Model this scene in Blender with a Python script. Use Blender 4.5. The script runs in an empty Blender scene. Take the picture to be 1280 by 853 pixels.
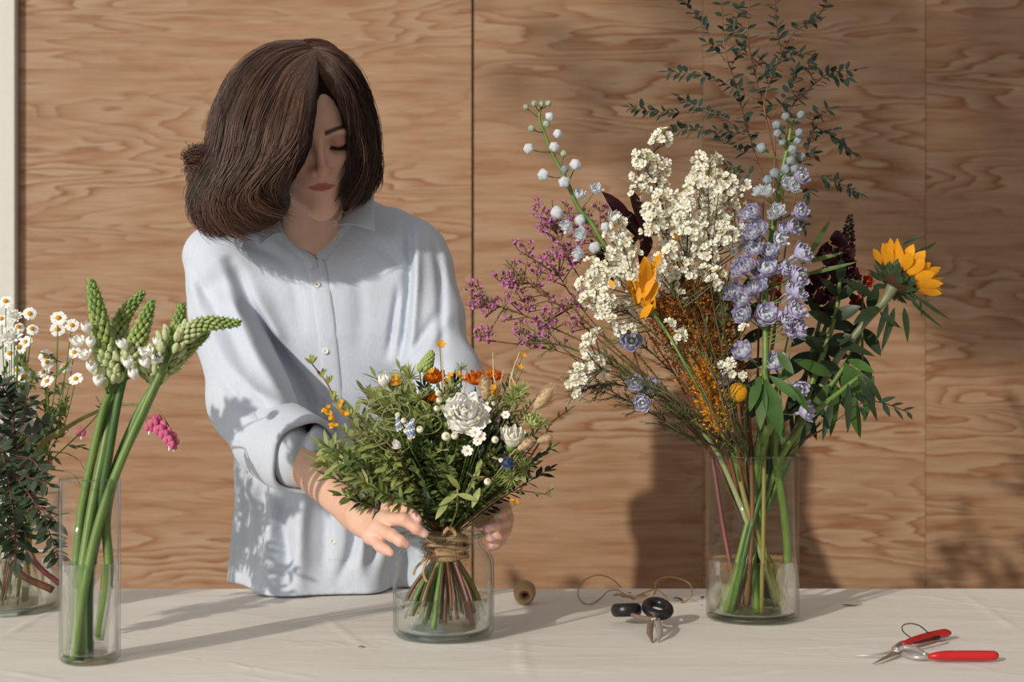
import bpy, math, random
import numpy as np
from mathutils import Vector, Matrix, noise as mnoise
C = bpy.context.scene.collection
SC = bpy.context.scene
random.seed(7); RNG = np.random.default_rng(11)
PI = math.pi
# ---------------------------------------------------------------- camera
CAMZ = 1.09; FPX = 1778.0; HORY = 500.0
def P(px, py, D):
    """place in the room seen at photo pixel (px, py) at distance D in front of the camera"""
    return Vector(((px - 640.0) / FPX * D, D, CAMZ - (py - HORY) / FPX * D))
cd = bpy.data.cameras.new('camera'); cam = bpy.data.objects.new('camera', cd); C.objects.link(cam)
cam.location = (0, 0, CAMZ); cam.rotation_euler = (PI / 2, 0, 0)
cd.sensor_width = 36.0; cd.lens = FPX * 36.0 / 1280.0; cd.shift_y = (HORY - 426.5) / 1280.0
cd.dof.use_dof = True; cd.dof.focus_distance = 2.06; cd.dof.aperture_fstop = 5.0
SC.camera = cam
# ---------------------------------------------------------------- light
SUN_AZ, SUN_EL = math.radians(35), math.radians(19.5)
SUND = Vector((math.sin(SUN_AZ) * math.cos(SUN_EL), math.cos(SUN_AZ) * math.cos(SUN_EL), -math.sin(SUN_EL)))
sl = bpy.data.lights.new('sun', 'SUN'); so = bpy.data.objects.new('sun', sl); C.objects.link(so)
so.rotation_euler = SUND.to_track_quat('-Z', 'Y').to_euler(); sl.energy = 2.75; sl.angle = math.radians(0.9)
sl.color = (1.0, 0.93, 0.82)
al = bpy.data.lights.new('window_light', 'AREA'); ao = bpy.data.objects.new('window_light', al); C.objects.link(ao)
al.shape = 'RECTANGLE'; al.size = 2.6; al.size_y = 2.0; al.energy = 58; al.color = (0.97, 0.98, 1.0)
ao.location = (-3.0, -1.2, 2.1); ao.rotation_euler = (Vector((0.0, 2.6, 0.9)) - ao.location).to_track_quat('-Z', 'Y').to_euler()
w = bpy.data.worlds.new('world'); SC.world = w; w.use_nodes = True
w.node_tree.nodes['Background'].inputs[0].default_value = (1.0, 0.975, 0.94, 1); w.node_tree.nodes['Background'].inputs[1].default_value = 0.40
SC.view_settings.view_transform = 'Standard'; SC.view_settings.look = 'None'
SC.view_settings.gamma = 1.0; SC.view_settings.use_curve_mapping = False; SC.view_settings.exposure = 0.0
SC.cycles.max_bounces = 16; SC.cycles.transmission_bounces = 12; SC.cycles.transparent_max_bounces = 32
SC.cycles.diffuse_bounces = 4; SC.cycles.glossy_bounces = 4
SC.cycles.use_denoising = True; SC.cycles.sample_clamp_indirect = 6.0; SC.cycles.blur_glossy = 0.5
# ---------------------------------------------------------------- materials
def srgb(r, g, b):
    f = lambda c: (c / 255 / 12.92) if c / 255 <= 0.04045 else ((c / 255 + 0.055) / 1.055) ** 2.4
    return (f(r), f(g), f(b), 1.0)
class NT:
    def __init__(s, name):
        s.m = bpy.data.materials.new(name); s.m.use_nodes = True; s.t = s.m.node_tree
        s.b = s.t.nodes['Principled BSDF']; s.out = s.t.nodes['Material Output']
    def n(s, kind, **kw):
        nd = s.t.nodes.new('ShaderNode' + kind)
        for k, v in kw.items():
            if k.startswith('i_'):
                key = k[2:]; key = int(key) if key.isdigit() else key
                nd.inputs[key].default_value = v
            else: setattr(nd, k, v)
        return nd
    def l(s, a, b): s.t.links.new(a, b)
    def ramp(s, src, stops):
        r = s.n('ValToRGB'); e = r.color_ramp.elements
        while len(e) < len(stops): e.new(0.5)
        for i, (p, c) in enumerate(stops): e[i].position = p; e[i].color = c if len(c) == 4 else (*c, 1)
        s.l(src, r.inputs[0]); return r
def mat(name, col, rough=0.6, var=0.0, scale=40.0, bump=0.0, sss=0.0, trans=0.0, spec=0.3, metal=0.0, leaf=0.0):
    """plain surface with a little procedural variation; leaf>0 lets light through thin petals and leaves"""
    t = NT(name); b = t.b; b.inputs['Roughness'].default_value = rough; b.inputs['Metallic'].default_value = metal
    b.inputs['Specular IOR Level'].default_value = spec
    tc = t.n('TexCoord'); nz = t.n('TexNoise', i_Scale=scale, i_Detail=3.0); t.l(tc.outputs['Object'], nz.inputs['Vector'])
    c1 = tuple(max(0, c * (1 - var)) for c in col[:3]) + (1,); c2 = tuple(min(1, c * (1 + var)) for c in col[:3]) + (1,)
    r = t.ramp(nz.outputs['Fac'], [(0.3, c1), (0.7, c2)]); src = r.outputs[0]; t.l(src, b.inputs['Base Color'])
    if bump > 0:
        bp = t.n('Bump', i_Strength=bump, i_Distance=0.002); t.l(nz.outputs['Fac'], bp.inputs['Height']); t.l(bp.outputs[0], b.inputs['Normal'])
    if sss > 0:
        b.inputs['Subsurface Weight'].default_value = sss; b.inputs['Subsurface Radius'].default_value = (0.012, 0.005, 0.003); b.inputs['Subsurface Scale'].default_value = 1.0
    if leaf > 0:
        tr = t.n('BsdfTranslucent'); mx = t.n('MixShader', i_Fac=leaf); t.l(src, tr.inputs[0])
        t.l(b.outputs[0], mx.inputs[1]); t.l(tr.outputs[0], mx.inputs[2]); t.l(mx.outputs[0], t.out.inputs[0])
    return t.m
def stemmat(name, c1, c2, scale=18.0, rough=0.45):
    t = NT(name); tc = t.n('TexCoord'); mp = t.n('Mapping'); mp.inputs['Scale'].default_value = (6, 6, 0.7)
    nz = t.n('TexNoise', i_Scale=scale, i_Detail=4.0); t.l(tc.outputs['Object'], mp.inputs[0]); t.l(mp.outputs[0], nz.inputs['Vector'])
    r = t.ramp(nz.outputs['Fac'], [(0.3, c1), (0.7, c2)]); t.l(r.outputs[0], t.b.inputs['Base Color']); t.b.inputs['Roughness'].default_value = rough
    return t.m
def glassmat(name, tint=(0.992, 0.996, 0.994, 1), base=0.006):
    """thin clear glass: transparent with a fresnel reflection"""
    t = NT(name); g = t.n('BsdfGlossy', i_Roughness=0.02); tr = t.n('BsdfTransparent'); tr.inputs[0].default_value = tint
    lw = t.n('LayerWeight', i_Blend=0.5); mm = t.n('Math', operation='MULTIPLY_ADD'); mm.inputs[1].default_value = 0.8; mm.inputs[2].default_value = base
    t.l(lw.outputs['Facing'], mm.inputs[0])
    pw = t.n('Math', operation='POWER'); pw.inputs[1].default_value = 4.0; t.l(lw.outputs['Facing'], pw.inputs[0]); t.l(pw.outputs[0], mm.inputs[0])
    p5 = t.n('Math', operation='POWER'); p5.inputs[1].default_value = 6.0; t.l(lw.outputs['Facing'], p5.inputs[0]); ed = t.n('MixRGB'); ed.inputs[1].default_value = tint; ed.inputs[2].default_value = (0.42, 0.47, 0.45, 1); t.l(p5.outputs[0], ed.inputs[0]); t.l(ed.outputs[0], tr.inputs[0])
    mx = t.n('MixShader'); t.l(mm.outputs[0], mx.inputs[0]); t.l(tr.outputs[0], mx.inputs[1]); t.l(g.outputs[0], mx.inputs[2]); t.l(mx.outputs[0], t.out.inputs[0])
    t.b.inputs['Alpha'].default_value = 0.1
    return t.m
def watermat(name, tint):
    t = NT(name); b = t.b; b.inputs['Base Color'].default_value = tint; b.inputs['Roughness'].default_value = 0.0
    b.inputs['IOR'].default_value = 1.33; b.inputs['Transmission Weight'].default_value = 1.0
    tr = t.n('BsdfTransparent'); tr.inputs[0].default_value = tint
    mx = t.n('MixShader', i_Fac=0.45); t.l(b.outputs[0], mx.inputs[1]); t.l(tr.outputs[0], mx.inputs[2]); t.l(mx.outputs[0], t.out.inputs[0])
    return t.m
# ---------------------------------------------------------------- mesh helpers
def catmull(pts, n):
    """smooth curve through pts sampled at n places; pts is a list of equal-length tuples"""
    p = np.array([tuple(q) for q in pts], float); m = len(p)
    if m == 2: p = np.array([p[0], (p[0] + p[1]) / 2, p[1]]); m = 3
    ext = np.vstack([2 * p[0] - p[1], p, 2 * p[-1] - p[-2]])
    u = np.linspace(0, m - 1, n); i = np.minimum(u.astype(int), m - 2); t = (u - i)[:, None]
    a, b, c, d = ext[i], ext[i + 1], ext[i + 2], ext[i + 3]
    return 0.5 * (2 * b + (c - a) * t + (2 * a - 5 * b + 4 * c - d) * t ** 2 + (-a + 3 * b - 3 * c + d) * t ** 3)
class MB:
    """collects pieces of ONE mesh"""
    def __init__(s): s.v = []; s.f = []; s.m = []; s.n = 0
    def add(s, verts, faces, mi=0):
        verts = np.asarray(verts, float).reshape(-1, 3); o = s.n; s.v.append(verts); s.n += len(verts)
        s.f.extend([tuple(int(i) + o for i in f) for f in faces]); s.m.extend([mi] * len(faces))
        return o
    def tube(s, pts, rad, sides=6, mi=0, cap=True, n=None, flat=1.0):
        p = np.array([tuple(q) for q in pts], float)
        r = np.full(len(p), rad, float) if np.isscalar(rad) else np.array(rad, float)
        if n:
            q = catmull(np.column_stack([p, np.interp(np.linspace(0, 1, len(p)), np.linspace(0, 1, len(r)), r)]), n); p, r = q[:, :3], np.maximum(q[:, 3], 1e-5)
        elif len(r) != len(p): r = np.interp(np.linspace(0, 1, len(p)), np.linspace(0, 1, len(r)), r)
        t = np.gradient(p, axis=0); t /= np.linalg.norm(t, axis=1)[:, None] + 1e-12
        up = np.array([0.13, 0.21, 0.97]) if abs(t[0][2]) < 0.9 else np.array([0.97, 0.21, 0.1])
        u = np.cross(t[0], up); u /= np.linalg.norm(u); V = []
        a = np.arange(sides) * 2 * PI / sides; ca, sa = np.cos(a)[:, None], np.sin(a)[:, None] * flat
        for k in range(len(p)):
            u = u - t[k] * u.dot(t[k]); u /= np.linalg.norm(u) + 1e-12; w_ = np.cross(t[k], u)
            V.append(p[k] + r[k] * (ca * u + sa * w_))
        F = []
        for k in range(len(p) - 1):
            for j in range(sides):
                j2 = (j + 1) % sides; F.append((k * sides + j, k * sides + j2, (k + 1) * sides + j2, (k + 1) * sides + j))
        if cap:
            F.append(tuple(range(sides))[::-1]); F.append(tuple((len(p) - 1) * sides + j for j in range(sides)))
        s.add(np.vstack(V), F, mi)
    def grid(s, G, mi=0, closeu=False, closev=False):
        G = np.asarray(G, float); a, b = G.shape[:2]; F = []
        for i in range(a - (0 if closeu else 1)):
            for j in range(b - (0 if closev else 1)):
                F.append((i * b + j, ((i + 1) % a) * b + j, ((i + 1) % a) * b + (j + 1) % b, i * b + (j + 1) % b))
        return s.add(G.reshape(-1, 3), F, mi)
    def lathe(s, prof, seg=48, c=(0, 0, 0), mi=0):
        a = np.arange(seg) * 2 * PI / seg; G = np.array([[(r * math.cos(x) + c[0], r * math.sin(x) + c[1], z + c[2]) for x in a] for r, z in prof])
        o = s.grid(G, mi, closev=True); return o
    def ball(s, c, r, seg=8, rings=6, mi=0, M=None, jit=0):
        """closed ball, radii r (number or 3), turned by M"""
        r = np.array([r] * 3 if np.isscalar(r) else r, float); V = [(0, 0, 1)]
        for i in range(1, rings):
            th = PI * i / rings
            for j in range(seg): V.append((math.sin(th) * math.cos(2 * PI * j / seg), math.sin(th) * math.sin(2 * PI * j / seg), math.cos(th)))
        V.append((0, 0, -1)); V = np.array(V)
        if jit: V = V * (1 + jit * RNG.standard_normal((len(V), 1)))
        V = V * r
        if M is not None: V = V @ np.array(M.to_3x3()).T
        F = [(0, 1 + j, 1 + (j + 1) % seg) for j in range(seg)]
        for i in range(rings - 2):
            a, b = 1 + i * seg, 1 + (i + 1) * seg
            F += [(a + j, b + j, b + (j + 1) % seg, a + (j + 1) % seg) for j in range(seg)]
        a = 1 + (rings - 2) * seg; F += [(a + j, len(V) - 1, a + (j + 1) % seg) for j in range(seg)]
        s.add(V + np.array(c, float), F, mi)
    def leaf(s, base, d, nrm, L, W, curl=0.0, fold=0.15, mi=0, tip=1.0, wpos=0.45, seg=5, twist=0.0):
        """a leaf blade or petal growing from base along d, face towards nrm"""
        base, d, nrm = (np.array(tuple(q), float) for q in (base, d, nrm)); d = d / (np.linalg.norm(d) + 1e-12)
        sd = np.cross(d, nrm); sd /= np.linalg.norm(sd) + 1e-9; nn = np.cross(sd, d); G = []
        p = base.copy(); dd = d.copy()
        for k in range(seg + 1):
            t = k / seg
            x = t / wpos * 0.5 if t < wpos else 0.5 + (t - wpos) / (1 - wpos) * 0.5
            wv = W * 0.5 * (math.sin(PI * min(x, 0.999)) ** 0.8 if tip else math.sin(PI * x * 0.72 + 0.12))
            if tip and k == seg: wv = W * 0.01
            if k == 0: wv = max(W * 0.06, wv * 0.3)
            tw = twist * t; s2 = sd * math.cos(tw) + nn * math.sin(tw); n2 = nn * math.cos(tw) - sd * math.sin(tw)
            G.append([p - s2 * wv + n2 * fold * wv, p, p + s2 * wv + n2 * fold * wv])
            ang = curl * (t + 0.5 / seg); dd = d * math.cos(ang) + nn * -math.sin(ang); p = p + dd * (L / seg)
        s.grid(G, mi)
    def build(s, name, mats, parent=None, smooth=True, **props):
        me = bpy.data.meshes.new(name); V = np.vstack(s.v) if s.v else np.zeros((0, 3))
        me.from_pydata(V.tolist(), [], s.f); 
        if not isinstance(mats, (list, tuple)): mats = [mats]
        for m_ in mats: me.materials.append(m_)
        if len(mats) > 1: me.polygons.foreach_set('material_index', s.m)
        if smooth: me.polygons.foreach_set('use_smooth', [True] * len(me.polygons))
        me.update()
        o = bpy.data.objects.new(name, me); C.objects.link(o)
        if parent is not None: o.parent = parent
        for k, v in props.items(): o[k] = v
        return o
def obj_me(name, me, parent=None, loc=None, rot=None, sc=None):
    o = bpy.data.objects.new(name, me); C.objects.link(o)
    if parent is not None: o.parent = parent
    if loc is not None: o.location = loc
    if rot is not None: o.rotation_mode = 'QUATERNION'; o.rotation_quaternion = rot
    if sc is not None: o.scale = (sc,) * 3 if np.isscalar(sc) else sc
    return o
def tag(o, label, cat, group=None):
    o['label'] = label; o['category'] = cat
    if group: o['group'] = group
    return o
def thing(name, label, cat, loc=(0, 0, 0), group=None):
    o = bpy.data.objects.new(name, None); C.objects.link(o); o.location = loc; o.empty_display_size = 0.02
    return tag(o, label, cat, group)
def rel(o):
    """parts are modelled in room coordinates: keep them there under a thing whose Empty stands elsewhere"""
    for ch in list(bpy.data.objects):
        if ch.parent is o and not ch.get('_rel'): ch.matrix_parent_inverse = Matrix.Translation(-o.location); ch['_rel'] = 1
def finish(o):
    for ch in o.children: ch.matrix_parent_inverse = Matrix.Translation(-o.location)
def aim(d, spin=0.0):
    """turn local +Z towards d"""
    q = Vector(d).to_track_quat('Z', 'Y'); return q @ Matrix.Rotation(spin, 3, 'Z').to_quaternion()
def rdir(k=1.0): return Vector(RNG.standard_normal(3)).normalized() * k
TZ = 0.75   # table top
# ---------------------------------------------------------------- the room
WALL_Y = 3.75
def plywood(name, seed, light=1.0):
    t = NT(name); tc = t.n('TexCoord'); mp = t.n('Mapping'); mp.inputs['Location'].default_value = (seed * 3.7, seed * 1.3, seed * 2.1)
    mp.inputs['Scale'].default_value = (0.85, 1.0, 4.6); t.l(tc.outputs['Object'], mp.inputs[0])
    big = t.n('TexNoise', i_Scale=1.2, i_Detail=3.0, i_Roughness=0.5, i_Distortion=0.25); t.l(mp.outputs[0], big.inputs['Vector'])
    mp2 = t.n('Mapping'); mp2.inputs['Scale'].default_value = (2.2, 2.2, 26.0); mp2.inputs['Location'].default_value = (seed, 0, seed * 5.1); t.l(tc.outputs['Object'], mp2.inputs[0])
    md = t.n('TexNoise', i_Scale=1.6, i_Detail=5.0, i_Roughness=0.6); t.l(mp2.outputs[0], md.inputs['Vector'])
    ad = t.n('Math', operation='MULTIPLY_ADD'); ad.inputs[1].default_value = 0.075; t.l(md.outputs['Fac'], ad.inputs[0]); t.l(big.outputs['Fac'], ad.inputs[2])
    ml = t.n('Math', operation='MULTIPLY'); ml.inputs[1].default_value = 19.0; t.l(ad.outputs[0], ml.inputs[0])
    fr = t.n('Math', operation='FRACT'); t.l(ml.outputs[0], fr.inputs[0])
    L = lambda r, g, b: tuple(c * light for c in srgb(r, g, b)[:3]) + (1,)
    rp = t.ramp(fr.outputs[0], [(0.0, L(170, 142, 117)), (0.40, L(164, 133, 105)), (0.70, L(152, 113, 82)), (0.87, L(132, 86, 56)), (1.0, L(168, 139, 113))])
    # plain bands without figure
    mp3 = t.n('Mapping'); mp3.inputs['Scale'].default_value = (0.9, 0.9, 5.5); mp3.inputs['Location'].default_value = (seed * 9.1, 0, seed * 7.7); t.l(tc.outputs['Object'], mp3.inputs[0])
    pn = t.n('TexNoise', i_Scale=1.1, i_Detail=2.0); t.l(mp3.outputs[0], pn.inputs['Vector'])
    pr = t.ramp(pn.outputs['Fac'], [(0.40, (0.0, 0.0, 0.0)), (0.56, (0.92, 0.92, 0.92))])
    mx = t.n('MixRGB'); t.l(pr.outputs[0], mx.inputs[0]); t.l(rp.outputs[0], mx.inputs[1]); 
    fine = t.ramp(md.outputs['Fac'], [(0.30, L(140, 100, 70)), (0.50, L(160, 126, 97)), (0.75, L(170, 141, 115))]); t.l(fine.outputs[0], mx.inputs[2])
    mp4 = t.n('Mapping'); mp4.inputs['Scale'].default_value = (9, 9, 420.0); t.l(tc.outputs['Object'], mp4.inputs[0])
    fg = t.n('TexNoise', i_Scale=1.0, i_Detail=3.0); t.l(mp4.outputs[0], fg.inputs['Vector'])
    fr2 = t.ramp(fg.outputs['Fac'], [(0.35, (0.80, 0.75, 0.70)), (0.6, (1, 1, 1))])
    m2 = t.n('MixRGB', blend_type='MULTIPLY', i_Fac=0.8); t.l(mx.outputs[0], m2.inputs[1]); t.l(fr2.outputs[0], m2.inputs[2])
    t.l(m2.outputs[0], t.b.inputs['Base Color']); t.b.inputs['Roughness'].default_value = 0.6; t.b.inputs['Specular IOR Level'].default_value = 0.25
    return t.m
def box(mb, lo, hi, mi=0, bev=0.0):
    x0, y0, z0 = lo; x1, y1, z1 = hi
    V = [(x, y, z) for x in (x0, x1) for y in (y0, y1) for z in (z0, z1)]
    mb.add(V, [(0, 1, 3, 2), (4, 6, 7, 5), (0, 4, 5, 1), (2, 3, 7, 6), (0, 2, 6, 4), (1, 5, 7, 3)], mi)
white = mat('white_paint', srgb(205, 203, 196), 0.7, 0.02)
dark_gap = mat('batten_behind', srgb(60, 42, 30), 0.9)
m = MB(); box(m, (-4.5, WALL_Y + 0.018, 0), (4.5, WALL_Y + 0.2, 3.2)); wall = m.build('wall_back', dark_gap, None, False); wall['kind'] = 'structure'
seams = [(-1.300, -0.1065), (-0.1005, 0.503), (0.5036, 1.0900), (1.0912, 2.30), (2.304, 4.5)]
for i, (a, b) in enumerate(seams):
    for (z0, z1) in ((0.0, 2.44), (2.443, 3.2)):
        m = MB(); box(m, (a, WALL_Y, z0), (b, WALL_Y + 0.02, z1)); o = m.build('plywood_panel', plywood('plywood_%d' % i, i * 1.7 + 0.6 + z0, (1.0, 1.0, 0.95, 0.90, 0.9)[i]), wall, False)
        o['kind'] = 'structure'; md = o.modifiers.new('b', 'BEVEL'); md.width = 0.0012; md.segments = 2
m = MB(); box(m, (-4.5, WALL_Y - 0.03, 0), (-1.302, WALL_Y + 0.02, 3.2)); o = m.build('trim_1', white, None, False); o['kind'] = 'structure'
def floor_mat():
    t = NT('grey_concrete'); nz = t.n('TexNoise', i_Scale=3.0, i_Detail=6.0); r = t.ramp(nz.outputs['Fac'], [(0.3, srgb(120, 112, 104)), (0.7, srgb(146, 138, 128))])
    t.l(r.outputs[0], t.b.inputs['Base Color']); t.b.inputs['Roughness'].default_value = 0.6; return t.m
m = MB(); box(m, (-4.5, -3, -0.1), (4.5, WALL_Y + 0.2, 0)); o = m.build('floor', floor_mat(), None, False); o['kind'] = 'structure'
m = MB(); box(m, (4.5, -1.5, 0), (4.6, WALL_Y + 0.2, 3.3)); o = m.build('wall_right', plywood('plywood_side', 9.3), None, False); o['kind'] = 'structure'
# ---------------------------------------------------------------- work table and cloth
TX0, TX1, TY0, TY1 = -1.35, 1.45, 1.50, 2.568
table = thing('table', 'long wooden work table hidden under the off-white cloth', 'table', (0, 2.03, 0))
pine = mat('pale_pine', srgb(190, 150, 105), 0.6, 0.1, 8)
m = MB(); box(m, (TX0 + 0.01, TY0 + 0.01, TZ - 0.045), (TX1 - 0.01, TY1 - 0.012, TZ - 0.008)); m.build('tabletop', pine, table, False)
for sx in (TX0 + 0.12, TX1 - 0.12):
    for sy in (TY0 + 0.1, TY1 - 0.12):
        m = MB(); box(m, (sx - 0.03, sy - 0.03, 0), (sx + 0.03, sy + 0.03, TZ - 0.045)); m.build('leg', pine, table, False)
finish(table)
def cloth_mat():
    t = NT('off_white_cotton'); tc = t.n('TexCoord')
    a = t.n('TexNoise', i_Scale=5.0, i_Detail=6.0, i_Roughness=0.6, i_Distortion=0.6); mp = t.n('Mapping'); mp.inputs['Scale'].default_value = (0.6, 1.8, 1); t.l(tc.outputs['Object'], mp.inputs[0]); t.l(mp.outputs[0], a.inputs['Vector'])
    b = t.n('TexNoise', i_Scale=420.0, i_Detail=2.0); t.l(tc.outputs['Object'], b.inputs['Vector'])
    r = t.ramp(a.outputs['Fac'], [(0.3, srgb(222, 215, 206)), (0.7, srgb(230, 224, 216))]); t.l(r.outputs[0], t.b.inputs['Base Color'])
    # creases: thin ridges where a stretched noise crosses its middle
    c = t.n('TexNoise', i_Scale=2.6, i_Detail=3.0, i_Distortion=1.2); t.l(mp.outputs[0], c.inputs['Vector'])
    s_ = t.n('Math', operation='SUBTRACT'); s_.inputs[1].default_value = 0.5; t.l(c.outputs['Fac'], s_.inputs[0]); ab = t.n('Math', operation='ABSOLUTE'); t.l(s_.outputs[0], ab.inputs[0])
    cr = t.ramp(ab.outputs[0], [(0.0, (1, 1, 1)), (0.022, (0, 0, 0))])
    b1 = t.n('Bump', i_Strength=0.16, i_Distance=0.003); t.l(cr.outputs[0], b1.inputs['Height'])
    b2 = t.n('Bump', i_Strength=0.35, i_Distance=0.006); t.l(a.outputs['Fac'], b2.inputs['Height']); t.l(b1.outputs[0], b2.inputs['Normal'])
    b3 = t.n('Bump', i_Strength=0.12, i_Distance=0.0006); t.l(b.outputs['Fac'], b3.inputs['Height']); t.l(b2.outputs[0], b3.inputs['Normal'])
    t.l(b3.outputs[0], t.b.inputs['Normal']); t.b.inputs['Roughness'].default_value = 0.85; t.b.inputs['Specular IOR Level'].default_value = 0.15
    return t.m
def cloth_z(x, y):
    f = mnoise.noise(Vector((x * 2.0, y * 5.0, 1.3))) * 0.0011 + mnoise.noise(Vector((x * 7 + y * 3, y * 16, 4.0))) * 0.0006
    for (x0, y0, x1, y1, w_, h_) in CREASES:
        dx, dy = x1 - x0, y1 - y0; L2 = dx * dx + dy * dy; t = ((x - x0) * dx + (y - y0) * dy) / L2
        if -0.1 < t < 1.1:
            e = min(1, (t + 0.1) / 0.3, (1.1 - t) / 0.3); d = math.hypot(x - x0 - t * dx, y - y0 - t * dy) + 0.004 * mnoise.noise(Vector((t * 5, w_ * 900, 0)))
            f += h_ * e * math.exp(-(d / w_) ** 2)
    return TZ + f
def tp(px, py):
    D = (CAMZ - TZ) * FPX / (py - HORY); return ((px - 640) / FPX * D, D)
CREASES = []
for (a, b, c, d, w_, h_) in [(660, 853, 650, 800, .004, .0016), (620, 822, 1000, 818, .003, .0009), (880, 815, 1270, 800, .003, .0009), (1045, 806, 1120, 792, .003, .0009), (400, 770, 460, 812, .003, .0022),
                             (280, 830, 400, 850, .003, .0018), (0, 800, 70, 760, .004, .0022), (1200, 740, 1275, 790, .006, .002), (1120, 740, 1270, 765, .004, .0015), (880, 850, 1000, 835, .004, .0012),
                             (0, 838, 80, 853, .004, .0016), (700, 760, 760, 748, .004, .0012)]:
    x0, y0 = tp(a, b); x1, y1 = tp(c, d); CREASES.append((x0, y0, x1, y1, w_, h_))
m = MB()
xs = np.linspace(TX0, TX1, 381); ys = np.linspace(TY0, TY1, 151)
G = [[(x, TY0 - 0.012 + 0.02 * math.sin(x * 17) * s_, TZ - 0.004 - 0.32 * s_) for x in xs] for s_ in np.linspace(1, 0.02, 14)]
G += [[(x, y, cloth_z(x, y) - (0.004 * max(0, 1 - (TY1 - y) / 0.012) ** 2) - (0.004 * max(0, 1 - (y - TY0) / 0.012) ** 2)) for x in xs] for y in ys]
G += [[(x, TY1 + 0.008 + (0.012 + 0.012 * math.sin(x * 19 + 2)) * s_, TZ - 0.008 - 0.30 * s_) for x in xs] for s_ in np.linspace(0.02, 1, 14)]
G = np.array(G)
for i, sx in ((0, -1), (-1, 1)):
    pass
m.grid(G[:, :, :][::-1])
sideL = [[(TX0 - 0.006 - 0.02 * s_ * (1 + math.sin(y * 21)), y, TZ - 0.003 - 0.32 * s_) for y in ys] for s_ in np.linspace(0, 1, 10)]
m.grid(np.array(sideL))
sideR = [[(TX1 + 0.006 + 0.02 * s_ * (1 + math.sin(y * 21)), y, TZ - 0.003 - 0.32 * s_) for y in ys] for s_ in np.linspace(0, 1, 10)]
m.grid(np.array(sideR)[::-1])
cl = m.build('tablecloth', cloth_mat(), None); tag(cl, 'creased off-white cotton cloth covering the work table', 'tablecloth')
# ---------------------------------------------------------------- vases and jar
GLASS = glassmat('clear_glass'); GLASSG = glassmat('faint_green_glass', (0.975, 0.988, 0.984, 1), 0.008); RIMG = glassmat('glass_rim', (0.86, 0.9, 0.89, 1), 0.08)
BASEG = glassmat('thick_base_glass', (0.80, 0.86, 0.83, 1), 0.08)
W1 = watermat('clear_water', (0.985, 0.995, 0.99, 1)); W2 = watermat('greenish_water', (0.93, 0.95, 0.82, 1)); W3 = watermat('cloudy_water', (0.96, 0.965, 0.92, 1))
def rounded_cyl(R, H, t, foot=0.006):
    """outer and inner profile of a straight glass cylinder with a thick foot"""
    o = [(0, 0.0), (R - 0.008, 0.0), (R - 0.003, 0.002), (R, 0.006), (R, H - 0.0012), (R - t * 0.5, H), (R - t, H - 0.0012)]
    i = [(R - t, foot + 0.005), (R - t - 0.003, foot + 0.001), (R - t - 0.008, foot), (0, foot)]
    return o, i
def vessel(name, label, cx, cy, prof_out, prof_in, rim_r, rim_z, rim_t, water_z, wmat, gl, cat='vase'):
    z0 = TZ + 0.0012
    th = thing(name, label, cat, (cx, cy, z0))
    m = MB(); m.lathe(prof_out + prof_in, 72, (cx, cy, z0)); m.build('glass_body', gl, th)
    m = MB(); a = np.linspace(0, 2 * PI, 73)[:-1]
    m.grid([[(cx + (rim_r + rim_t * math.cos(b)) * math.cos(x), cy + (rim_r + rim_t * math.cos(b)) * math.sin(x), z0 + rim_z + rim_t * math.sin(b)) for b in np.linspace(0, 2 * PI, 9)[:-1]] for x in a], 0, True, True)
    m.build('rim', RIMG, th)
    fl = prof_in[-1][1] + 0.0006
    pi_ = [(r, z) for r, z in prof_in[::-1] if z < water_z]   # from centre out and up
    prof = [(0, fl)] + [(max(r - 0.0006, 0), z + 0.0006) for r, z in pi_[1:]]
    rw = prof[-1][0]
    prof += [(rw, water_z - 0.001), (rw, water_z + 0.0008), (rw - 0.002, water_z), (0, water_z)]
    m = MB(); m.lathe(prof, 72, (cx, cy, z0)); m.build('water', wmat, th)
    if cat == 'jar' or True:
        R0 = prof_out[-1][0] if cat != 'jar' else JR; R0 = rim_r if cat != 'jar' else JR - .004
        m = MB(); m.lathe([(R0 * .55, .0008), (R0 * .9, .0006), (R0 - .001, .004), (R0 - .002, .0075), (R0 * .9, .0085), (R0 * .55, .0080)], 72, (cx, cy, z0)); m.build('thick_base', BASEG, th)
    finish(th); return th
# tall cylinder vase with the white star flowers
VA = P(112.5, 830, 1.842); VAx, VAy = VA.x, VA.y
o, i = rounded_cyl(0.0385, 0.236, 0.0028, 0.009)
vessel('cylinder_vase', 'tall narrow glass vase holding thick green flower spikes at the left', VAx, VAy, o, i, 0.0371, 0.236, 0.0016, 0.128, W1, GLASS)
# wide cylinder vase with the large arrangement
VB = P(940.5, 775, 2.20); VBx, VBy = VB.x, VB.y
o, i = rounded_cyl(0.0712, 0.252, 0.003, 0.010)
vessel('cylinder_vase', 'wide clear cylinder vase holding the tall mixed arrangement on the right', VBx, VBy, o, i, 0.0697, 0.252, 0.0017, 0.092, W2, GLASS)
# bowl vase at the left edge
VC = P(-6, 765, 2.30); VCx, VCy = VC.x, VC.y
o, i = rounded_cyl(0.102, 0.19, 0.003, 0.008)
vessel('bowl_vase', 'wide round glass vase of daisies cut by the left edge', VCx, VCy, o, i, 0.1005, 0.19, 0.0017, 0.088, W3, GLASS)
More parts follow.
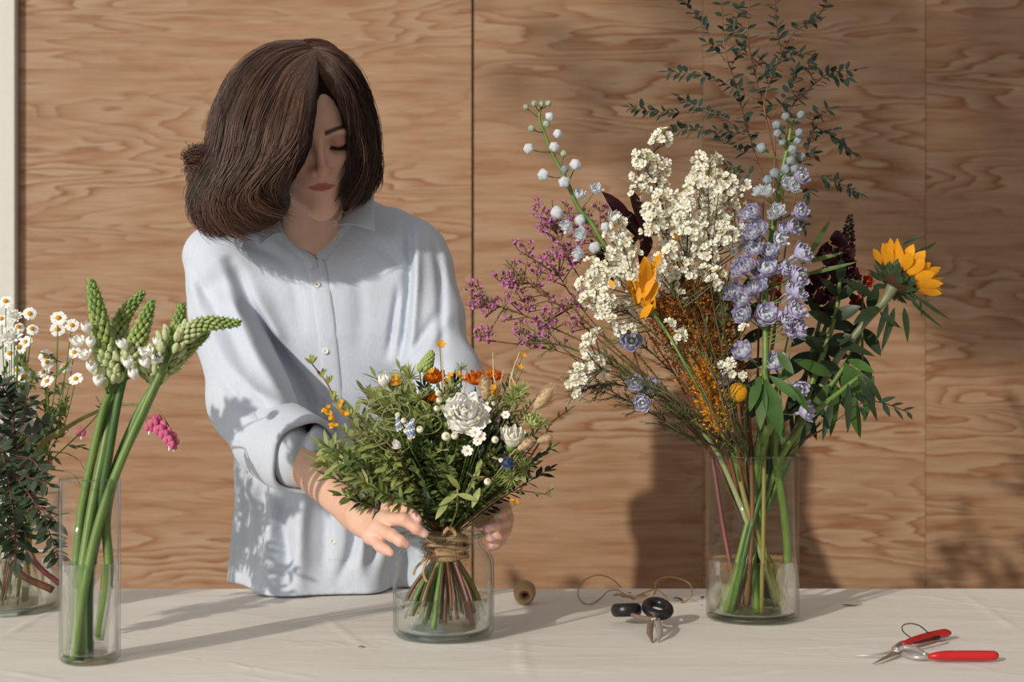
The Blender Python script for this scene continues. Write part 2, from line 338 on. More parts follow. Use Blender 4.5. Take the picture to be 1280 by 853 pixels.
# shouldered jar under the woman's hands
J = P(554.5, 798, 2.035); Jx, Jy = J.x, J.y
JR, JH = 0.0722, 0.149
o = [(0, 0.003), (0.045, 0.003), (0.056, 0.0), (JR - 0.006, 0.002), (JR - 0.001, 0.008), (JR, 0.014), (JR, 0.104), (JR - 0.001, 0.112), (JR - 0.005, 0.121), (JR - 0.012, 0.129), (JR - 0.017, 0.134), (JR - 0.018, 0.139), (JR - 0.015, 0.143), (JR - 0.010, 0.1455), (JR - 0.008, 0.1475), (JR - 0.010, JH), (JR - 0.016, JH), (JR - 0.021, 0.146)]
i = [(JR - 0.0215, 0.135), (JR - 0.016, 0.127), (JR - 0.009, 0.118), (JR - 0.004, 0.109), (JR - 0.003, 0.100), (JR - 0.003, 0.018), (JR - 0.006, 0.012), (JR - 0.014, 0.009), (0, 0.012)]
vessel('glass_jar', 'squat clear glass jar with thick lip between the hands', Jx, Jy, o, i, JR - 0.012, 0.1465, 0.0028, 0.058, W1, GLASSG, 'jar')
# ---------------------------------------------------------------- sculpting: distance fields turned into one skin
class Field:
    def __init__(s, lo, hi, h):
        s.lo = np.array(lo, np.float32); s.h = h; s.n = np.ceil((np.array(hi) - s.lo) / h).astype(int) + 1
        s.D = np.full(s.n, 0.05, np.float32)
    def sub(s, blo, bhi):
        a = np.clip(np.floor((np.array(blo) - s.lo) / s.h).astype(int), 0, s.n); b = np.clip(np.ceil((np.array(bhi) - s.lo) / s.h).astype(int) + 1, 0, s.n)
        if (b <= a).any(): return None
        sl_ = tuple(slice(x, y) for x, y in zip(a, b))
        ax = [s.lo[i] + s.h * np.arange(a[i], b[i], dtype=np.float32) for i in range(3)]
        return sl_, ax[0][:, None, None], ax[1][None, :, None], ax[2][None, None, :]
    def put(s, fn, blo, bhi, k=0.01, op='u'):
        q = s.sub(np.array(blo) - k - 2 * s.h, np.array(bhi) + k + 2 * s.h)
        if q is None: return
        sl_, X, Y, Z = q; d = fn(X, Y, Z); D = s.D[sl_]
        if op == 'u':
            hh = np.maximum(k - np.abs(D - d), 0) / k; s.D[sl_] = np.minimum(D, d) - hh * hh * k * 0.25
        elif op == 's':
            d = -d; hh = np.maximum(k - np.abs(D - d), 0) / k; s.D[sl_] = np.maximum(D, d) + hh * hh * k * 0.25
        elif op == 'a': s.D[sl_] = D + d
    def cone(s, a, b, ra, rb, k=0.01, op='u', flat=None):
        a, b = np.array(tuple(a), float), np.array(tuple(b), float); ab = b - a; L2 = max(ab.dot(ab), 1e-12); r = max(ra, rb)
        def fn(X, Y, Z):
            t = np.clip(((X - a[0]) * ab[0] + (Y - a[1]) * ab[1] + (Z - a[2]) * ab[2]) / L2, 0, 1)
            dx, dy, dz = X - a[0] - t * ab[0], Y - a[1] - t * ab[1], Z - a[2] - t * ab[2]
            q = dx * dx + dy * dy + dz * dz
            if flat is not None:   # flat = (unit vector, squash>1): thinner along the vector
                u, m_ = flat; e = dx * u[0] + dy * u[1] + dz * u[2]; q = q + (m_ * m_ - 1) * e * e
            return np.sqrt(q) - (ra + (rb - ra) * t)
        s.put(fn, np.minimum(a, b) - r, np.maximum(a, b) + r, k, op)
    def chain(s, pts, rr, k=0.01, op='u', flat=None):
        for i in range(len(pts) - 1): s.cone(pts[i], pts[i + 1], rr[i], rr[i + 1], k if i == 0 else min(k, 0.006), op, flat)
    def ell(s, c, r, k=0.01, op='u', M=None):
        c = np.array(tuple(c), float); r = np.array(r, float); R = np.eye(3) if M is None else np.array(M.to_3x3()); ir = R.T; m_ = r.max()
        def fn(X, Y, Z):
            x, y, z = X - c[0], Y - c[1], Z - c[2]
            p = [(ir[i, 0] * x + ir[i, 1] * y + ir[i, 2] * z) for i in range(3)]
            k0 = np.sqrt(sum((p[i] / r[i]) ** 2 for i in range(3))) + 1e-6; k1 = np.sqrt(sum((p[i] / r[i] ** 2) ** 2 for i in range(3))) + 1e-6
            return k0 * (k0 - 1) / k1
        s.put(fn, c - m_, c + m_, k, op)
    def mesh(s):
        D = s.D; I = D < 0; n = D.shape
        acc = np.zeros((n[0] - 1, n[1] - 1, n[2] - 1), bool); c8 = [I[i:n[0] - 1 + i, j:n[1] - 1 + j, k:n[2] - 1 + k] for i in (0, 1) for j in (0, 1) for k in (0, 1)]
        al_ = c8[0].copy(); an = c8[0].copy()
        for c in c8[1:]: al_ &= c; an |= c
        act = an & ~al_; idx = np.argwhere(act); vid = np.full(act.shape, -1, np.int32); vid[act] = np.arange(len(idx))
        off = np.array([(i, j, k) for i in (0, 1) for j in (0, 1) for k in (0, 1)])
        vals = np.stack([D[tuple((idx + o).T)] for o in off], 1); P_ = np.zeros((len(idx), 3)); cnt = np.zeros(len(idx))
        for a in range(8):
            for b in range(a + 1, 8):
                if np.abs(off[a] - off[b]).sum() != 1: continue
                va, vb = vals[:, a], vals[:, b]; m_ = (va < 0) != (vb < 0); t = np.where(m_, va / np.where(va == vb, 1, va - vb), 0)
                P_ += np.where(m_[:, None], off[a] + t[:, None] * (off[b] - off[a]), 0); cnt += m_
        V = s.lo + (idx + P_ / cnt[:, None]) * s.h; F = []
        for ax in range(3):
            u, v = [(1, 2), (2, 0), (0, 1)][ax]
            sa = [slice(None)] * 3; sb = [slice(None)] * 3; sa[ax] = slice(0, -1); sb[ax] = slice(1, None)
            A, B = I[tuple(sa)], I[tuple(sb)]; E = np.argwhere(A != B); E = E[(E[:, u] > 0) & (E[:, v] > 0) & (E[:, u] < n[u] - 1) & (E[:, v] < n[v] - 1)]
            ins = A[tuple(E.T)]; eu = np.zeros(3, int); eu[u] = 1; ev = np.zeros(3, int); ev[v] = 1
            q = np.stack([vid[tuple((E - eu - ev).T)], vid[tuple((E - ev).T)], vid[tuple(E.T)], vid[tuple((E - eu).T)]], 1)
            q[~ins] = q[~ins][:, ::-1]; F.append(q[(q >= 0).all(1)])
        return V, np.vstack(F)
def np_mesh(name, V, F, mats, parent=None):
    me = bpy.data.meshes.new(name); me.vertices.add(len(V)); me.vertices.foreach_set('co', np.asarray(V, np.float32).ravel())
    me.loops.add(len(F) * 4); me.loops.foreach_set('vertex_index', np.asarray(F, np.int32).ravel())
    me.polygons.add(len(F)); me.polygons.foreach_set('loop_start', np.arange(len(F), dtype=np.int32) * 4); me.polygons.foreach_set('loop_total', np.full(len(F), 4, np.int32))
    me.polygons.foreach_set('use_smooth', np.ones(len(F), bool)); me.update(calc_edges=True); me.validate()
    for m_ in (mats if isinstance(mats, (list, tuple)) else [mats]): me.materials.append(m_)
    return obj_me(name, me, parent)
def point_attr(me, name, vals):
    a = me.attributes.new(name, 'FLOAT', 'POINT'); a.data.foreach_set('value', np.asarray(vals, np.float32))
# ---------------------------------------------------------------- the florist: skeleton
HR = Matrix.Rotation(math.radians(-7), 3, 'Y') @ Matrix.Rotation(math.radians(15), 3, 'Z') @ Matrix.Rotation(math.radians(24), 3, 'X')   # head: roll, turn, bow
NOSE = P(403, 214, 2.262); HO = NOSE - HR @ Vector((0, -.113, -.036))
def H(x, y, z): return HO + HR @ Vector((x, y, z))
def skin_mat():
    t = NT('skin'); tc = t.n('TexCoord'); nz = t.n('TexNoise', i_Scale=35.0, i_Detail=4.0); t.l(tc.outputs['Object'], nz.inputs['Vector'])
    r = t.ramp(nz.outputs['Fac'], [(0.3, srgb(210, 166, 143)), (0.7, srgb(221, 181, 160))]); src = r.outputs[0]
    for nm, c, f in (('lip', srgb(170, 88, 82), 0.9), ('lid', srgb(150, 84, 66), 0.5), ('flush', srgb(208, 126, 104), 0.6), ('brow', srgb(56, 34, 26), 0.95), ('nail', srgb(240, 196, 184), 1.0)):
        at = t.n('Attribute', attribute_name=nm); ml = t.n('Math', operation='MULTIPLY'); ml.inputs[1].default_value = f; t.l(at.outputs['Fac'], ml.inputs[0])
        mx = t.n('MixRGB'); mx.inputs[2].default_value = c; t.l(ml.outputs[0], mx.inputs[0]); t.l(src, mx.inputs[1]); src = mx.outputs[0]
    b = t.b; t.l(src, b.inputs['Base Color']); b.inputs['Roughness'].default_value = 0.48; b.inputs['Specular IOR Level'].default_value = 0.35
    b.inputs['Subsurface Weight'].default_value = 0.25; b.inputs['Subsurface Radius'].default_value = (0.010, 0.004, 0.002); b.inputs['Subsurface Scale'].default_value = 1.0
    bp = t.n('Bump', i_Strength=0.12, i_Distance=0.0005); n2 = t.n('TexNoise', i_Scale=600.0); t.l(tc.outputs['Object'], n2.inputs['Vector']); t.l(n2.outputs['Fac'], bp.inputs['Height']); t.l(bp.outputs[0], b.inputs['Normal'])
    return t.m
SKIN = skin_mat()
F_ = Field((-0.66, 1.90, 0.80), (0.06, 2.70, 1.72), 0.0020)
# head
def hell(c, r, k=0.01, op='u', M=None): F_.ell(H(*c), r, k, op, HR if M is None else HR @ M)
def hcone(a, b, ra, rb, k=0.01, op='u'): F_.cone(H(*a), H(*b), ra, rb, k, op)
hell((0, .012, .035), (.073, .094, .085)); hell((0, -.028, -.030), (.0545, .062, .082), 0.03)
for s_ in (-1, 1):
    hell((s_ * .034, -.058, -.030), (.023, .028, .030), 0.025)            # cheek
    hcone((s_ * .050, .000, -.045), (s_ * .033, -.045, -.086), .016, .014, 0.02)   # jaw
    hcone((s_ * .033, -.045, -.086), (s_ * .005, -.078, -.105), .014, .012, 0.02)
    hell((s_ * .027, -.078, .016), (.020, .011, .009), 0.016)              # brow ridge
    hell((s_ * .033, -.096, -.001), (.020, .015, .014), 0.012, 's')         # socket
    hell((s_ * .0325, -.0755, .002), (.0150, .0135, .0125), 0.004)        # lowered lid over the eye
    hell((s_ * .0325, -.0900, -.0065), (.014, .0030, .0016), 0.003, 's')   # lid line
    hcone((s_ * .010, -.096, -.040), (s_ * .0125, -.0925, -.0385), .0068, .0062, 0.006)   # nostril wing
    hcone((s_ * .074, .012, .006), (s_ * .071, .004, -.030), .011, .007, 0.006)     # ear
hell((0, -.080, -.098), (.017, .014, .017), 0.03); hell((0, -.060, -.076), (.040, .024, .030), 0.02)                         # chin
hcone((0, -.083, .012), (0, -.1100, -.0350), .0064, .0070, 0.010); hell((0, -.1130, -.0365), (.0092, .0082, .0076), 0.006)
hcone((0, -.106, -.041), (0, -.093, -.049), .0042, .0035, 0.005)
for s_ in (-1, 1): hell((s_ * .0062, -.1015, -.0455), (.0032, .0050, .0026), 0.002, 's')
hell((0, -.0810, -.062), (.028, .0125, .018), 0.016)                        # mouth mound
for s_ in (-1, 1): hcone((s_ * .0035, -.0912, -.0610), (s_ * .0280, -.0775, -.0652), .0036, .0012, 0.005)
hcone((-.010, -.0895, -.0702), (.010, -.0895, -.0702), .0044, .0044, 0.005); hcone((-.010, -.0895, -.0700), (-.0255, -.0785, -.0666), .0040, .0012, 0.004); hcone((.010, -.0895, -.0700), (.0255, -.0785, -.0666), .0040, .0012, 0.004)
for s_ in (-1, 1): hcone((0, -.0955, -.0655), (s_ * .0285, -.0795, -.0655), .0008, .0008, 0.0015, 's')
# neck and chest
NB = P(392, 300, 2.475); hd = H(0, .010, -.055)
F_.cone(hd, NB, .050, .052, 0.02); F_.cone(H(0, -.02, -.07), NB + Vector((0.0, -.02, 0.02)), .035, .042, 0.02)
CH = P(405, 400, 2.50)
F_.ell(P(405, 420, 2.53), (.105, .070, .19), 0.04); F_.cone(P(310, 325, 2.51), P(505, 325, 2.53), .036, .036, 0.04)
F_.cone(P(398, 300, 2.485), P(400, 350, 2.475), .048, .055, 0.03)
# arms   (A = the arm at the left of the photo, B = the other)
A_SH, A_EL, A_WR = P(296, 325, 2.525), P(322, 520, 2.28), P(436, 636, 2.085)
B_SH, B_EL, B_WR = P(515, 325, 2.545), P(580, 505, 2.37), P(606, 612, 2.19)
F_.chain([A_SH, P(294, 415, 2.45), A_EL], [.026, .028, .034], 0.03); mid = A_EL.lerp(A_WR, 0.35); F_.cone(A_EL, mid, .038, .0365, 0.01); F_.cone(mid, A_WR, .0365, .0235, 0.01)
F_.chain([B_SH, B_EL], [.030, .036], 0.03); mid = B_EL.lerp(B_WR, 0.35); F_.cone(B_EL, mid, .040, .036, 0.01); F_.cone(mid, B_WR, .036, .024, 0.01)
# hand A
K = [P(486, 636, 2.010), P(481, 650, 1.995), P(473, 661, 1.990), P(464, 671, 1.993)]     # knuckles: index .. little
palm_n = (K[3] - K[0]).cross(A_WR - K[0]).normalized()
if palm_n.y > 0: palm_n = -palm_n      # out of the back of the hand, towards the camera
for i, kk in enumerate(K):
    st = A_WR.lerp(P(446, 652, 2.07), i / 3); F_.cone(st, kk, .0155, .0105, 0.012)
F_.ell(K[0].lerp(K[3], .5).lerp(A_WR, .45), (.030, .020, .024), 0.015)
FA = [[K[0], P(505, 636, 1.985), P(517, 645, 1.972), P(522, 650, 1.968)],
      [K[1], P(505, 650, 1.966), P(521, 661, 1.962), P(530, 667, 1.966)],
      [K[2], P(491, 670, 1.962), P(501, 677, 1.957), P(507, 680, 1.960)],
      [K[3], P(475, 683, 1.970), P(483, 688, 1.962), P(488, 691, 1.962)]]
RA = [[.0103, .0088, .0078, .0066], [.0106, .0092, .0080, .0070], [.0102, .0088, .0078, .0068], [.0092, .0078, .0070, .0062]]
nails = []
for fp, rr in zip(FA, RA):
    F_.chain(fp, rr, 0.004); F_.ell(fp[0], (.0112, .0112, .0112), 0.006)
    e = fp[-1]; d = (fp[-1] - fp[-2]).normalized(); nn = (Vector((-.25, -1, .45)) - d * d.dot(Vector((-.25, -1, .45)))).normalized(); nails.append((e - d * .0015, d, nn, rr[-1]))
TA = [P(462, 634, 2.06), P(484, 632, 2.035), P(503, 640, 2.030), P(516, 652, 2.035)]      # thumb, behind the leaves
F_.chain(TA, [.015, .0118, .0098, .0082], 0.010)
# hand B, curling round the far right of the bouquet
KB = [P(629, 636, 2.135), P(632, 648, 2.125), P(630, 659, 2.120), P(625, 668, 2.120)]
for i, kk in enumerate(KB): F_.cone(B_WR.lerp(P(604, 640, 2.18), i / 3), kk, .0155, .0105, 0.012)
FB = [[KB[0], P(632, 637, 2.095), P(626, 642, 2.068), P(619, 648, 2.058)],
      [KB[1], P(631, 652, 2.082), P(620, 657, 2.052), P(609, 661, 2.045)],
      [KB[2], P(630, 665, 2.080), P(622, 670, 2.052), P(613, 673, 2.044)],
      [KB[3], P(626, 675, 2.082), P(620, 681, 2.060), P(614, 684, 2.052)]]
for fp, rr in zip(FB, RA): F_.chain(fp, rr, 0.004); F_.ell(fp[0], (.0108, .0108, .0108), 0.006)
for fp, rr in zip(FB, RA):
    e = fp[-1]; d = (fp[-1] - fp[-2]).normalized(); v_ = Vector((.5, -1, .35)); nn = (v_ - d * d.dot(v_)).normalized(); nails.append((e - d * .0012, d, nn, rr[-1]))
F_.chain([P(606, 628, 2.165), P(612, 636, 2.13), P(606, 645, 2.10), P(598, 655, 2.09)], [.015, .0118, .0098, .0082], 0.010)
F_.D[:, :, :1] = 0.05
V, F = F_.mesh(); del F_.D
V = V + 0
person = np_mesh('person', V, F, SKIN)
Hinv = np.array(HR.inverted()); L = (V - np.array(HO)) @ Hinv.T; x, y, z = L[:, 0], L[:, 1], L[:, 2]; ax_ = np.abs(x)
front = (y < -.06) & (ax_ < .08) & (np.abs(z) < .13)
sst = lambda a, b, t: np.clip((t - a) / (b - a), 0, 1) ** 2 * (3 - 2 * np.clip((t - a) / (b - a), 0, 1))
upz = -.0645 + 0 * x; topline = -.0592 - .0075 * (ax_ / .028) ** 1.5 + .0016 * np.exp(-((ax_ - .006) / .004) ** 2); botline = -.0738 + .0088 * (ax_ / .027) ** 2
lip = front * (ax_ < .0285) * sst(0, .0016, topline - z) * sst(0, .0018, z - botline) * (y < -.069)
ex = (ax_ - .0325); lid = front * np.clip(1 - (ex / .020) ** 2 - ((z - .003) / .013) ** 2, 0, 1) ** .6
flush = front * (np.exp(-((z + .038) / .014) ** 2 - (ax_ / .016) ** 2) * .6 + np.exp(-((z + .036) / .022) ** 2 - ((ax_ - .04) / .018) ** 2) * .35)
bl = .0185 + .006 * np.sin(np.clip((ax_ - .012) / .042, 0, 1) * 2.5) - .0; bw = .0042 * (1 - .6 * np.clip((ax_ - .012) / .042, 0, 1)); brow = front * (ax_ > .011) * (ax_ < .055) * sst(-.001, .0012, bw - np.abs(z - bl))
me = person.data; nail = np.zeros(len(V))
for e, d, nn, r in nails:
    q = V - np.array(e); a = q @ np.array(d); s2 = np.cross(np.array(d), np.array(nn)); b_ = q @ s2; c_ = q @ np.array(nn)
    nail = np.maximum(nail, (c_ > r * .45) * (c_ < r * 1.6) * sst(0, .0008, r * .85 - np.abs(b_)) * sst(0, .001, a + r * .9) * (a < r * 1.4))
handf = np.zeros(len(V))
for fp in FA + FB:
    for q in fp[1:3] + [fp[0]]: handf = np.maximum(handf, .5 * np.exp(-((V - np.array(q)) ** 2).sum(1) / .010 ** 2))
    handf = np.maximum(handf, .75 * np.exp(-((V - np.array(fp[3])) ** 2).sum(1) / .010 ** 2))
for nm, v_ in (('lip', lip), ('lid', lid), ('flush', np.maximum(flush, handf)), ('brow', brow), ('nail', nail)): point_attr(me, nm, v_)
person['label'] = 'woman with wavy brown hair in a pale blue shirt, bending over the jar bouquet'; person['category'] = 'person'
# lashes
DARKHAIR = mat('dark_lash', srgb(34, 22, 18), 0.6)
for s_ in (-1, 1):
    m = MB()
    for k in range(26):
        u = k / 25 * 2 - 1; b0 = H(s_ * .0325 + u * .0135, -.0885 + abs(u) ** 2 * .008, -.0065 + .0030 * u * u)
        e1 = H(s_ * .0325 + u * .0175 + s_ * .001, -.0945 + abs(u) ** 2 * .008, -.0105 + .002 * u * u); m.tube([b0, b0.lerp(e1, .5) - HR @ Vector((0, 0, .0012)), e1], [.0007, .0005, .0002], 4)
    m.tube([H(s_ * .0325 + u * .0142, -.0888 + u * u * .009, -.0063 + .0032 * u * u) for u in np.linspace(-1, 1, 9)], .0009, 5)
    m.build('eyelashes', DARKHAIR, person)
# ---------------------------------------------------------------- the shirt
def shirt_mat():
    t = NT('pale_blue_cotton'); tc = t.n('TexCoord')
    mp = t.n('Mapping'); mp.inputs['Scale'].default_value = (520, 520, 45); t.l(tc.outputs['Object'], mp.inputs[0]); a = t.n('TexNoise', i_Scale=1.0, i_Detail=2.0); t.l(mp.outputs[0], a.inputs['Vector'])
    r = t.ramp(a.outputs['Fac'], [(0.35, srgb(190, 198, 211)), (0.65, srgb(200, 206, 217))]); t.l(r.outputs[0], t.b.inputs['Base Color'])
    b = t.n('TexNoise', i_Scale=16.0, i_Detail=3.0, i_Distortion=0.8); t.l(tc.outputs['Object'], b.inputs['Vector'])
    b1 = t.n('Bump', i_Strength=0.30, i_Distance=0.006); t.l(b.outputs['Fac'], b1.inputs['Height']); b2 = t.n('Bump', i_Strength=0.08, i_Distance=0.0004); t.l(a.outputs['Fac'], b2.inputs['Height']); t.l(b1.outputs[0], b2.inputs['Normal']); t.l(b2.outputs[0], t.b.inputs['Normal'])
    t.b.inputs['Roughness'].default_value = 0.85; t.b.inputs['Specular IOR Level'].default_value = 0.15; t.b.inputs['Sheen Weight'].default_value = 0.15
    return t.m
SHIRT = shirt_mat()
S = Field((-0.72, 1.98, 0.74), (0.10, 2.92, 1.50), 0.0040)
# trunk: an oval column whose centre, width and depth change with height: z, cx, cy, rx, ry
LV = np.array([(0.735, -.305, 2.645, .207, .192), (0.80, -.308, 2.635, .196, .160), (0.90, -.315, 2.615, .182, .135), (1.00, -.320, 2.580, .180, .132), (1.10, -.322, 2.545, .183, .130), (1.20, -.325, 2.520, .192, .122), (1.28, -.325, 2.507, .205, .108), (1.335, -.325, 2.500, .182, .085), (1.375, -.325, 2.495, .130, .062), (1.40, -.325, 2.49, .09, .05)])
def trunk(X, Y, Z):
    z = Z[0, 0]; cx, cy, rx, ry = (np.interp(z, LV[:, 0], LV[:, i])[None, None, :] for i in (1, 2, 3, 4))
    an = np.arctan2((Y - cy) / ry, (X - cx) / rx); lowf = np.clip((1.12 - z) / 0.38, 0, 1)[None, None, :]
    fold = (np.sin(an * 7 + 1.0 + z * 4) * .012 + .050 * np.exp(-((X + .385) / .06) ** 2) * (Y < cy) * lowf - .045 * np.exp(-((X + .20) / .035) ** 2) * (Y < cy) * lowf + np.sin(an * 13 - z * 6 + 2) * .004) * lowf
    d = (np.sqrt(((X - cx) / rx) ** 2 + ((Y - cy) / ry) ** 2) - 1) * np.minimum(rx, ry) * 0.95 - fold
    return np.maximum(d, Z - 1.405)
S.put(trunk, (-.60, 2.30, .745), (-.02, 2.90, 1.41), 0.01)
# shoulders, sleeves
def slope(px, py, D): return P(px, py, D)
S.cone(P(345, 288, 2.49), P(279, 326, 2.475), .048, .055, 0.05); S.cone(P(450, 280, 2.50), P(512, 320, 2.51), .048, .053, 0.05)
S.cone(P(279, 326, 2.475), P(292, 405, 2.44), .056, .067, 0.05); S.cone(P(292, 405, 2.44), P(318, 500, 2.31), .067, .070, 0.03)
S.cone(P(318, 500, 2.31), P(340, 545, 2.255), .070, .062, 0.03); S.cone(P(340, 545, 2.255), P(374, 566, 2.19), .060, .053, 0.02)
S.cone(P(512, 320, 2.51), P(534, 410, 2.47), .054, .060, 0.05); S.cone(P(534, 410, 2.47), P(566, 500, 2.38), .062, .060, 0.03); S.cone(P(566, 500, 2.38), P(585, 560, 2.28), .058, .052, 0.03)
# armpit creases and long folds: grooves (+) and ridges (-) drawn on the cloth
def pl(*q): return [P(a, b, 2.42) for a, b in q]
FOLDS = [(pl((291, 328), (322, 392), (352, 440), (388, 492), (402, 530)), .010, .016), (pl((278, 330), (308, 395), (338, 442), (372, 490)), .009, -.007),
         (pl((240, 330), (262, 370), (300, 420), (330, 465)), .009, .006), (pl((236, 345), (258, 392), (292, 440), (322, 480)), .009, -.004),
         (pl((509, 275), (511, 330), (508, 400), (500, 455)), .008, .012), (pl((519, 285), (521, 340), (519, 400), (514, 450)), .008, -.008), (pl((541, 300), (550, 350), (553, 420), (556, 460)), .007, .006),
         (pl((499, 355), (492, 400), (485, 445)), .006, .007), (pl((548, 390), (530, 420), (508, 452)), .007, .005), (pl((560, 395), (545, 425), (520, 460)), .008, -.004),
         (pl((402, 490), (408, 530), (404, 580)), .008, .010), (pl((372, 480), (386, 500), (394, 520)), .006, .007),
         (pl((345, 500), (360, 520), (385, 535)), .007, .007), (pl((300, 470), (330, 505), (372, 520)), .008, .006), (pl((310, 455), (345, 490), (385, 505)), .008, -.005), (pl((320, 540), (350, 530), (390, 525)), .006, .006),
         (pl((350, 625), (347, 660), (352, 700), (350, 735)), .012, .016), (pl((318, 600), (314, 660), (306, 730)), .012, .009), (pl((332, 600), (330, 660), (326, 730)), .010, -.008),
         (pl((378, 600), (372, 660), (372, 735)), .014, -.014), (pl((400, 610), (402, 660), (400, 720)), .012, .007), (pl((432, 600), (438, 650), (436, 690), (418, 730)), .008, .010), (pl((455, 640), (462, 680), (458, 720)), .010, .012), (pl((447, 640), (450, 680), (446, 720)), .008, -.006), (pl((480, 640), (478, 690), (486, 730)), .010, -.006),
         (pl((360, 330), (372, 370), (380, 420)), .012, .0035), (pl((440, 330), (452, 380), (450, 440)), .014, .0035), (pl((300, 300), (330, 312), (365, 330)), .010, .004), (pl((465, 305), (490, 320), (505, 340)), .010, .004),
         (pl((285, 560), (300, 580), (310, 600)), .010, .006), (pl((300, 640), (330, 650), (352, 640)), .010, .005)]
xs_ = S.lo[0] + S.h * np.arange(S.n[0]); zs_ = S.lo[2] + S.h * np.arange(S.n[2]); acc = np.zeros((S.n[0], S.n[2]), np.float32)
for pts, w_, dp in FOLDS:
    q = catmull(pts, 24); best = np.full(acc.shape, 9.0); bt = np.zeros(acc.shape)
    for i in range(23):
        ax0, az0, ax1, az1 = q[i][0], q[i][2], q[i + 1][0], q[i + 1][2]; dx, dz = ax1 - ax0, az1 - az0; L2 = dx * dx + dz * dz
        t = np.clip(((xs_[:, None] - ax0) * dx + (zs_[None, :] - az0) * dz) / L2, 0, 1); d_ = np.hypot(xs_[:, None] - ax0 - t * dx, zs_[None, :] - az0 - t * dz)
        m_ = d_ < best; best = np.where(m_, d_, best); bt = np.where(m_, (i + t) / 23, bt)
    acc += 1.45 * dp * np.exp(-(best / w_) ** 2) * np.sqrt(np.clip(np.sin(PI * np.clip(bt, 0.02, 0.98)), 0, 1))
xx, zz = xs_[:, None], zs_[None, :]
for k in range(14):
    an = RNG.uniform(-.9, .9) + (0.9 if k % 2 else -.5); fq = RNG.uniform(35, 75); ph = RNG.uniform(0, 6.28); px_, pz_ = RNG.uniform(-.55, -.05), RNG.uniform(.85, 1.38)
    acc += .0052 * np.sin((xx * math.cos(an) + zz * math.sin(an)) * fq + ph + 2 * np.sin(zz * 9 + k)) * np.exp(-((xx - px_) ** 2 + (zz - pz_) ** 2) / .07 ** 2)
ys_ = S.lo[1] + S.h * np.arange(S.n[1]); fr_ = np.clip((2.56 - ys_) / .05, 0, 1)
S.D += (acc[:, None, :] * fr_[None, :, None]).astype(np.float32)
# neckline: open down to the second button
W0, W1_, W2_ = P(352, 268, 2.43), P(443, 256, 2.43), P(394, 322, 2.43)
def wedge(X, Y, Z):
    def half(a, b):
        n_ = np.array((b.z - a.z, -(b.x - a.x))); n_ /= np.linalg.norm(n_); return (X - a.x) * n_[0] + (Z - a.z) * n_[1]
    d = np.maximum(half(W2_, W0), half(W1_, W2_)); d = np.maximum(d, Y - 2.50); return d + 0 * Y
c_ = (W0 + W1_ + W2_) / 3; sg = wedge(np.array([[[c_.x]]]), np.array([[[2.4]]]), np.array([[[c_.z]]]))[0, 0, 0]
if sg > 0:
    _w = wedge
    def wedge(X, Y, Z):
        def half(a, b):
            n_ = np.array((b.z - a.z, -(b.x - a.x))); n_ /= np.linalg.norm(n_); return -((X - a.x) * n_[0] + (Z - a.z) * n_[1])
        return np.maximum(np.maximum(half(W2_, W0), half(W1_, W2_)), Y - 2.50) + 0 * Y
S.put(wedge, (-.50, 2.2, 1.30), (-.15, 2.52, 1.50), 0.006, 's')
S.cone(P(396, 268, 2.50), P(396, 200, 2.49), .048, .062, 0.004, 's')
# sit on the table, hang behind it, cuff mouth open
q = S.sub((-.8, 1.9, .70), (.2, 3, 1.5)); sl_, X, Y, Z = q
fl_ = 0.7525 + 0.0 * X; S.D[sl_] = np.maximum(S.D[sl_], fl_ - Z)
hem = 0.7525 + 0.0 * X; S.D[sl_] = np.maximum(S.D[sl_], hem - Z)
V, F = S.mesh(); del S.D
shirt = np_mesh('shirt', V, F, SHIRT, person); shirt['label'] = 'pale blue cotton shirt with rolled sleeves'
sm_ = shirt.modifiers.new('smooth', 'SMOOTH'); sm_.iterations = 3; sm_.factor = 0.5
from mathutils.bvhtree import BVHTree
BV = BVHTree.FromPolygons([tuple(v) for v in V], [tuple(int(i) for i in f) for f in F])
def onshirt(px, py, D0=1.9, lift=0.001, far=1.2):
    """the place on the shirt's surface seen at this pixel"""
    o = Vector((0, 0, CAMZ)); d = (P(px, py, 1.0) - o).normalized(); h_ = BV.ray_cast(o, d)
    if h_[0] is None or h_[0].y > 2.75: return P(px, py, 2.44)
    return h_[0] - d * lift
def strip(path, w_, lift, thick, name, n=40, dirv=None):
    """a band of cloth lying on the shirt along a pixel path"""
    q = catmull(path, n); rows = []
    for i in range(n):
        t = q[min(i + 1, n - 1)] - q[max(i - 1, 0)]; t /= np.linalg.norm(t); nx, ny = -t[1], t[0]
        r = []
        for u in np.linspace(-1, 1, 7):
            b = onshirt(q[i][0] + nx * u * w_ / 2, q[i][1] + ny * u * w_ / 2, lift=lift * (1 - u ** 6)); r.append(b)
        rows.append([tuple(v) for v in r])
    R = np.array(rows); 
    for _ in range(3): R[1:-1] = (R[:-2] + 2 * R[1:-1] + R[2:]) / 4
    back = R + np.array([0, thick, 0]); mm = MB(); full = np.concatenate([R, back[:, ::-1]], 1); mm.grid(full, closev=True); return mm.build(name, SHIRT, shirt)
strip([(393, 320), (398, 345), (404, 380), (409, 420), (414, 470), (419, 530), (424, 600), (424, 660), (421, 700)], 25, .0022, .004, 'button_placket', 70)
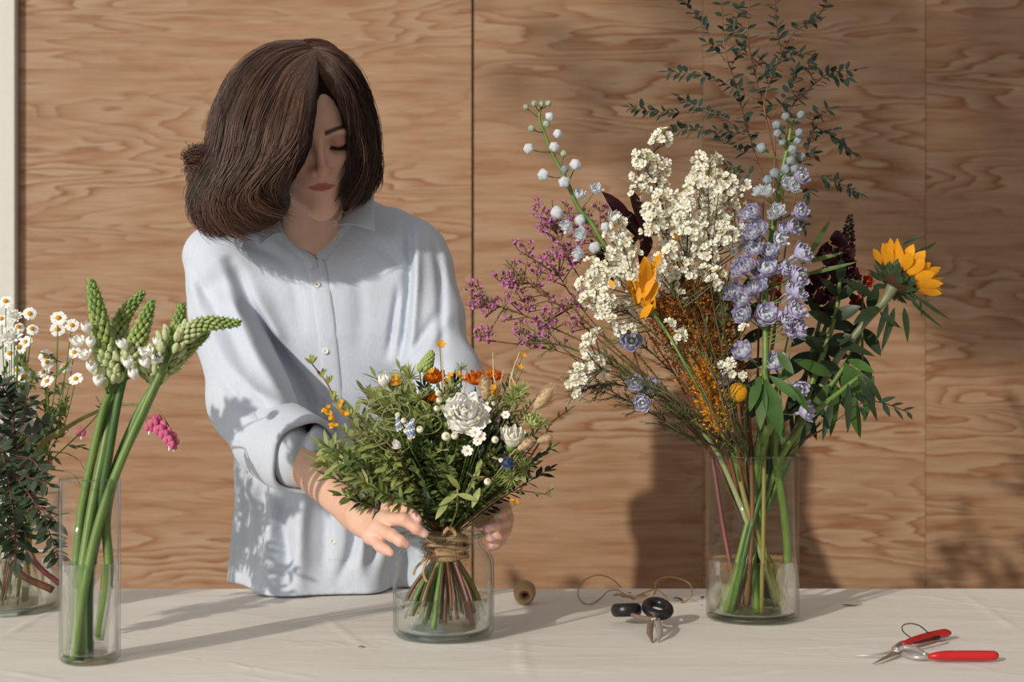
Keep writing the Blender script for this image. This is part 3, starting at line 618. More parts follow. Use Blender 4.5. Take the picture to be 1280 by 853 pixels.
# neck edges of the opening
def ribbon(pts, w_, name, th=.0018):
    """pts: list of (point, outward width vector)"""
    A = np.array([[tuple(Vector(p) + Vector(v) * u) for u in np.linspace(0, 1, 6)] for p, v in pts]); n_ = np.array([0, th, 0])
    mm = MB(); mm.grid(np.concatenate([A, (A + n_)[:, ::-1]], 1), closev=True)
    mm.add(A[0].tolist() + (A[0] + n_)[::-1].tolist(), [tuple(range(12))]); mm.add(A[-1].tolist() + (A[-1] + n_)[::-1].tolist(), [tuple(range(12))[::-1]])
    return mm.build(name, SHIRT, shirt)
# collar: inner (stand) edge and outer (fall) edge from the right tip round the neck to the left tip
inn = [(421, 282, 2.405), (436, 262, 2.418), (446, 247, 2.435), (449, 238, 2.47), (438, 230, 2.52), (410, 226, 2.545), (375, 230, 2.545), (352, 242, 2.51), (343, 258, 2.455), (345, 275, 2.425), (352, 292, 2.412)]
out = [(469, 288, 2.385), (468, 268, 2.405), (467, 252, 2.425), (466, 240, 2.47), (450, 236, 2.55), (410, 236, 2.58), (365, 240, 2.58), (335, 250, 2.54), (320, 268, 2.44), (318, 288, 2.40), (325, 307, 2.385)]
ci, co = catmull([tuple(P(*q)) for q in inn], 60), catmull([tuple(P(*q)) for q in out], 60)
A = []
for a, b in zip(ci, co):
    row = []
    for u in np.linspace(0, 1, 9):
        p = a + (b - a) * u; lift = math.sin(min(u * 2.2, 1) * PI / 2) * .010 - .010 * u ** 2; row.append((p[0], p[1] - lift * .8, p[2] + lift * .6))
    A.append(row)
A = np.array(A); mm = MB(); mm.grid(np.concatenate([A, (A + np.array([0, .0022, -.001]))[:, ::-1]], 1), closev=True)
n9 = 18
mm.add(np.concatenate([A[0], (A[0] + np.array([0, .0022, -.001]))[::-1]]), [tuple(range(n9))[::-1]]); mm.add(np.concatenate([A[-1], (A[-1] + np.array([0, .0022, -.001]))[::-1]]), [tuple(range(n9))])
col_ = mm.build('collar', SHIRT, shirt)
# turned edges down both sides of the open neck
for side, pth in ((0, [(345, 262), (352, 280), (366, 298), (380, 312), (392, 322), (397, 334)]), (1, [(440, 256), (428, 276), (415, 292), (403, 308), (396, 322)])):
    q = catmull(pth, 30); rows = []
    for i in range(30):
        t = q[min(i + 1, 29)] - q[max(i - 1, 0)]; t /= np.linalg.norm(t); nx, ny = (t[1], -t[0]) if side == 0 else (-t[1], t[0])
        if side == 0: nx, ny = -abs(nx), abs(ny) * .6
        else: nx, ny = abs(nx), abs(ny) * .6
        base = [P(q[i][0] - nx * 2, q[i][1] - ny * 2, 2.415 + .0 * i)]
        D0 = onshirt(q[i][0] + nx * 10, q[i][1] + ny * 10).y
        rows.append([tuple(P(q[i][0] + nx * u, q[i][1] + ny * u, D0 - .004 + .0005 * abs(u - 6))) for u in np.linspace(-2, 15, 7)])
    R = np.array(rows)
    for _ in range(6): R[1:-1, :, 1] = (R[:-2, :, 1] + 2 * R[1:-1, :, 1] + R[2:, :, 1]) / 4
    mm = MB(); mm.grid(np.concatenate([R, (R + np.array([0, .006, 0]))[:, ::-1]], 1), closev=True); mm.build('neck_edge', SHIRT, shirt)
# cuff: a rolled band round the sleeve end
def cuff(a, b, r0, r1, squash, name, M=None):
    ax = (b - a).normalized(); u = ax.cross(Vector((0, 0, 1))).normalized(); v_ = ax.cross(u); L_ = (b - a).length; prof = []
    for t, r, in ((0.02, r0 - .004), (0.0, r0), (.04, r0 + .004), (.25, r0 + .0055), (.6, r0 * .6 + r1 * .4 + .006), (.93, r1 + .006), (1.0, r1 + .003), (1.0, r1 - .002), (.9, r1 - .004), (.5, r1 - .006)): prof.append((t * L_, r))
    G = [[tuple(a + ax * (t + .004 * math.sin(3 * th + 1)) + (u * math.cos(th) * 1.0 + v_ * math.sin(th) * squash) * (r + .0016 * math.sin(5 * th + t * 40) + .002 * math.sin(2 * th))) for th in np.linspace(0, 2 * PI, 49)[:-1]] for t, r in prof]
    mm = MB(); mm.grid(G, closev=True); return mm.build(name, SHIRT, shirt)
cuff(P(340, 548, 2.262), P(382, 572, 2.172), .060, .056, 1.0, 'rolled_cuff'); cuff(P(577, 535, 2.33), P(592, 570, 2.25), .058, .052, 0.95, 'rolled_cuff')
BUT = mat('white_button', srgb(228, 224, 214), 0.3, 0.03)
def button(px, py, r=.0055, pos=None):
    p = pos or onshirt(px, py, lift=.0035); m = MB(); q = aim((0, -1, .12)).to_matrix()
    prof = [(0, .0006), (r * .55, .0006), (r * .7, .0015), (r * .92, .0015), (r, .0006), (r, -.0006), (r * .9, -.001), (0, -.001)]
    a = np.linspace(0, 2 * PI, 21)[:-1]; G = np.array([[tuple(p + q @ Vector((rr * math.cos(t), rr * math.sin(t), zz))) for t in a] for rr, zz in prof]); m.grid(G, closev=True)
    for k in range(4): c = p + q @ Vector((.0014 * math.cos(k * PI / 2 + .7), .0014 * math.sin(k * PI / 2 + .7), .0007)); m.ball(c, .0006, 6, 4, 1)
    m.build('button', [BUT, DARKHAIR], shirt)
for a, b in ((396.5, 356), (407, 439), (417, 560), (416, 677)): button(a, b)
button(418, 280, .0042, P(418.5, 279, 2.398)); button(421, 300, .005)
# cuff button seam and pocket-less front done; trousers and shoes below the table
DENIM = mat('dark_trousers', srgb(52, 54, 62), 0.8, 0.1, 60, 0.2)
T = Field((-.62, 2.42, 0.03), (-.02, 3.0, 1.0), 0.008)
for sx in (-1, 1):
    hip = Vector((-.30 + sx * .085, 2.70, .86)); kn = Vector((-.30 + sx * .095, 2.71, .47)); an = Vector((-.30 + sx * .10, 2.76, .09))
    T.cone(hip, kn, .092, .066, .03); T.cone(kn, an, .066, .050, .02)
T.ell((-.30, 2.70, .90), (.165, .115, .10), .03); T.D[:, :, :2] = .05
V, F = T.mesh(); np_mesh('trousers', V, F, DENIM, person)
SHOE = mat('black_shoe_leather', srgb(30, 28, 28), 0.5)
for sx in (-1, 1):
    T = Field((-.30 + sx * .10 - .08, 2.50, -.01), (-.30 + sx * .10 + .08, 2.90, .16), 0.006)
    T.cone((-.30 + sx * .10, 2.79, .045), (-.30 + sx * .11, 2.60, .034), .038, .034, .02); T.cone((-.30 + sx * .10, 2.77, .05), (-.30 + sx * .10, 2.76, .11), .038, .042, .02)
    T.D[:, :, :3] = np.maximum(T.D[:, :, :3], .003); V, F = T.mesh(); V[:, 2] = np.maximum(V[:, 2], 0.001); np_mesh('shoe', V, F, SHOE, person)
# ---------------------------------------------------------------- hair: locks laid over a soft under-volume
def hair_mat():
    t = NT('brown_hair'); at = t.n('Attribute', attribute_name='tone'); r = t.ramp(at.outputs['Fac'], [(0.0, srgb(38, 23, 18)), (0.5, srgb(70, 46, 37)), (1.0, srgb(112, 80, 62))])
    t.l(r.outputs[0], t.b.inputs['Base Color']); t.b.inputs['Roughness'].default_value = 0.36; t.b.inputs['Specular IOR Level'].default_value = 0.45; return t.m
HAIR = hair_mat(); UNDER = mat('under_hair', srgb(40, 25, 20), 0.9, 0.3, 120, spec=.05)
def guide(q): return catmull([tuple(P(*a)) for a in q], 24)
# left sheet, from the back silhouette round to the lock beside the face
LS = [guide(q) for q in [
    [(380, 66, 2.44), (338, 66, 2.46), (300, 92, 2.47), (276, 140, 2.47), (268, 190, 2.46), (262, 225, 2.45), (258, 255, 2.44), (272, 282, 2.43), (292, 288, 2.43)],
    [(384, 60, 2.39), (338, 58, 2.40), (298, 86, 2.40), (273, 135, 2.40), (266, 180, 2.39), (248, 196, 2.38), (241, 190, 2.37), (247, 183, 2.36), (258, 190, 2.36)],
    [(386, 58, 2.37), (342, 58, 2.365), (302, 88, 2.36), (280, 140, 2.35), (272, 190, 2.34), (256, 228, 2.33), (250, 256, 2.33), (262, 280, 2.32), (284, 292, 2.33)],
    [(388, 60, 2.34), (348, 66, 2.31), (313, 100, 2.29), (294, 150, 2.275), (285, 195, 2.27), (270, 232, 2.27), (262, 258, 2.27), (272, 282, 2.275), (298, 294, 2.28)],
    [(390, 64, 2.32), (357, 76, 2.275), (328, 112, 2.245), (311, 160, 2.23), (303, 200, 2.23), (288, 228, 2.235), (280, 252, 2.24), (292, 278, 2.245), (318, 292, 2.26)],
    [(393, 68, 2.30), (368, 86, 2.255), (346, 122, 2.22), (330, 165, 2.205), (322, 200, 2.205), (305, 226, 2.21), (298, 248, 2.22), (312, 270, 2.23), (338, 282, 2.25)],
    [(395, 72, 2.29), (378, 94, 2.24), (362, 128, 2.205), (350, 168, 2.195), (342, 198, 2.195), (325, 222, 2.20), (316, 240, 2.21), (328, 258, 2.225), (350, 268, 2.245)],
    [(396, 76, 2.285), (382, 100, 2.24), (371, 132, 2.205), (362, 165, 2.19), (352, 192, 2.19), (336, 214, 2.195), (322, 230, 2.205), (326, 248, 2.22), (346, 262, 2.245)],
    [(397, 80, 2.285), (388, 104, 2.235), (381, 134, 2.20), (376, 162, 2.185), (370, 186, 2.18), (357, 208, 2.19), (344, 226, 2.20), (342, 242, 2.22), (354, 256, 2.25)]]]
RS = [guide(q) for q in [
    [(398, 78, 2.285), (408, 86, 2.26), (422, 100, 2.255), (434, 124, 2.262), (441, 152, 2.275), (443, 180, 2.29), (440, 207, 2.295), (431, 234, 2.305), (422, 258, 2.315)],
    [(396, 75, 2.29), (408, 82, 2.27), (424, 98, 2.265), (438, 126, 2.275), (446, 158, 2.29), (450, 190, 2.30), (448, 218, 2.305), (438, 242, 2.31), (430, 260, 2.32)],
    [(395, 70, 2.30), (410, 74, 2.29), (430, 90, 2.29), (447, 118, 2.305), (456, 152, 2.32), (460, 186, 2.33), (460, 214, 2.33), (452, 238, 2.33), (440, 254, 2.335)],
    [(392, 64, 2.33), (412, 66, 2.33), (434, 82, 2.335), (453, 112, 2.35), (463, 148, 2.36), (468, 184, 2.365), (468, 212, 2.36), (460, 236, 2.36), (448, 246, 2.36)],
    [(388, 60, 2.38), (412, 62, 2.39), (436, 78, 2.40), (453, 110, 2.41), (461, 150, 2.42), (463, 190, 2.42), (460, 225, 2.42), (450, 250, 2.42), (440, 258, 2.41)],
    [(384, 62, 2.43), (410, 66, 2.46), (430, 88, 2.48), (442, 120, 2.49), (448, 160, 2.49), (448, 200, 2.485), (442, 235, 2.48), (430, 258, 2.46), (420, 262, 2.45)]]]
BK = [guide(q) for q in [
    [(380, 66, 2.44), (345, 72, 2.47), (318, 110, 2.49), (304, 160, 2.49), (298, 205, 2.48), (300, 245, 2.46), (312, 270, 2.44)],
    [(382, 66, 2.45), (368, 78, 2.49), (355, 115, 2.51), (348, 165, 2.51), (345, 210, 2.50), (345, 250, 2.48), (350, 272, 2.46)],
    [(384, 64, 2.45), (390, 78, 2.50), (395, 115, 2.52), (396, 165, 2.52), (396, 210, 2.51), (395, 245, 2.49), (393, 264, 2.47)],
    [(384, 62, 2.43), (410, 70, 2.475), (424, 110, 2.50), (430, 160, 2.50), (430, 200, 2.49), (424, 235, 2.48), (415, 258, 2.46)]]]
U = Field((-.64, 2.10, 1.28), (-.18, 2.60, 1.76), 0.004)
HC = np.array(tuple(H(0, .02, .02)))
def inward(p, k):
    v = HC - p; v[2] *= .3; n_ = np.linalg.norm(v); return p + v / n_ * min(k, n_ * .8)
def hang(sheet, r, k):
    for g in sheet:
        q = [inward(p, k) for p in g[::2]]; n_ = len(q)
        for a in range(n_ - 1): U.cone(q[a], q[a + 1], r * min(1, .45 + a * .25) * (1 if a < n_ * .75 else .75), r * min(1, .45 + (a + 1) * .25) * (1 if a + 1 < n_ * .75 else .6), .022)
hang(LS[0:1] + LS[2:-2], .018, .025); hang(LS[-2:], .011, .017); hang(BK, .020, .016)
for g in RS:
    q = [inward(p, .013) for p in g[::2]]; n_ = len(q)
    for a in range(n_ - 1): U.cone(q[a], q[a + 1], .0125, .0125 if a + 1 < n_ * .75 else .009, .012)
U.ell(H(0, .018, .040), (.0765, .096, .086), .012, 'u', HR)
U.ell(H(.012, -.092, -.028), (.056, .055, .088), .006, 's', HR)    # clear of the face
U.ell(H(0.016, -.085, .035), (.030, .040, .040), .01, 's', HR)
V, F = U.mesh(); hm = np_mesh('hair', V, F, UNDER, person); hm['label'] = 'chin-length wavy brown hair swept to one side'
HBV = BVHTree.FromPolygons([tuple(v) for v in V], [tuple(int(i) for i in f) for f in F])
_l, _n, _i, _d = HBV.find_nearest(Vector(HC) + Vector((-.3, 0, 0))); HSG = 1.0 if _n.x < 0 else -1.0
def lift_out(g, rg):
    e = .0006 + .0022 * rg.random()
    for k in range(len(g)):
        l_, n_, i_, d_ = HBV.find_nearest(Vector(g[k]), .05)
        if l_ is None: continue
        n_ = n_ * HSG; sgn = (Vector(g[k]) - l_).dot(n_)
        if sgn < e: g[k] = l_ + n_ * e
    g[1:-1] = (g[:-2] + 2 * g[1:-1] + g[2:]) / 4; return g
def strands(sheet, count, seed, rad=.0006, spread=.007, clump=26, name='hair_locks', tone0=0.5, curl=.004):
    rg = np.random.default_rng(seed); A = np.array(sheet); ng, nk = A.shape[:2]; K_ = 26; NS = 3
    cl_u = np.sort(rg.random(clump)); cl_off = rg.standard_normal((clump, 3)) * spread * .7; cl_tone = rg.random(clump); cl_ph = rg.random(clump) * 6.28
    Vv, Ff, T_ = [], [], []; base = 0; a3 = np.arange(NS) * 2 * PI / NS
    for s_ in range(count):
        c = rg.integers(clump); u = np.clip(cl_u[c] + rg.standard_normal() * .022, 0, 1) if rg.random() < .75 else rg.random()
        x_ = u * (ng - 1); i = min(int(x_), ng - 2); f = x_ - i; f = f * f * (3 - 2 * f) * .3 + f * .7
        g = A[i] * (1 - f) + A[i + 1] * f
        L_ = .80 + .2 * rg.random(); t = np.linspace(0, L_, K_); gi = t * (nk - 1); j = np.minimum(gi.astype(int), nk - 2); g = g[j] + (g[j + 1] - g[j]) * (gi - j)[:, None]
        amp = np.linspace(0, 1, K_)[:, None]; wv = np.sin(amp * 9 + cl_ph[c]) * curl * amp
        g = g + cl_off[c] * (.25 + amp) + rg.standard_normal(3) * spread * (.25 + .75 * amp) + wv * np.array([.8, .3, .4]) + np.cumsum(rg.standard_normal((K_, 3)), 0) * .00016
        g = lift_out(g, rg); tg = np.gradient(g, axis=0); tg /= np.linalg.norm(tg, axis=1)[:, None] + 1e-9; up = np.array([0, -1, .2]); n1 = np.cross(tg, up); n1 /= np.linalg.norm(n1, axis=1)[:, None] + 1e-9; n2 = np.cross(tg, n1)
        r = rad * (.75 + .5 * rg.random()) * np.concatenate([np.linspace(.6, 1, 4), np.ones(K_ - 9), np.linspace(1, .25, 5)])[:, None]
        for a in a3: Vv.append(g + (n1 * math.cos(a) + n2 * math.sin(a)) * r)
        T_.append(np.full(K_ * NS, np.clip(tone0 + (cl_tone[c] - .5) * .8 + rg.standard_normal() * .20, 0, 1)))
        k0 = np.arange(K_ - 1)
        for a in range(NS):
            b_ = (a + 1) % NS; Ff.append(np.stack([base + a * K_ + k0, base + a * K_ + k0 + 1, base + b_ * K_ + k0 + 1, base + b_ * K_ + k0], 1))
        base += K_ * NS
    o = np_mesh(name, np.vstack(Vv), np.vstack(Ff), HAIR, hm); point_attr(o.data, 'tone', np.concatenate(T_)); return o
strands(LS, 6000, 3, name='swept_locks', tone0=.6, spread=.006, clump=34, curl=.011); strands(LS[4:], 2200, 8, spread=.004, name='front_locks', tone0=.66, clump=18, curl=.010)
strands(RS, 2600, 4, spread=.0055, name='side_locks', tone0=.32, curl=.010); strands(BK, 1500, 5, name='back_locks', tone0=.35)
# stray hairs
for q in [[(290, 100, 2.37), (268, 130, 2.37), (260, 160, 2.37), (262, 180, 2.37)], [(440, 92, 2.36), (462, 130, 2.37), (473, 170, 2.37), (472, 200, 2.37), (462, 215, 2.37)], [(445, 100, 2.36), (465, 140, 2.37), (470, 175, 2.37), (465, 205, 2.36)],
          [(268, 200, 2.38), (252, 192, 2.38), (240, 190, 2.37), (238, 196, 2.37)], [(262, 215, 2.38), (248, 200, 2.37), (242, 193, 2.37)], [(450, 110, 2.35), (468, 150, 2.36), (475, 185, 2.36)]]:
    m = MB(); m.tube([P(*a) for a in q], .0004, 4, n=16); o = m.build('stray_hair', HAIR, hm); point_attr(o.data, 'tone', np.full(len(o.data.vertices), .5))
# ---------------------------------------------------------------- flower materials and building blocks
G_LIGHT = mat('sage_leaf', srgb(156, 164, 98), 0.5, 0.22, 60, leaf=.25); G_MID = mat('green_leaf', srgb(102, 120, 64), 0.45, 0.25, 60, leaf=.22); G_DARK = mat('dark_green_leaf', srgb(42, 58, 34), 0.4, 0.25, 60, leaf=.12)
G_EUC = mat('blue_green_leaf', srgb(46, 62, 50), 0.42, 0.25, 70, leaf=.12); G_GLOSS = mat('glossy_leaf', srgb(66, 98, 42), 0.5, 0.2, 40, leaf=.25, spec=.3)
G_PISTA = mat('grey_green_leaf', srgb(64, 78, 58), 0.3, 0.25, 60, leaf=.12, spec=.5)
STEM_G = stemmat('green_stem', srgb(84, 112, 46), srgb(108, 132, 62)); STEM_D = stemmat('dark_green_stem', srgb(46, 76, 32), srgb(70, 100, 44)); STEM_P = stemmat('pale_stem', srgb(128, 134, 92), srgb(146, 150, 106))
STEM_B = stemmat('brown_twig', srgb(88, 54, 34), srgb(124, 80, 50)); STEM_R = stemmat('reddish_stem', srgb(104, 52, 58), srgb(132, 74, 72)); STEM_Y = stemmat('yellow_green_stem', srgb(112, 112, 50), srgb(136, 126, 66)); STEM_T = stemmat('olive_twig', srgb(66, 60, 36), srgb(88, 76, 46))
PET_W = mat('white_petal', srgb(250, 248, 242), 0.6, 0.02, 60, leaf=.2); PET_CR = mat('cream_petal', srgb(240, 237, 222), 0.6, 0.04, 60, leaf=.2); PET_LV = mat('lavender_petal', srgb(198, 192, 220), 0.6, 0.12, 90, leaf=.3); PET_PB = mat('pale_blue_petal', srgb(222, 226, 230), 0.6, 0.08, 90, leaf=.3)
PET_BUD = mat('blue_grey_bud', srgb(158, 168, 172), 0.6, 0.18, 120, leaf=.2); PET_LG = mat('green_white_bud', srgb(176, 190, 160), 0.6, 0.18, 120, leaf=.25)
PET_OR = mat('orange_petal', srgb(236, 132, 28), 0.55, 0.14, 90, leaf=.3); PET_YE = mat('golden_petal', srgb(238, 168, 34), 0.55, 0.10, 60, leaf=.3); PET_PK = mat('pink_petal', srgb(196, 124, 166), 0.6, 0.18, 90, leaf=.25); PET_HP = mat('hot_pink_petal', srgb(222, 112, 150), 0.55, 0.1, 90, leaf=.3)
PET_MR = mat('maroon_petal', srgb(66, 22, 34), 0.5, 0.3, 90, leaf=.12); LEAF_BG = mat('burgundy_leaf', srgb(70, 34, 40), 0.4, 0.25, 60, leaf=.12); PET_RD = mat('red_orange_petal', srgb(150, 44, 26), 0.5, 0.2, 80, leaf=.2)
DISC_Y = mat('yellow_disc', srgb(226, 160, 30), 0.8, 0.2, 900, 0.8); DISC_YG = mat('yellow_green_centre', srgb(178, 160, 80), 0.8, 0.2, 300); BALL_Y = mat('craspedia_yellow', srgb(222, 164, 36), 0.8, 0.16, 700, 1.0)
TAN = mat('dry_tan', srgb(196, 168, 134), 0.85, 0.12, 200); AMB1 = mat('amber_plume', srgb(188, 118, 42), 0.7, 0.3, 150, leaf=.2); AMB2 = mat('rust_plume', srgb(140, 78, 36), 0.7, 0.3, 150, leaf=.15); AMB3 = mat('golden_plume', srgb(226, 158, 40), 0.7, 0.2, 150, leaf=.25)
BLUETH = mat('blue_thistle', srgb(74, 84, 130), 0.7, 0.25, 200); STAR_G = mat('green_bud', srgb(166, 184, 110), 0.5, 0.16, 200, leaf=.2); STAR_D = mat('tip_bud', srgb(142, 168, 94), 0.5, 0.2, 200, leaf=.15); STAR_P = mat('pale_bud', srgb(204, 212, 160), 0.5, 0.1, 200, leaf=.25)
def petal(mb, fr, mi, rl, hl, wide, v0=0.0, curl=0.0, ruf=0.0, nu=6, nv=6, ph=0.0, tipr=.0, notch=0.0):
    """one cupped petal round +Z: fr angle, rl reach, hl height, wide half-angle"""
    G = []
    for i in range(nv + 1):
        v = v0 + (1 - v0) * i / nv; r = rl * math.sin(min(v, 1) * PI / 2) ** .85; z = hl * v; row = []
        if curl and v > .6: k = (v - .6) / .4; r += curl * k * k * rl; z -= curl * k * k * hl * .35
        sh = max(.25, (v / .5) ** .6) if v < .5 else math.sqrt(max(.10, 1 - ((v - .5) / .53) ** 2))
        for j in range(nu + 1):
            u = j / nu * 2 - 1; a = fr + u * wide * sh; e = 1 - .18 * u * u * v
            rr = r * e + ruf * rl * math.sin(u * 7 + ph + v * 3) * v * v; zz = z * (1 - .16 * u * u * v - notch * math.exp(-(u / .3) ** 2) * (v > .95)) + ruf * hl * .8 * math.sin(u * 9 + ph * 2) * v ** 3
            row.append((rr * math.cos(a), rr * math.sin(a), zz))
        G.append(row)
    mb.grid(G, mi)
def bloom(layers, ruf=.05, seed=0):
    """a flower mesh of petal rings; layers = (count, reach, height, half-angle, curl, material)"""
    m = MB(); rg = random.Random(seed)
    for li, (n_, rl, hl, wd, cu, mi) in enumerate(layers):
        for k in range(n_): petal(m, k * 2 * PI / n_ + li * .7 + rg.uniform(-.15, .15), mi, rl * rg.uniform(.9, 1.08), hl * rg.uniform(.9, 1.08), wd, .06, cu * rg.uniform(.5, 1.3), ruf, ph=rg.uniform(0, 6))
    return m
def mesh_of(m, mats, name):
    o = m.build(name, mats); me = o.data; bpy.data.objects.remove(o); return me
# shared meshes
rs = MB.lathe
B_WAX = []
for sd in range(3):
    m = MB(); rg = random.Random(sd)
    for k in range(5):
        a = k * 2 * PI / 5 + rg.uniform(-.1, .1); d = Vector((math.cos(a), math.sin(a), .25 + rg.uniform(-.1, .25))); m.leaf((d.x * .001, d.y * .001, .0008), d, (0, 0, 1), .0042, .0042, -.3, .12, 0, tip=0, wpos=.6, seg=3)
    m.lathe([(0, .0016), (.0009, .0015), (.0014, .0009), (.0012, -.0008), (.0003, -.0024), (0, -.0026)], 7, mi=1); B_WAX.append(mesh_of(m, [PET_CR, DISC_YG], 'waxflower_blossom'))
B_PINK = []
for sd in range(2):
    m = MB(); rg = random.Random(sd + 5)
    for k in range(5):
        a = k * 2 * PI / 5; d = Vector((math.cos(a), math.sin(a), .5 + rg.uniform(-.2, .4))); m.leaf((0, 0, 0), d, (0, 0, 1), .0036, .0036, -.2, .2, 0, tip=0, wpos=.6, seg=2)
    m.ball((0, 0, -.0010), (.0012, .0012, .002), 5, 4, 1); B_PINK.append(mesh_of(m, [PET_PK, STEM_R], 'pink_blossom'))
def daisy_mesh(R, n_, seed, droop=0.0):
    m = MB(); rg = random.Random(seed)
    for k in range(n_):
        a = k * 2 * PI / n_ + rg.uniform(-.08, .08); d = Vector((math.cos(a), math.sin(a), .12 + rg.uniform(-.12, .12) - droop)); m.leaf(d * R * .25, d, (0, 0, 1), R * .76 * rg.uniform(.9, 1.05), R * .40, .25, .06, 0, tip=0, wpos=.55, seg=3)
    return mesh_of(m, [PET_W], 'ray_petals')
D_PET = [daisy_mesh(.0125, 15, 1), daisy_mesh(.0125, 14, 2, .25), daisy_mesh(.0115, 13, 3, .5)]
m = MB(); m.lathe([(0, .0030), (.0018, .0028), (.0034, .0018), (.0042, .0002), (.0036, -.0012), (.0012, -.0026), (0, -.003)], 14); D_DISC = mesh_of(m, [DISC_Y], 'flower_disc')
m = bloom([(9, .011, .0035, .5, .4, 0), (10, .0105, .006, .45, .3, 0), (9, .008, .0085, .45, .1, 0), (8, .0055, .010, .5, 0, 0), (5, .003, .0105, .6, 0, 0)], .12, 4); POM = mesh_of(m, [PET_W], 'pompon_head')
DEL = []
for sd in range(4):     # open delphinium florets
    m = bloom([(5, .0104, .0130, .95, .10, 0), (5, .0096, .0145, .95, -.08, 0), (5, .0066, .0128, .9, -.3, 1)], .02, sd + 20)
    m.ball((0, 0, .0065), (.0022, .0022, .003), 6, 5, 1); m.tube([(0, 0, .001), (.001, 0, -.006), (.004, 0, -.012)], [.002, .0013, .0006], 5, 0); DEL.append(m)
DEL_LV = [mesh_of(m, [PET_LV, PET_PB], 'delphinium_floret') for m in DEL]
def bud_mesh(r, l, c, mats):
    m = MB(); G = []
    for i in range(14):
        t = i / 13; rr = r * math.sin(PI * (.06 + .90 * t)) ** .75; G.append([(rr * (1 + .10 * math.cos(5 * a)) * math.cos(a + t * .5), rr * (1 + .10 * math.cos(5 * a)) * math.sin(a + t * .5), l * t) for a in np.linspace(0, 2 * PI, 21)[:-1]])
    m.grid(G, closev=True, mi=c); a0 = len(G[0]); m.add([G[-1][j] for j in range(a0)], [tuple(range(a0))], c); m.tube([(0, 0, .001), (.0008, 0, -.005)], [.0013, .0005], 5, 1); return mesh_of(m, mats, 'delphinium_bud')
BUD_PB = [bud_mesh(.0074, .0135, 0, [PET_PB, STEM_G]), bud_mesh(.0066, .0140, 0, [PET_PB, STEM_G])]; BUD_GR = bud_mesh(.0050, .0110, 0, [PET_LG, STEM_G]); BUD_BL = bud_mesh(.0056, .0125, 0, [PET_BUD, STEM_G])
m = bloom([(5, .0085, .0110, .75, .12, 0), (5, .0070, .0128, .75, -.15, 0), (4, .0035, .0115, .7, 0, 0)], .01, 33); DEL_PB = mesh_of(m, [PET_PB, PET_PB], 'delphinium_floret')
def put(me, name, parent, p, d, s_=1.0, spin=None):
    return obj_me(name, me, parent, Vector(p), aim(d, RNG.uniform(0, 6.28) if spin is None else spin), s_)
CAMD = Vector((0, -1, .15))
def leaves_along(m, pts, n_, L, W, mi=0, start=.2, pair=True, up=.55, jit=.3, tipleaf=True, droop=.3, nrm=(0, -.6, .8), end=1.0):
    q = catmull(pts, 40)
    for k in range(n_):
        t = start + (end - start) * (k + .5) / n_; x = t * 39; i = min(int(x), 38); p = Vector(q[i] + (q[i + 1] - q[i]) * (x - i)); d = Vector(q[i + 1] - q[i]).normalized()
        side = d.cross(Vector(nrm)).normalized(); roll = RNG.uniform(-.9, .9)
        for sg in ((-1, 1) if pair else (1 if k % 2 else -1,)):
            sv = (Matrix.Rotation(roll, 3, d) @ side) * sg; dd = (sv + d * up + rdir(jit)).normalized(); n_v = (Vector(nrm) + rdir(.5)).normalized()
            m.leaf(p, dd, n_v, L * RNG.uniform(.75, 1.15), W * RNG.uniform(.8, 1.1), droop * RNG.uniform(-.2, 1.3), .18, mi, seg=4)
    if tipleaf: m.leaf(Vector(q[-1]), Vector(q[-1] - q[-3]), nrm, L * .9, W * .9, .1, .15, mi, seg=4)
def PP(l, D0=None):
    """list of (px, py, D)"""
    return [P(*a) if len(a) == 3 else P(a[0], a[1], D0) for a in l]
def vase_path(cx, cy, rr_b, rr_t, H_, first, ba=None, z0=TZ + .013, rt=None):
    """two points inside a vase for a stem that leaves it towards first"""
    dv = Vector((first.x - cx, first.y - cy, 0)); dist = dv.length; u = dv / (dist + 1e-9)
    slope = dist / max(first.z - (TZ + H_), .05); t = min(rr_t, .02 + slope * .10 if rt is None else rt)
    top = Vector((cx, cy, TZ + H_)) + u * t; b = Vector((cx, cy, z0)) - u * min(rr_b, rr_b * (.35 + slope)) if ba is None else Vector((cx + rr_b * math.cos(ba), cy + rr_b * math.sin(ba), z0))
    return [b, b.lerp(top, .5), top]
# ---------------------------------------------------------------- six thick flower stalks in the tall vase
def bud_spike(q0, q1, r0, name, parent, n_=110, bend=None):
    """cone of overlapping buds from q0 (wide) to q1 (tip)"""
    m = MB(); q = catmull([q0, bend if bend else q0.lerp(q1, .5), q1], 30); L_ = sum(np.linalg.norm(q[i + 1] - q[i]) for i in range(29))
    m.tube(q, [r0 * .45, r0 * .1], 8, 1)
    for k in range(n_):
        t = (k + .5) / n_; t = t ** .92; x = t * 29; i = min(int(x), 28); p = Vector(q[i] + (q[i + 1] - q[i]) * (x - i)); d = Vector(q[i + 1] - q[i]).normalized()
        a = k * 2.39996; u = d.orthogonal().normalized(); v_ = d.cross(u); o = u * math.cos(a) + v_ * math.sin(a); R = r0 * (1 - t ** 1.6) ** .6 * .84 + .0010
        bl = r0 * (1.0 - .42 * t); dd = (o * (.38 - .15 * t) + d).normalized(); br = bl * .34
        m.ball(p + o * R + dd * bl * .25, (br, br, bl * .62), 7, 5, (1 if t < .35 else (0 if t < .7 else 2)), aim(dd).to_matrix())
        m.leaf(p + o * R * .8, (o * .7 + d).normalized(), o, bl * 1.25, br * 1.5, -.5, .25, 2 if t > .4 else 0, seg=3)
    return m.build(name, [STAR_G, STAR_P, STAR_D], parent)
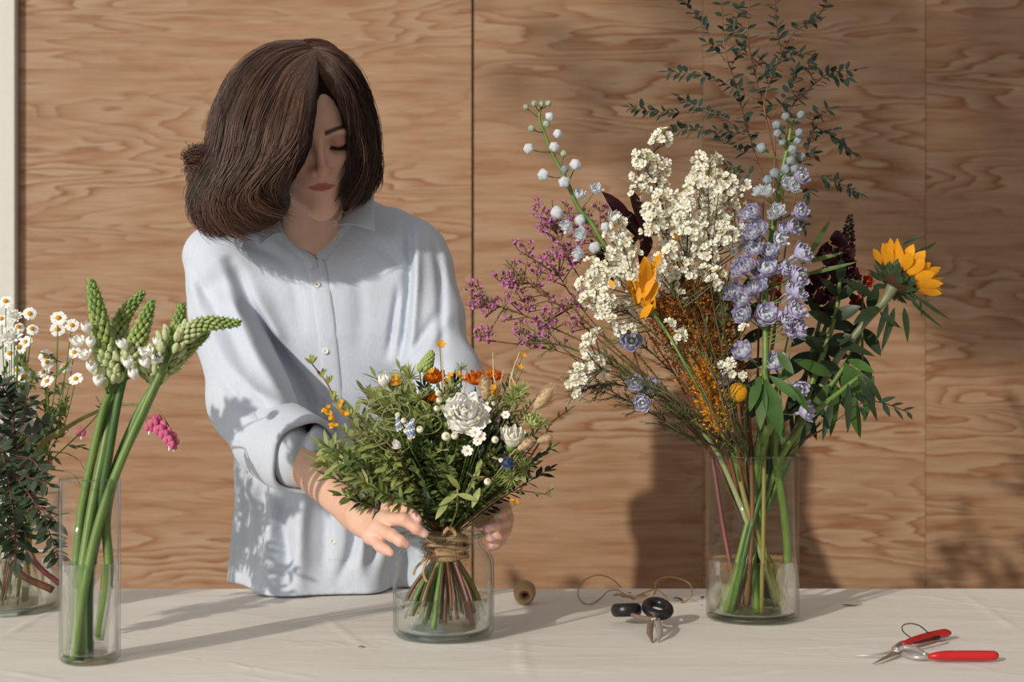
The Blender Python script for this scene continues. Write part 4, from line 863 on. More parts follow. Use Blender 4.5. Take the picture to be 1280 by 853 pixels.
def star_open(p, d, parent, s_=1.0):
    if not hasattr(star_open, 'm'):
        star_open.m = [mesh_of(bloom([(3, .0080, .0150, 1.25, -.25, 0), (3, .0070, .0158, 1.2, -.4, 0)], .0, 50 + k), [PET_W], 'star_blossom') for k in range(2)]
        star_open.m.append(mesh_of(bloom([(3, .0100, .0125, 1.1, .05, 0), (3, .0085, .0135, 1.15, -.1, 0), (5, .003, .008, .5, 0, 0)], .0, 60), [PET_W], 'star_blossom'))
    return put(star_open.m[RNG.integers(3)], 'blossom', parent, p, d, s_)
DV = 1.842
STK = [ # label, stem px path in the vase and above, spike base, bend, spike tip, radius, buds
 ('tallest upright green flower stalk, spike rising at the top left of its vase', [(84, 822, 1.86), (92, 740, 1.86), (102, 640, 1.855), (118, 560, 1.85), (130, 510, 1.845)], (139, 478, 1.84), (128, 420, 1.835), (114, 353, 1.83), .0135, 120),
 ('green flower stalk whose spike leans right behind the tallest one', [(100, 826, 1.83), (100, 740, 1.83), (112, 650, 1.84), (128, 570, 1.85), (140, 500, 1.86)], (146, 436, 1.865), (152, 400, 1.87), (178, 366, 1.87), .0105, 80),
 ('green flower stalk with a pointed spike in the middle of the tall vase', [(112, 822, 1.85), (112, 740, 1.85), (120, 660, 1.85), (134, 580, 1.845), (148, 500, 1.84)], (160, 458, 1.84), (174, 420, 1.835), (189, 378, 1.83), .0115, 90),
 ('green flower stalk with a steep spike beside the drooping tips', [(124, 800, 1.84), (136, 720, 1.84), (133, 650, 1.845), (146, 590, 1.85), (178, 520, 1.85)], (212, 446, 1.85), (220, 420, 1.85), (227, 382, 1.85), .0110, 90),
 ('green flower stalk bent over so its tip points to the woman', [(92, 828, 1.82), (104, 740, 1.825), (125, 650, 1.83), (150, 580, 1.83), (190, 490, 1.83)], (224, 424, 1.83), (256, 406, 1.825), (298, 404, 1.82), .0098, 90),
 ('green flower stalk under the bent one, its spike tipping to the right', [(104, 812, 1.865), (110, 730, 1.86), (124, 660, 1.86), (142, 590, 1.86), (176, 510, 1.86)], (207, 462, 1.86), (234, 434, 1.86), (258, 417, 1.86), .0105, 80)]
OPEN = [[(96, 428), (113, 430), (106, 445), (114, 461), (122, 478), (112, 412)], [(120, 408), (135, 440)], [(161, 456), (158, 432), (170, 470)], [(200, 430), (203, 448)], [(186, 455), (180, 441)], [(196, 452)]]
for (lb, st, b, bd, tp_, r_, nb), op in zip(STK, OPEN):
    pts = PP(st); t = thing('star_flower_stalk', lb, 'flower', pts[0], 'green flower stalks in the tall vase')
    m = MB(); m.tube(pts + [P(*b), P(*bd)], [.0058, .0062, .0060, .0056, .0052, .0042, .003], 12, 0, n=40); m.build('stem', [STEM_D if op[0][0] % 2 else STEM_G], t)
    bud_spike(P(*b), P(*tp_), r_, 'bud_spike', t, nb, P(*bd))
    m = MB(); c = P(*b)        # stalked buds under the spike
    for k in range(22):
        f = k / 22; p0 = P(*b).lerp(pts[-1], .1 + f * .45); o = rdir(); o.z *= .3; o.normalize(); e = p0 + o * (.012 + .006 * f) + Vector((0, 0, .016)); m.tube([p0, p0.lerp(e, .5) + o * .003, e], [.0011, .0008], 5, 0, n=6); dd = (e - p0).normalized() + Vector((0, 0, .4)); m.ball(e + dd.normalized() * .005, (.0042, .0042, .0082), 8, 6, 1, aim(dd).to_matrix())
        m.leaf(p0, (o + Vector((0, 0, .8))).normalized(), o, .022, .0035, .3, .2, 0, seg=4)
    m.build('side_buds', [STEM_G, STAR_P], t)
    for (x_, y_) in op: star_open(P(x_, y_ + 6, b[2] - .022), Vector((RNG.uniform(-.5, .5), -.5, .9)), t)
    finish(t)
# ---------------------------------------------------------------- daisies and greenery in the bowl vase
def daisy(path, head_d, kind=0, lb='', s_=1.0, name='daisy', leafs=6, branch=()):
    t = thing(name, lb, 'flower', path[0], 'white daisies in the bowl vase' if name == 'daisy' else 'white pompon flowers in the bowl vase')
    m = MB(); m.tube(path, [.0014, .0008], 6, 0, n=24)
    q = catmull(path, 24)
    for k in range(leafs):
        i = 8 + RNG.integers(12); p = Vector(q[i]); o = (rdir() + Vector((0, -.3, .4))).normalized()
        for u in range(7): d2 = (o + rdir(.55)).normalized(); m.leaf(p + o * .004 * u, d2, (0, -.5, .8), .015, .0055, .2, .1, 1, seg=3)
    m.build('stem', [STEM_G, G_MID], t)
    hd = put(D_PET[kind] if name == 'daisy' else POM, 'flower_head', t, path[-1], head_d, s_)
    if name == 'daisy': o = obj_me('disc', D_DISC, hd, (0, 0, .0012))
    finish(t)
DAI = [(7, 377, 'sole daisy highest at the left edge'), (2, 399, 'daisy half cut off by the left edge of the picture'), (23, 409, 'daisy facing forward below the highest one'), (37, 392, 'small daisy seen from the side near the white wall strip'), (73, 398, 'upper of the close pair of daisies beside the tall spike'),
       (90, 407, 'flat open daisy closest to the tall green spike, upper row'), (72, 412, 'tilted daisy under the upper pair'), (57, 445, 'uppermost of the column of four daisies'), (59, 453, 'daisy half covered by the head above it in the column'), (55, 466, 'third daisy down in the column'),
       (59, 477, 'lowest daisy in the column of four'), (82, 458, 'daisy right of the column of four'), (95, 474, 'lowest daisy touching the thick green stalks'), (93, 441, 'daisy partly behind the green spikes'), (30, 472, 'large daisy low on the left of the column'), (21, 463, 'daisy behind the large low one'),
       (12, 442, 'daisy at the left between the two white pompons'), (24, 434, 'daisy just under the upper pompon flower'), (32, 428, 'small daisy right of the upper pompon flower'), (37, 512, 'lowest daisy of all, above the dark leaves'), (9, 480, 'daisy low at the left edge'), (178, 440, 'lone daisy between the green flower spikes'), (40, 411, 'daisy seen from behind in the upper row')]
for k, (x_, y_, lb) in enumerate(DAI):
    D_ = 2.17 + .10 * RNG.random() if x_ < 100 else 1.98; hp = P(x_, y_, D_); a = RNG.uniform(0, 6.28)
    b0 = Vector((VCx + .05 * math.cos(a), VCy + .05 * math.sin(a), TZ + .014)); tp0 = Vector((VCx + .055 + .015 * RNG.random(), VCy - .04 * RNG.random(), TZ + .20))
    mid = tp0.lerp(hp, .55) + Vector((.012 if x_ > 40 else -.012, 0, .0)); daisy([b0, tp0, mid, hp], Vector((RNG.uniform(-.35, .35), -1, RNG.uniform(.15, .8))), int(RNG.integers(3)), lb[0:] + ', white petals round a yellow disc' if len(lb.split()) < 9 else 'white ' + lb, RNG.uniform(.85, 1.0))
for (x_, y_, lb) in [(14, 422, 'white many-petalled pompon flower, upper of the two large ones'), (29, 529, 'white pompon flower low among the dark leaves'), (6, 514, 'white pompon flower at the left edge above the leaves'), (3, 552, 'white pompon flower lowest at the left edge'), (18, 396, 'small white pompon flower under the highest daisy')]:
    hp = P(x_, y_, 2.16); tp0 = Vector((VCx + .04, VCy - .03, TZ + .20)); daisy([Vector((VCx - .03, VCy, TZ + .014)), tp0, tp0.lerp(hp, .5), hp], Vector((RNG.uniform(-.3, .3), -1, .5)), 0, lb, 1.15 if y_ != 396 else .8, 'pompon_flower', 2)
def branch(name, lb, cat, paths, L_, W_, mats, n_per=12, group=None, base=None, rad=(.0018, .0008), **kw):
    """a leafy branch: first path is the main stem, the others twigs"""
    t = thing(name, lb, cat, base or paths[0][0], group); m = MB(); ms = MB()
    for k, q in enumerate(paths): ms.tube(q, [rad[0] * (1 if k == 0 else .6), rad[1]], 6, 0, n=24)
    ms.build('stem', [mats[0]], t)
    for k, q in enumerate(paths):
        ln = sum((q[i + 1] - q[i]).length for i in range(len(q) - 1)); leaves_along(m, q, max(3, int(n_per * ln / .2)), L_, W_, 0, **kw)
    m.build('foliage', [mats[1]], t); finish(t); return t
IN = Vector((VCx + .03, VCy - .05, TZ + .015)); IN2 = Vector((VCx + .07, VCy - .06, TZ + .20))
gr = 'dark leafy branches hanging over the bowl vase'
branch('leafy_branch', 'dark leafy branch drooping furthest right, in front of the tall vase edge', 'branch', [[IN, IN2, P(10, 585, 2.12), P(32, 612, 2.06), P(55, 650, 2.03), P(74, 700, 2.02)], PP([(20, 592, 2.09), (44, 600, 2.05), (62, 606, 2.03)]), PP([(40, 628, 2.05), (58, 640, 2.03), (72, 655, 2.03)])], .025, .0100, [STEM_R, G_PISTA], 15, gr, start=.35, up=.5)
branch('leafy_branch', 'dark leafy branch hanging straight down along the bowl vase', 'branch', [[IN, IN2 + Vector((-.02, -.01, 0)), P(2, 560, 2.12), P(12, 610, 2.06), P(18, 655, 2.04), P(20, 705, 2.04)], PP([(12, 610, 2.06), (0, 640, 2.04), (-4, 680, 2.04)]), PP([(16, 640, 2.05), (30, 660, 2.04), (34, 690, 2.04)])], .024, .0100, [STEM_B, G_PISTA], 16, gr, start=.35, up=.5)
branch('leafy_branch', 'bushy dark branch crowded under the white pompon flowers', 'branch', [[IN, IN2, P(20, 560, 2.14), P(14, 510, 2.12), P(2, 480, 2.10)], PP([(20, 560, 2.13), (40, 545, 2.10), (56, 530, 2.09)]), PP([(18, 548, 2.12), (32, 520, 2.09), (34, 494, 2.08)]), PP([(20, 570, 2.12), (40, 575, 2.09), (52, 590, 2.08)]), PP([(16, 570, 2.11), (0, 585, 2.08), (-14, 600, 2.08)]), PP([(22, 580, 2.11), (34, 600, 2.07), (40, 618, 2.07)])], .023, .0115, [STEM_R, G_PISTA], 20, gr, start=.3, up=.5)
branch('leafy_branch', 'dark branch filling the left edge beneath the daisies', 'branch', [[IN, IN2, P(-5, 570, 2.17), P(-14, 520, 2.15), P(-10, 470, 2.15)], PP([(-8, 560, 2.15), (8, 540, 2.13), (20, 500, 2.14)]), PP([(0, 590, 2.13), (10, 610, 2.10), (4, 640, 2.10)])], .023, .0115, [STEM_R, G_PISTA], 17, gr, start=.3, up=.5)
IN3 = Vector((VCx - .02, VCy - .085, TZ + .20)); IN0 = Vector((VCx + .02, VCy, TZ + .016))
branch('leafy_branch', 'leafy branch leaning forward and out of the picture past the left edge', 'branch', [[IN0, IN3, P(-40, 500, 2.02), P(-60, 430, 1.90), P(-50, 372, 1.84)], PP([(-60, 440, 1.92), (-85, 400, 1.88), (-90, 360, 1.86)]), PP([(-55, 420, 1.9), (-36, 390, 1.86), (-30, 356, 1.84)]), PP([(-50, 460, 1.95), (-100, 440, 1.9), (-120, 400, 1.88)]), PP([(-56, 400, 1.88), (-70, 370, 1.84), (-62, 340, 1.82)])], .030, .018, [STEM_R, G_PISTA], 24, gr, start=.2, up=.5)
branch('leafy_branch', 'long low branch trailing out of the picture below the left edge daisies', 'branch', [[IN0, IN3, P(-60, 570, 2.05), P(-120, 600, 1.92), P(-160, 640, 1.82), P(-170, 690, 1.76)], PP([(-120, 600, 1.92), (-90, 640, 1.88), (-80, 680, 1.85)]), PP([(-140, 620, 1.86), (-200, 610, 1.82), (-240, 620, 1.8)]), PP([(-60, 575, 2.0), (-110, 560, 1.96), (-150, 540, 1.92)])], .026, .013, [STEM_R, G_PISTA], 16, gr, start=.3, up=.5)
branch('leafy_branch', 'tall branch reaching left out of the picture behind the daisies', 'branch', [[IN0, IN3 + Vector((-.04, .05, 0)), P(-90, 500, 2.25), P(-150, 420, 2.25), P(-190, 350, 2.25)], PP([(-120, 460, 2.25), (-180, 450, 2.2), (-230, 440, 2.2)]), PP([(-140, 430, 2.25), (-110, 390, 2.22), (-100, 350, 2.2)])], .028, .014, [STEM_R, G_PISTA], 18, gr, start=.3, up=.5)
# bleeding hearts
def heart_mesh():
    m = MB(); 
    for s_ in (-1, 1): m.ball((s_ * .0034, 0, -.006), (.0044, .0034, .0068), 9, 7, 0)
    m.ball((0, 0, -.0035), (.0045, .0034, .004), 8, 6, 0); m.ball((0, 0, -.0145), (.0016, .0014, .004), 6, 5, 1); m.tube([(0, 0, 0), (0, 0, .006)], .0004, 4, 0); return mesh_of(m, [PET_HP, PET_W], 'heart_flower')
HM = heart_mesh()
def hearts(lb, path, hs, rad):
    t = thing('bleeding_heart_stem', lb, 'flower', path[0], 'arching stems with pink hanging flowers'); m = MB(); m.tube(path, rad, 7, 0, n=40); m.build('stem', [STEM_Y], t)
    for (x_, y_, D_, s_) in hs: obj_me('flower', HM, t, P(x_, y_, D_), Matrix.Rotation(RNG.uniform(-.8, .8), 3, 'Z').to_quaternion() @ Matrix.Rotation(RNG.uniform(-.3, .3), 3, 'Y').to_quaternion(), s_)
    finish(t)
B0 = Vector((VCx + .07, VCy - .03, TZ + .19))
hearts('thick yellow-green stem ending in a drooping pink cluster right of the green stalks', [IN + Vector((.02, .04, 0)), B0, P(48, 562, 2.20), P(76, 540, 2.16), P(110, 520, 2.12), P(150, 506, 2.08), (P(192, 510, 2.05)), P(208, 528, 2.05), P(222, 553, 2.05)],
       [(190, 524, 2.045, 1.0), (195, 519, 2.05, 1.0), (197, 532, 2.04, 1.1), (203, 526, 2.05, 1.1), (204, 538, 2.04, 1.0), (210, 534, 2.05, 1.0), (209, 545, 2.04, .95), (215, 541, 2.05, .9), (214, 551, 2.04, .85), (219, 548, 2.05, .8), (187, 530, 2.05, .9), (218, 556, 2.045, .6)], [.0045, .0042, .004, .0036, .003, .0024, .0012, .001, .0006])
hearts('thin arching stem with a single pink flower beside the tall vase', [IN, B0, P(50, 571, 2.22), P(76, 566, 2.17), P(96, 574, 2.15), P(106, 588, 2.15)], [(59, 576, 2.19, .9), (101, 536, 2.2, 1.0)], [.0016, .0014, .0013, .001, .0007])
hearts('low thin stem bending over the rim of the bowl vase', [IN + Vector((-.02, 0, 0)), B0 + Vector((0, .02, 0)), P(40, 590, 2.22), P(70, 588, 2.19), P(92, 594, 2.18), P(100, 606, 2.18)], [(57, 582, 2.2, .8)], [.0016, .0014, .001, .0007])
for k, (x0, y0, x1, y1, r_, mt, lb) in enumerate([(66, 738, 22, 712, .0060, STEM_B, 'thick brown stem lying slanted in the bowl vase water'), (74, 730, 44, 702, .0045, STEM_R, 'purple-brown stem slanted beside the thick brown one in the bowl vase'), (12, 742, 16, 706, .0035, STEM_P, 'pale upright stem in the bowl vase'), (52, 752, 36, 690, .0030, STEM_G, 'thin green stem in the bowl vase')]):
    a = P(x0, y0, 2.26 + k * .012); b = P(x1, y1, 2.24 + k * .012); c = Vector((VCx + .03 - .02 * k, VCy - .02 + k * .01, TZ + .22)); m = MB(); m.tube([a, b, b.lerp(c, .5), c], [r_, r_ * .9, r_ * .7, r_ * .5], 9, n=24); o = m.build('cut_stem', [mt]); tag(o, lb, 'stem', 'stems standing in the bowl vase')
# ---------------------------------------------------------------- the hand-tied bouquet in the jar
BT = thing('tied_bouquet', 'hand-tied mixed bouquet bound with jute, standing in the glass jar', 'bouquet', (Jx, Jy, TZ + .014))
NECK = P(557, 672, 2.035)
def bq_path(tx, ty, D, k=.35, j=.010):
    e = P(tx, ty, D); s_ = NECK + Vector((RNG.uniform(-j, j), RNG.uniform(-j, j), 0)); h_ = e - s_; mid = s_ + Vector((h_.x * k, h_.y * k, h_.z * .55)); return [s_, mid, e]
def part_sprig(name, paths, L_, W_, sm, lm, n_per=90, st=.25, **kw):
    m = MB()
    for k, q in enumerate(paths):
        m.tube(q, [.0013 if k == 0 else .0009, .0006], 5, 0, n=16); ln = sum((q[i + 1] - q[i]).length for i in range(len(q) - 1)); leaves_along(m, q, max(3, int(n_per * ln)), L_, W_, 1, st, **kw)
    return m.build(name, [sm, lm], BT)
# dome of foliage: lance leaves on the lit left, finer and darker ones below and to the right
rg = random.Random(12); n_s = 0
for k in range(112):
    a = math.radians(rg.uniform(188, -8)); rr = math.sqrt(rg.random()) * .96; dpt = math.sqrt(max(0, 1 - rr * rr)) * (1 if rg.random() < .72 else -1)
    tx = 548 + rr * math.cos(a) * (148 if math.cos(a) < 0 else 132); ty = 575 - rr * math.sin(a) * 108; D_ = 2.035 - dpt * .098
    if ty > 632: continue
    left = tx < 520; low = ty > 570
    pth = bq_path(tx, ty, D_, .40 + .1 * rg.random())
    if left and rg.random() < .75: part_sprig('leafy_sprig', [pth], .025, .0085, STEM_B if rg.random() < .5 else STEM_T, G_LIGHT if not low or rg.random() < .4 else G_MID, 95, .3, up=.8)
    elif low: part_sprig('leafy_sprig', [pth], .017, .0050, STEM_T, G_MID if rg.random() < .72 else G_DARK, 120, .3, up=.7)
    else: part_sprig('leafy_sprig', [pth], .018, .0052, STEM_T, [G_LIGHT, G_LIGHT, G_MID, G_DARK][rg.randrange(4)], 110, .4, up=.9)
# skirt of sprigs at the outline, low left and right
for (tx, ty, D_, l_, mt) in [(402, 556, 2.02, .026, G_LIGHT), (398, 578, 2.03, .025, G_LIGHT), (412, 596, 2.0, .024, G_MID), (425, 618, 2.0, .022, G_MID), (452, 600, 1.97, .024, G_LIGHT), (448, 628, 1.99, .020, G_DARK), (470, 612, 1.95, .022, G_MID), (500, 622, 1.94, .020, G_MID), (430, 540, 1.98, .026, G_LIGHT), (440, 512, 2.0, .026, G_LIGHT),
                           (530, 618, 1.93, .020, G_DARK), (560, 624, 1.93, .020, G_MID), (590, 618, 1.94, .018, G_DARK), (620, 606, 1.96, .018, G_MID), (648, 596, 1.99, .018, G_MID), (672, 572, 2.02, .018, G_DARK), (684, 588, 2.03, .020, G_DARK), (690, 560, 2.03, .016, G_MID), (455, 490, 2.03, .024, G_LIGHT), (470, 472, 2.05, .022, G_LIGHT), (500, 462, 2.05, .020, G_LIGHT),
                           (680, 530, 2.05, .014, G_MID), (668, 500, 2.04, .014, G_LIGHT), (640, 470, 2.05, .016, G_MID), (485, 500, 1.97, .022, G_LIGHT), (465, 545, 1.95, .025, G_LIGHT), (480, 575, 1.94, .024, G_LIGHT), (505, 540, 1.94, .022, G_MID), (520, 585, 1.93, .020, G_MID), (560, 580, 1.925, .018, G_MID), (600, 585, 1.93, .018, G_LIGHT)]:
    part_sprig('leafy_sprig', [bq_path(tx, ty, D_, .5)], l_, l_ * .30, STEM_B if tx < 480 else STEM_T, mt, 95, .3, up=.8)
# curved pairs of thick leaves low in front
m = MB()
for (x0, y0, x1, y1) in [(572, 618, 552, 628), (572, 618, 590, 622), (560, 628, 548, 642), (575, 612, 566, 600), (600, 610, 590, 632)]:
    a, b = P(x0, y0, 1.925), P(x1, y1, 1.915); m.leaf(a, b - a, (0, -.8, .5), .030, .009, .5, .2, 0)
m.tube([NECK, P(570, 640, 1.97), P(572, 612, 1.925)], .0014, 6, 0, n=10); m.build('broad_leaves', [G_LIGHT], BT)
# long twig with leaf tufts reaching up at the left
tw = [NECK, P(520, 600, 1.98), P(462, 545, 1.96), P(425, 508, 1.95), P(408, 478, 1.95), P(390, 455, 1.95)]
m = MB(); m.tube(tw, [.0022, .0018, .0012, .0009], 7, 0, n=30)
for (x_, y_) in [(390, 455), (402, 472), (410, 480), (416, 500), (424, 512), (436, 522), (448, 535)]:
    for k in range(6): d = (Vector((RNG.uniform(-.7, .9), RNG.uniform(-.6, .3), 1)) + rdir(.3)).normalized(); m.leaf(P(x_, y_, 1.95), d, (0, -.8, .4), .014, .0045, .2, .15, 1)
for (x_, y_) in [(414, 520), (424, 505), (418, 531), (430, 517), (408, 511)]:
    for k in range(5): m.leaf(P(x_, y_, 1.945), rdir(), (0, -.8, .4), .009, .006, .3, .15, 2)
m.build('budding_twig', [STEM_B, G_LIGHT, PET_YE], BT)
for q in [[NECK, P(640, 600, 1.99), P(680, 545, 2.0), P(690, 528, 2.0), P(712, 512, 2.0)], [NECK, P(600, 640, 1.99), P(640, 615, 1.97), P(683, 618, 1.97), (P(688, 612, 1.97))], [P(600, 600, 1.97), P(640, 590, 1.97), P(656, 570, 1.96), P(674, 548, 1.97)], [NECK, P(480, 560, 1.95), P(458, 545, 1.945), P(432, 548, 1.945)], [NECK, P(500, 575, 1.94), P(478, 548, 1.935), P(462, 535, 1.93)]]:
    m = MB(); m.tube(q, [.0018, .0012, .0007], 6, 0, n=20); leaves_along(m, q, 5, .012, .0035, 1, .5); m.build('bare_twig', [STEM_B, G_MID], BT)
# curly dry tendrils
for k in range(5):
    c = P(500 + RNG.uniform(-25, 25), 520 + RNG.uniform(-15, 25), 1.935); m = MB(); q = [c + Vector((.022 * math.cos(t * 1.3 + k) + .003 * t, -.004 * math.sin(t * 2), .018 * math.sin(t * 1.3 + k) - .004 * t)) for t in np.linspace(0, 5, 14)]; m.tube(q, .0007, 5, n=40); m.build('curly_tendril', [STEM_P], BT)
# the flowers
def stemmed(name, me, px, py, D, d, s_=1.0, sm=STEM_G, rad=.0012, back=.012):
    p = P(px, py, D); d = Vector(d).normalized(); f = put(me, name, BT, p, d, s_)
    m = MB(); a = p - d * back * .1; q0 = NECK + rdir(.006); m.tube([a, a - d * back, q0.lerp(a, .45) + Vector((0, .01, 0)), q0], [rad, rad, rad * 1.2], 6, n=16); st = m.build('flower_stem', [sm], f)
    st.matrix_parent_inverse = (Matrix.Translation(f.location) @ f.rotation_quaternion.to_matrix().to_4x4() @ Matrix.Diagonal((s_, s_, s_, 1))).inverted() ; return f
m = bloom([(7, .033, .010, .72, .12, 0), (7, .032, .018, .70, .08, 0), (7, .029, .025, .68, .0, 0), (7, .024, .030, .70, -.1, 0), (6, .018, .033, .8, -.15, 0), (5, .012, .034, .9, -.2, 0), (4, .006, .033, 1.0, -.2, 0)], .035, 2); m.lathe([(0, -.006), (.006, -.004), (.008, .002), (.002, .008)], 10, mi=1)
stemmed('carnation', mesh_of(m, [PET_W, STEM_G], 'carnation'), 583, 522, 1.945, (.02, -.9, .45), .92, back=.03)
m = bloom([(3, .018, .030, 1.0, .22, 0), (4, .016, .033, .85, .08, 0), (4, .012, .034, .85, -.1, 0), (3, .008, .033, .9, -.2, 0)], .03, 9); m.lathe([(0, -.004), (.006, -.002), (.009, .006), (.003, .012)], 10, mi=1); ROSE = mesh_of(m, [PET_CR, STEM_G], 'rose')
stemmed('cream_rose', ROSE, 638, 562, 1.94, (.15, -.45, 1), .95, back=.03)
m = bloom([(5, .016, .016, .7, .15, 0), (6, .014, .020, .6, 0, 0), (6, .010, .021, .6, -.1, 0), (5, .006, .020, .7, -.2, 0)], .05, 10); stemmed('green_cream_bud', mesh_of(m, [mat('lime_petal', srgb(196, 204, 140), .5, .12, 80, leaf=.3)], 'bud'), 665, 534, 1.96, (.3, -.7, .9), .95, back=.02)
m = bloom([(7, .017, .013, .55, .1, 0), (8, .015, .018, .5, 0, 0), (8, .011, .020, .5, -.1, 0), (6, .007, .019, .6, -.2, 0), (4, .003, .017, .8, 0, 0)], .05, 12); RAN = mesh_of(m, [PET_OR], 'ranunculus')
for (x_, y_, D_, dd, s_) in [(546, 480, 2.0, (-.3, -.4, 1), 1.0), (594, 482, 1.99, (.1, -.4, 1), 1.0), (616, 476, 2.02, (.2, -.4, 1), .8), (540, 502, 1.97, (0, -.5, .8), .55)]: stemmed('orange_ranunculus', RAN, x_, y_, D_, dd, s_, back=.02)
m = bloom([(3, .010, .020, 1.0, -.1, 0), (3, .008, .022, 1.0, -.3, 0)], .02, 14); TUL = mesh_of(m, [PET_W], 'white_bud'); stemmed('white_bud', TUL, 481, 486, 1.985, (-.1, -.4, 1), 1.0); stemmed('white_bud', TUL, 501, 560, 1.93, (-.5, -.6, .4), .7); stemmed('white_bud', TUL, 512, 536, 1.93, (-.3, -.6, .6), .5)
# white buttons
m = MB(); m.ball((0, 0, .004), (.0050, .0050, .0046), 12, 8, 0); m.ball((0, 0, .0078), (.0022, .0022, .0012), 8, 4, 1); m.lathe([(0, -.002), (.0035, -.001), (.005, .002), (.0045, .003)], 10, mi=2); BTN = mesh_of(m, [mat('ivory_bud', srgb(226, 220, 200), .55, .08, 200), DISC_YG, STEM_G], 'button')
for (x_, y_, s_) in [(526, 539, 1.0), (513, 547, .75), (557, 546, 1.25), (569, 547, 1.0), (548, 492, .9), (549, 503, 1.0), (545, 512, .8), (564, 518, .9), (581, 515, .9), (618, 550, 1.0), (616, 506, .7), (609, 604, 1.0), (598, 524, .7), (504, 527, .8), (508, 540, .7), (498, 519, .7), (546, 488, .7), (627, 577, .7)]: stemmed('white_button_flower', BTN, x_, y_, 1.925 if y_ > 510 else 1.965, (RNG.uniform(-.4, .4), -1, RNG.uniform(0, .7)), s_, rad=.0007)
m = MB()
for k in range(6): a = k * PI / 3; m.leaf((0, 0, 0), (math.cos(a), math.sin(a), .3), (0, 0, 1), .0085, .0062, .1, .15, 0, tip=0, wpos=.6, seg=3)
m.ball((0, 0, .001), (.002, .002, .0015), 6, 4, 1); SM = mesh_of(m, [PET_W, DISC_Y], 'small_daisy')
for (x_, y_, s_) in [(584, 564, .95), (632, 519, .7), (600, 546, 1.0), (594, 541, 1.0), (597, 552, .8)]: stemmed('small_white_flower', SM, x_, y_, 1.92, (RNG.uniform(-.3, .3), -1, .3), s_, rad=.0006)
m = MB()
for k in range(5): a = k * PI * .4; m.leaf((0, 0, 0), (math.cos(a), math.sin(a), .5), (0, 0, 1), .0075, .0048, .1, .15, 0, tip=0, wpos=.6, seg=3)
YL = mesh_of(m, [PET_YE], 'yellow_petals')
for (x_, y_, s_) in [(551, 432, 1.1), (494, 474, 1.0), (499, 479, .9), (492, 480, .8), (540, 465, .8), (563, 470, .8), (560, 476, .7), (577, 472, .7), (619, 486, 1.0), (614, 490, .9), (654, 445, .7), (651, 460, .7), (641, 482, .7), (573, 468, .8), (580, 476, .6), (644, 628, .7), (640, 626, .6), (621, 494, .8)]: stemmed('yellow_flower', YL, x_, y_, 1.985 if y_ < 600 else 1.97, (RNG.uniform(-.5, .5), -.8, .7), s_, rad=.0006)
# bunny tails
m = MB(); m.ball((0, 0, .013), (.0062, .0062, .0140), 12, 9, 0)
for k in range(420):
    d = rdir(); p = Vector((d.x * .0056, d.y * .0056, .013 + d.z * .0130)); e = p + Vector((d.x * .0030, d.y * .0030, .0040 + d.z * .002)); m.tube([p, e], [.00022, .00006], 3, 0, cap=False)
BUN = mesh_of(m, [TAN], 'bunny_tail')
for (x_, y_, D_, dd, s_) in [(607, 500, 1.955, (-.05, -.2, 1), 1.15), (669, 511, 1.965, (.7, -.1, .9), 1.35), (648, 562, 1.93, (.7, -.3, .5), .9), (672, 552, 1.95, (.8, -.3, .3), .8)]: stemmed('bunny_tail_grass', BUN, x_, y_, D_, dd, s_, TAN, .0007)
# blue thistle, muscari, green spike, grass-like rosettes, pale reeds
m = MB()
for k in range(130): d = rdir(); d.z = abs(d.z) * .9 + .05; d.normalize(); m.tube([d * .003, d * .0105], [.0008, .0002], 3, cap=False)
m.ball((0, 0, .002), .0055, 9, 6); TH = mesh_of(m, [BLUETH], 'thistle'); stemmed('blue_thistle', TH, 634, 580, 1.925, (.1, -1, .3), 1.0); stemmed('blue_thistle', TH, 643, 487, 2.0, (.1, -.6, .6), .6)
m = MB()
for k in range(46): t = k / 46; a = k * 2.4; m.ball((.0055 * (1 - t * .7) * math.cos(a), .0055 * (1 - t * .7) * math.sin(a), t * .024), .0024 * (1 - t * .4), 6, 5, 0 if k % 3 else 1)
MU = mesh_of(m, [mat('blue_grey_bells', srgb(140, 158, 186), .5, .2, 200), PET_W], 'grape_hyacinth'); stemmed('grape_hyacinth', MU, 513, 545, 1.925, (.15, -.3, 1), 1.0); stemmed('grape_hyacinth', MU, 500, 537, 1.93, (-.2, -.3, 1), .8)
m = MB()
for k in range(60): t = k / 60; a = k * 2.4; r_ = .010 * (1 - t) ** .6 * .6 + .001; d = Vector((math.cos(a) * .5, math.sin(a) * .5, 1)).normalized(); m.ball((r_ * math.cos(a), r_ * math.sin(a), t * .026), (.0032 * (1.1 - t * .5), .0032 * (1.1 - t * .5), .0056 * (1.1 - t * .5)), 6, 5, 0, aim(d).to_matrix())
stemmed('green_bud_spike', mesh_of(m, [STAR_G], 'green_spike'), 530, 463, 2.0, (.45, -.2, 1), 1.1)
m = MB()
for k in range(54): d = (rdir() + Vector((0, 0, .5))).normalized(); m.leaf(d * .001, d, (0, -.5, .8), .026 * RNG.uniform(.6, 1), .0020, .2, .1, 0, seg=3)
RO = mesh_of(m, [G_LIGHT], 'needle_rosette')
for (x_, y_, s_) in [(512, 474, 1.1), (576, 462, .6), (642, 500, 1.0), (650, 490, .8), (655, 585, 1.0), (640, 598, .9), (525, 500, .8), (560, 500, .6)]: stemmed('needle_rosette', RO, x_, y_, 1.955, (RNG.uniform(-.4, .4), -.7, .8), s_, rad=.0006)
